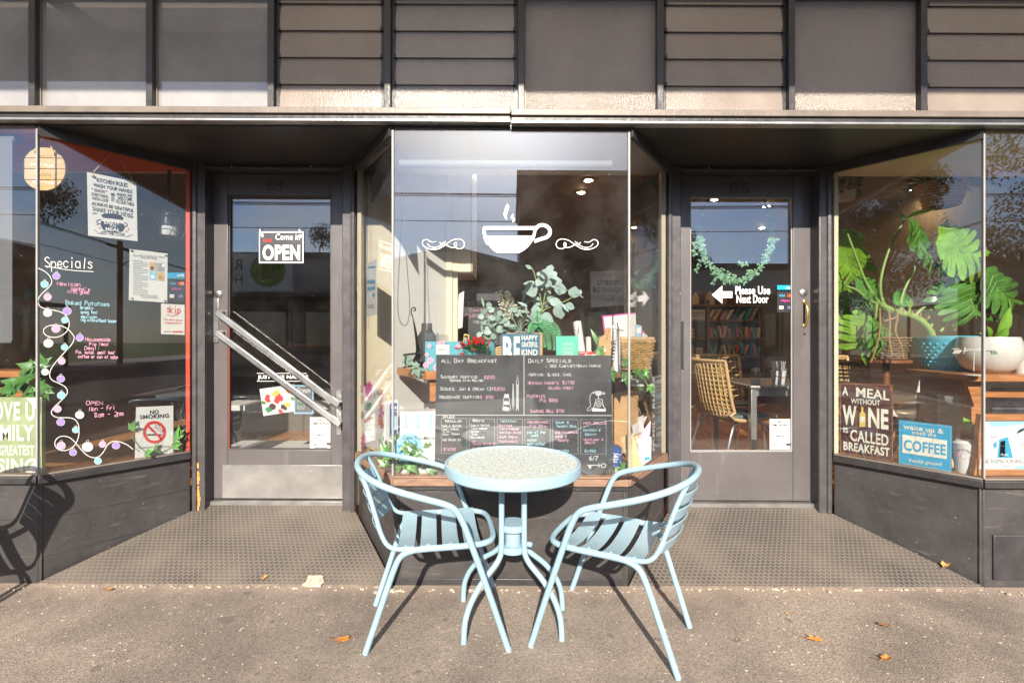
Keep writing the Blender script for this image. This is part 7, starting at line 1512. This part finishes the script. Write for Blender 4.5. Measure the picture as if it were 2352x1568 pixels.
for i in range(60):
    a = i / 60 * 6.2832; s_ = math.sin(a); n = 15 if s_ > .1 else 6
    for k in range(n): p = ring[i].lerp(ring[(i + 1) % 60], r2.random()); dv = V((r2.uniform(-1, 1), r2.uniform(-.6, .3), r2.uniform(-1, 1))); lf(p + dv * r2.uniform(0, .016), dv)
mb.build('leaves', t)
# ================================================================ FALLEN LEAVES, RUBBLE
def fallen(label, px, py, L, ang, m, curl=.5, ramp=False):
    if ramp: y = {607: .03, 2172: .12}[px]; p = P(px, py, y); z = .012 + .217 * (y / .64) ** .96 + .004
    else: d = F * HC / (py - HZ); y = d - D0; p = P(px, py, y); z = .004
    c = V((p.x, p.y, z)); t = thing('fallen_leaf', label, 'leaf', c, 'dry leaves on the ground'); d = V((math.cos(ang), math.sin(ang), 0)); mb = MB(); q_ = V((-d.y, d.x, 0)); r2 = random.Random(int(px))
    n = 18; vs = [c + V((0, 0, .004))]; 
    for i in range(n):
        a = i / n * 6.2832; r = L * .5 * (1.0 if i % 3 == 0 else .62 if i % 3 == 1 else .8) * r2.uniform(.8, 1.1); x, y_ = r * math.cos(a), r * .62 * math.sin(a)
        vs.append(c + d * x + q_ * y_ + V((0, 0, .002 + curl * (abs(y_) * .55 + max(0, x) * .3) + r2.uniform(0, .004))))
    mb.add(vs, [(0, 1 + i, 1 + (i + 1) % n) for i in range(n)], m); mb.build('blade', t); mb = MB(); mb.tube([c + V((0, 0, .006)), c - d * (L * .55) + V((0, 0, .008)), c - d * (L * .9) + V((0, 0, .014))], .0012, 'leaf_dead_dark', 4); mb.build('stalk', t); return t
fallen('small orange dry leaf on the path left of the left ramp edge', 250, 1361, .045, .3, 'leaf_dead'); fallen('pale torn dry leaf on the left ramp mat', 607, 1322, .05, 1.2, 'leaf_dead_pale', .3, True); fallen('flat orange dry leaf in front of the left armchair', 788, 1474, .075, .1, 'leaf_dead', .25)
fallen('crumpled tan dry leaf against the right splayed wall', 2172, 1300, .085, .7, 'leaf_dead_pale', 1.2, True); fallen('thin dark curled leaf on the path nearest the right ramp', 2030, 1437, .05, 2.9, 'leaf_dead_dark', .9); fallen('largest brown dry leaf on the path at right', 1872, 1472, .075, -.5, 'leaf_dead', .8); fallen('orange curled dry leaf lowest on the right of the path', 2035, 1514, .055, .2, 'leaf_dead', .9); fallen('small orange leaf behind the rear foot of the right armchair', 1524, 1366, .035, .4, 'leaf_dead', .5); fallen('tiny yellow dry fragment near the path middle right', 1810, 1410, .03, 2.7, 'leaf_dead_pale', .1)
mb = MB(); r2 = random.Random(44)
def stone(x, y, r, m='rubble', z=0.0):
    n = 6; vs = []; fs = []
    mb.ball((x, y, z + r * .3), r, m, 7, 5, (r2.uniform(.8, 1.5), r2.uniform(.7, 1.2), r2.uniform(.4, .8)))
    for v in mb.v[-48:]: v += V((r2.uniform(-1, 1), r2.uniform(-1, 1), r2.uniform(-.6, .6))) * r * .22
for i in range(260):
    x = r2.uniform(-2.6, 2.9); y = -abs(r2.gauss(0, .018)) - .028 if (-.6 < x < .6 or x < -2.42 or x > 2.4) else -abs(r2.gauss(0, .014)) - .004
    stone(x, y, r2.choice((.003, .004, .006, .008)) * r2.uniform(.7, 1.3))
for i in range(16): stone(-.62 + r2.gauss(0, .03), -.045 + r2.gauss(0, .012), r2.uniform(.006, .013))
for i in range(10): stone(-.17 + r2.gauss(0, .05), -.03 + r2.gauss(0, .01), r2.uniform(.006, .014))
for i in range(150):
    x, y = r2.uniform(-2, 2), r2.uniform(-1.1, -.05); stone(x, y, r2.uniform(.0015, .0035))
mb.build('rubble', label='loose gravel and concrete crumbs along the wall foot', kind='stuff')
t = thing('concrete_chip', 'broken pale concrete patch at the front edge of the left ramp', 'concrete', (P(720, 1345, 0).x, 0, 0)); mb = MB(); c = P(720, 1345, .0); c.z = .0
pts = []
for i in range(14): a = i / 14 * 6.2832; r = .062 * r2.uniform(.7, 1.15); pts.append((c.x + r * math.cos(a), c.y + .012 + r * .5 * math.sin(a), .004 + max(0, (r * .5 * math.sin(a) + .012)) * .36 + .012 * (math.sin(a) > 0)))
mb.prism(pts, (0, 0, .009), 'rubble'); mb.build('patch', t)
# ================================================================ THE FAR SIDE OF THE STREET (seen in the glass)
def house(label, x0, x1, h, wall, roof, gable=False, win=3):
    t = thing('street_building', label, 'building', ((x0 + x1) / 2, -17, 0)); mb = MB(); mb.box((x0, -25, 0), (x1, -17, h), wall)
    if gable: mb.prism([(x0, -17.001, h), (x1, -17.001, h), ((x0 + x1) / 2, -17.001, h + (x1 - x0) * .11)], (0, -8, 0), wall)
    mb.build('wall', t); mb = MB()
    if gable:
        for s in (-1, 1):
            a = x0 - .3 if s < 0 else x1 + .3; mb.prism([(a, -16.8, h - .05), ((x0 + x1) / 2, -16.8, h + (x1 - x0) * .11 + .1), ((x0 + x1) / 2, -16.8, h + (x1 - x0) * .11 + .22), (a, -16.8, h + .07)], (0, -8.4, 0), roof)
    else: mb.box((x0 - .1, -25, h), (x1 + .1, -16.9, h + .25), roof)
    mb.build('roof', t)
    mb = MB(); mb.box((x0, -17, 2.75), (x1, -14.4, 2.9), roof); mb.build('verandah', t)
    for x in (x0 + .2, (x0 + x1) / 2, x1 - .2): mb = MB(); mb.box((x - .06, -14.55, 0), (x + .06, -14.43, 2.75), 'black'); mb.build('verandah_post', t)
    for k in range(win):
        xa = x0 + .5 + (x1 - x0 - .6) * k / win; xb = xa + (x1 - x0 - .6) / win - .5; f = MB(); f.box((xa, -17, .5), (xb, -16.95, 2.4), 'black'); o = f.build('window', t)
        f = MB(); f.box((xa + .1, -16.949, .6), (xb - .1, -16.94, 2.3), 'glass_door'); f.build('glass_pane', o)
house('grey parapet shop across the street with the estate agent board', -16, -5.5, 4.6, 'render_grey', 'roof_dark'); house('low gabled brick shop across the street opposite the middle window', -5.2, .28, 4.1, 'brick_red', 'roof_dark', True); house('tall brown brick building across the street beside the low gabled shop', .3, 6.4, 7.7, 'brick_red', 'roof_dark'); house('white parapet shop across the street right of the tall brick building', 6.7, 12.2, 4.2, 'render_white', 'roof_dark'); house('grey gabled shop across the street far to the right', 12.5, 21, 4.0, 'render_grey', 'roof_dark', True); house('low brick shop across the street far to the left', -27, -16.4, 4.0, 'brick_red', 'roof_dark', True)
FE = Plane((-1, -14.35), (1, -14.35)); cx, cz = -9.1, 3.72
t = thing('estate_agent_board', 'wide pale estate agent fascia board with a green house roundel across the street', 'sign', (-9.6, -14.3, 2.9)); mb = MB(); mb.box((-13.5, -14.4, 2.95), (-8.2, -14.3, 4.35), 'estate_board'); mb.build('board', t)
mb = MB(); n = 28; yy = -14.29; mb.add([(cx + .66 * math.cos(i * 6.2832 / n), yy, cz + .62 * math.sin(i * 6.2832 / n)) for i in range(n)], [tuple(range(n))], 'estate_green')
for pts in ([(-.5, .12), (-.15, .5), (.22, .14)], [(.05, .42), (.5, .42), (.66, .05)], [(-.46, .1), (-.4, -.25), (.42, -.25), (.46, .1)], [(-.3, .02), (-.24, .1), (-.2, .02), (-.2, -.12)], [(.1, .02), (.16, .1), (.2, .02), (.2, -.12)]): mb.tube([(cx - a * .9, yy + .01, cz + b) for a, b in pts], .012, 'ink', 5)
for t_, z0, h, w in (('Real Estate', 3.72, .42, 2.5), ('HOMES', 3.2, .34, 1.5)):
    vs, fs, a, b, c_, d = glyphs(t_, .01); mb.add([(cx - .95 - (x - a) / (b - a) * w, yy, z0 + (y - c_) / (d - c_) * h) for x, y in vs], fs, 'ink')
mb.build('lettering', t)
def tree(label, x, y, h, r, seed, n=950):
    t = thing('street_tree', label, 'tree', (x, y, 0)); mb = MB(); mb.tube([(x, y, -.4), (x + .1, y, h * .3), (x, y, h * .6)], [.28, .1], 'bark', 8); r3 = random.Random(seed)
    cl = [V((x + r3.uniform(-1, 1) * r * .7, y + r3.uniform(-1, 1) * r * .6, h * .62 + r3.uniform(-.32, .36) * h)) for _ in range(11)]
    for c in cl[:6]: mb.tube([(x, y, h * .35), c], [.1, .03], 'bark', 5)
    mb.build('trunk', t); mb = MB()
    for c in cl:
        for k in range(n):
            d = V((r3.gauss(0, 1), r3.gauss(0, 1), r3.gauss(0, .8))); d = d.normalized() * (r * .42 * r3.random() ** .45); mb.leaf(c + d, V((r3.uniform(-1, 1), r3.uniform(-1, 1), r3.uniform(-1, 1))), V((0, 0, 1)), .17, .11, 'tree_leaf', shape=(.2, 1, .1))
    mb.build('crown', t)
for l, x, y, h, r, sd_ in (('tall dark tree behind the estate agent roof', -15.5, -33, 9.6, 2.6, 1), ('broad dark tree behind the brick shop at left', -9.8, -34, 8.6, 3.4, 2), ('round dark tree behind the white shop', 12.5, -32, 9.2, 2.6, 3), ('tall dark tree beside the far right gabled shop', 24, -20, 11, 3.4, 4), ('dark tree far left behind the low brick shop', -24, -32, 9.8, 3, 5), ('tall dark street tree far along the road to the left', -25, -12, 10.5, 3.6, 6), ('second tall street tree far along the road to the left', -31, -13, 11, 3.8, 7), ('third and farthest street tree along the road to the left', -38, -13, 12, 4.2, 8)): tree(l, x, y, h, r, sd_, 1900 if y > -15 else 950)
t = thing('utility_pole', 'timber power pole with a street lamp arm across the road', 'pole', (22.9, -13.4, 0)); mb = MB(); mb.tube([(22.9, -13.4, -.1), (22.9, -13.4, 6.3)], .13, 'bark', 10); mb.build('post', t); mb = MB(); mb.box((21.9, -13.46, 5.9), (23.9, -13.34, 6.02), 'bark'); mb.build('cross_arm', t); mb = MB(); mb.tube([(22.9, -13.4, 5.0), (22.9, -12.4, 5.7), (22.9, -11.6, 5.8)], .03, 'steel', 6, smooth=1); mb.box((22.8, -11.7, 5.74), (23.0, -11.2, 5.82), 'steel'); mb.build('street_lamp', t)
mb = MB()
for dx, z in ((-.9, 6.04), (0, 6.1), (.9, 6.04), (0, 5.2)): mb.tube([(-40, -13.4 + dx * .1, z + .4), (0, -13.4 + dx * .1, z - .25), (22.9, -13.4 + dx * .1, z), (30, -13.4 + dx * .1, z - .3), (40, -13.4, z + .3)], .014, 'black', 5, smooth=1)
mb.build('power_lines', t)
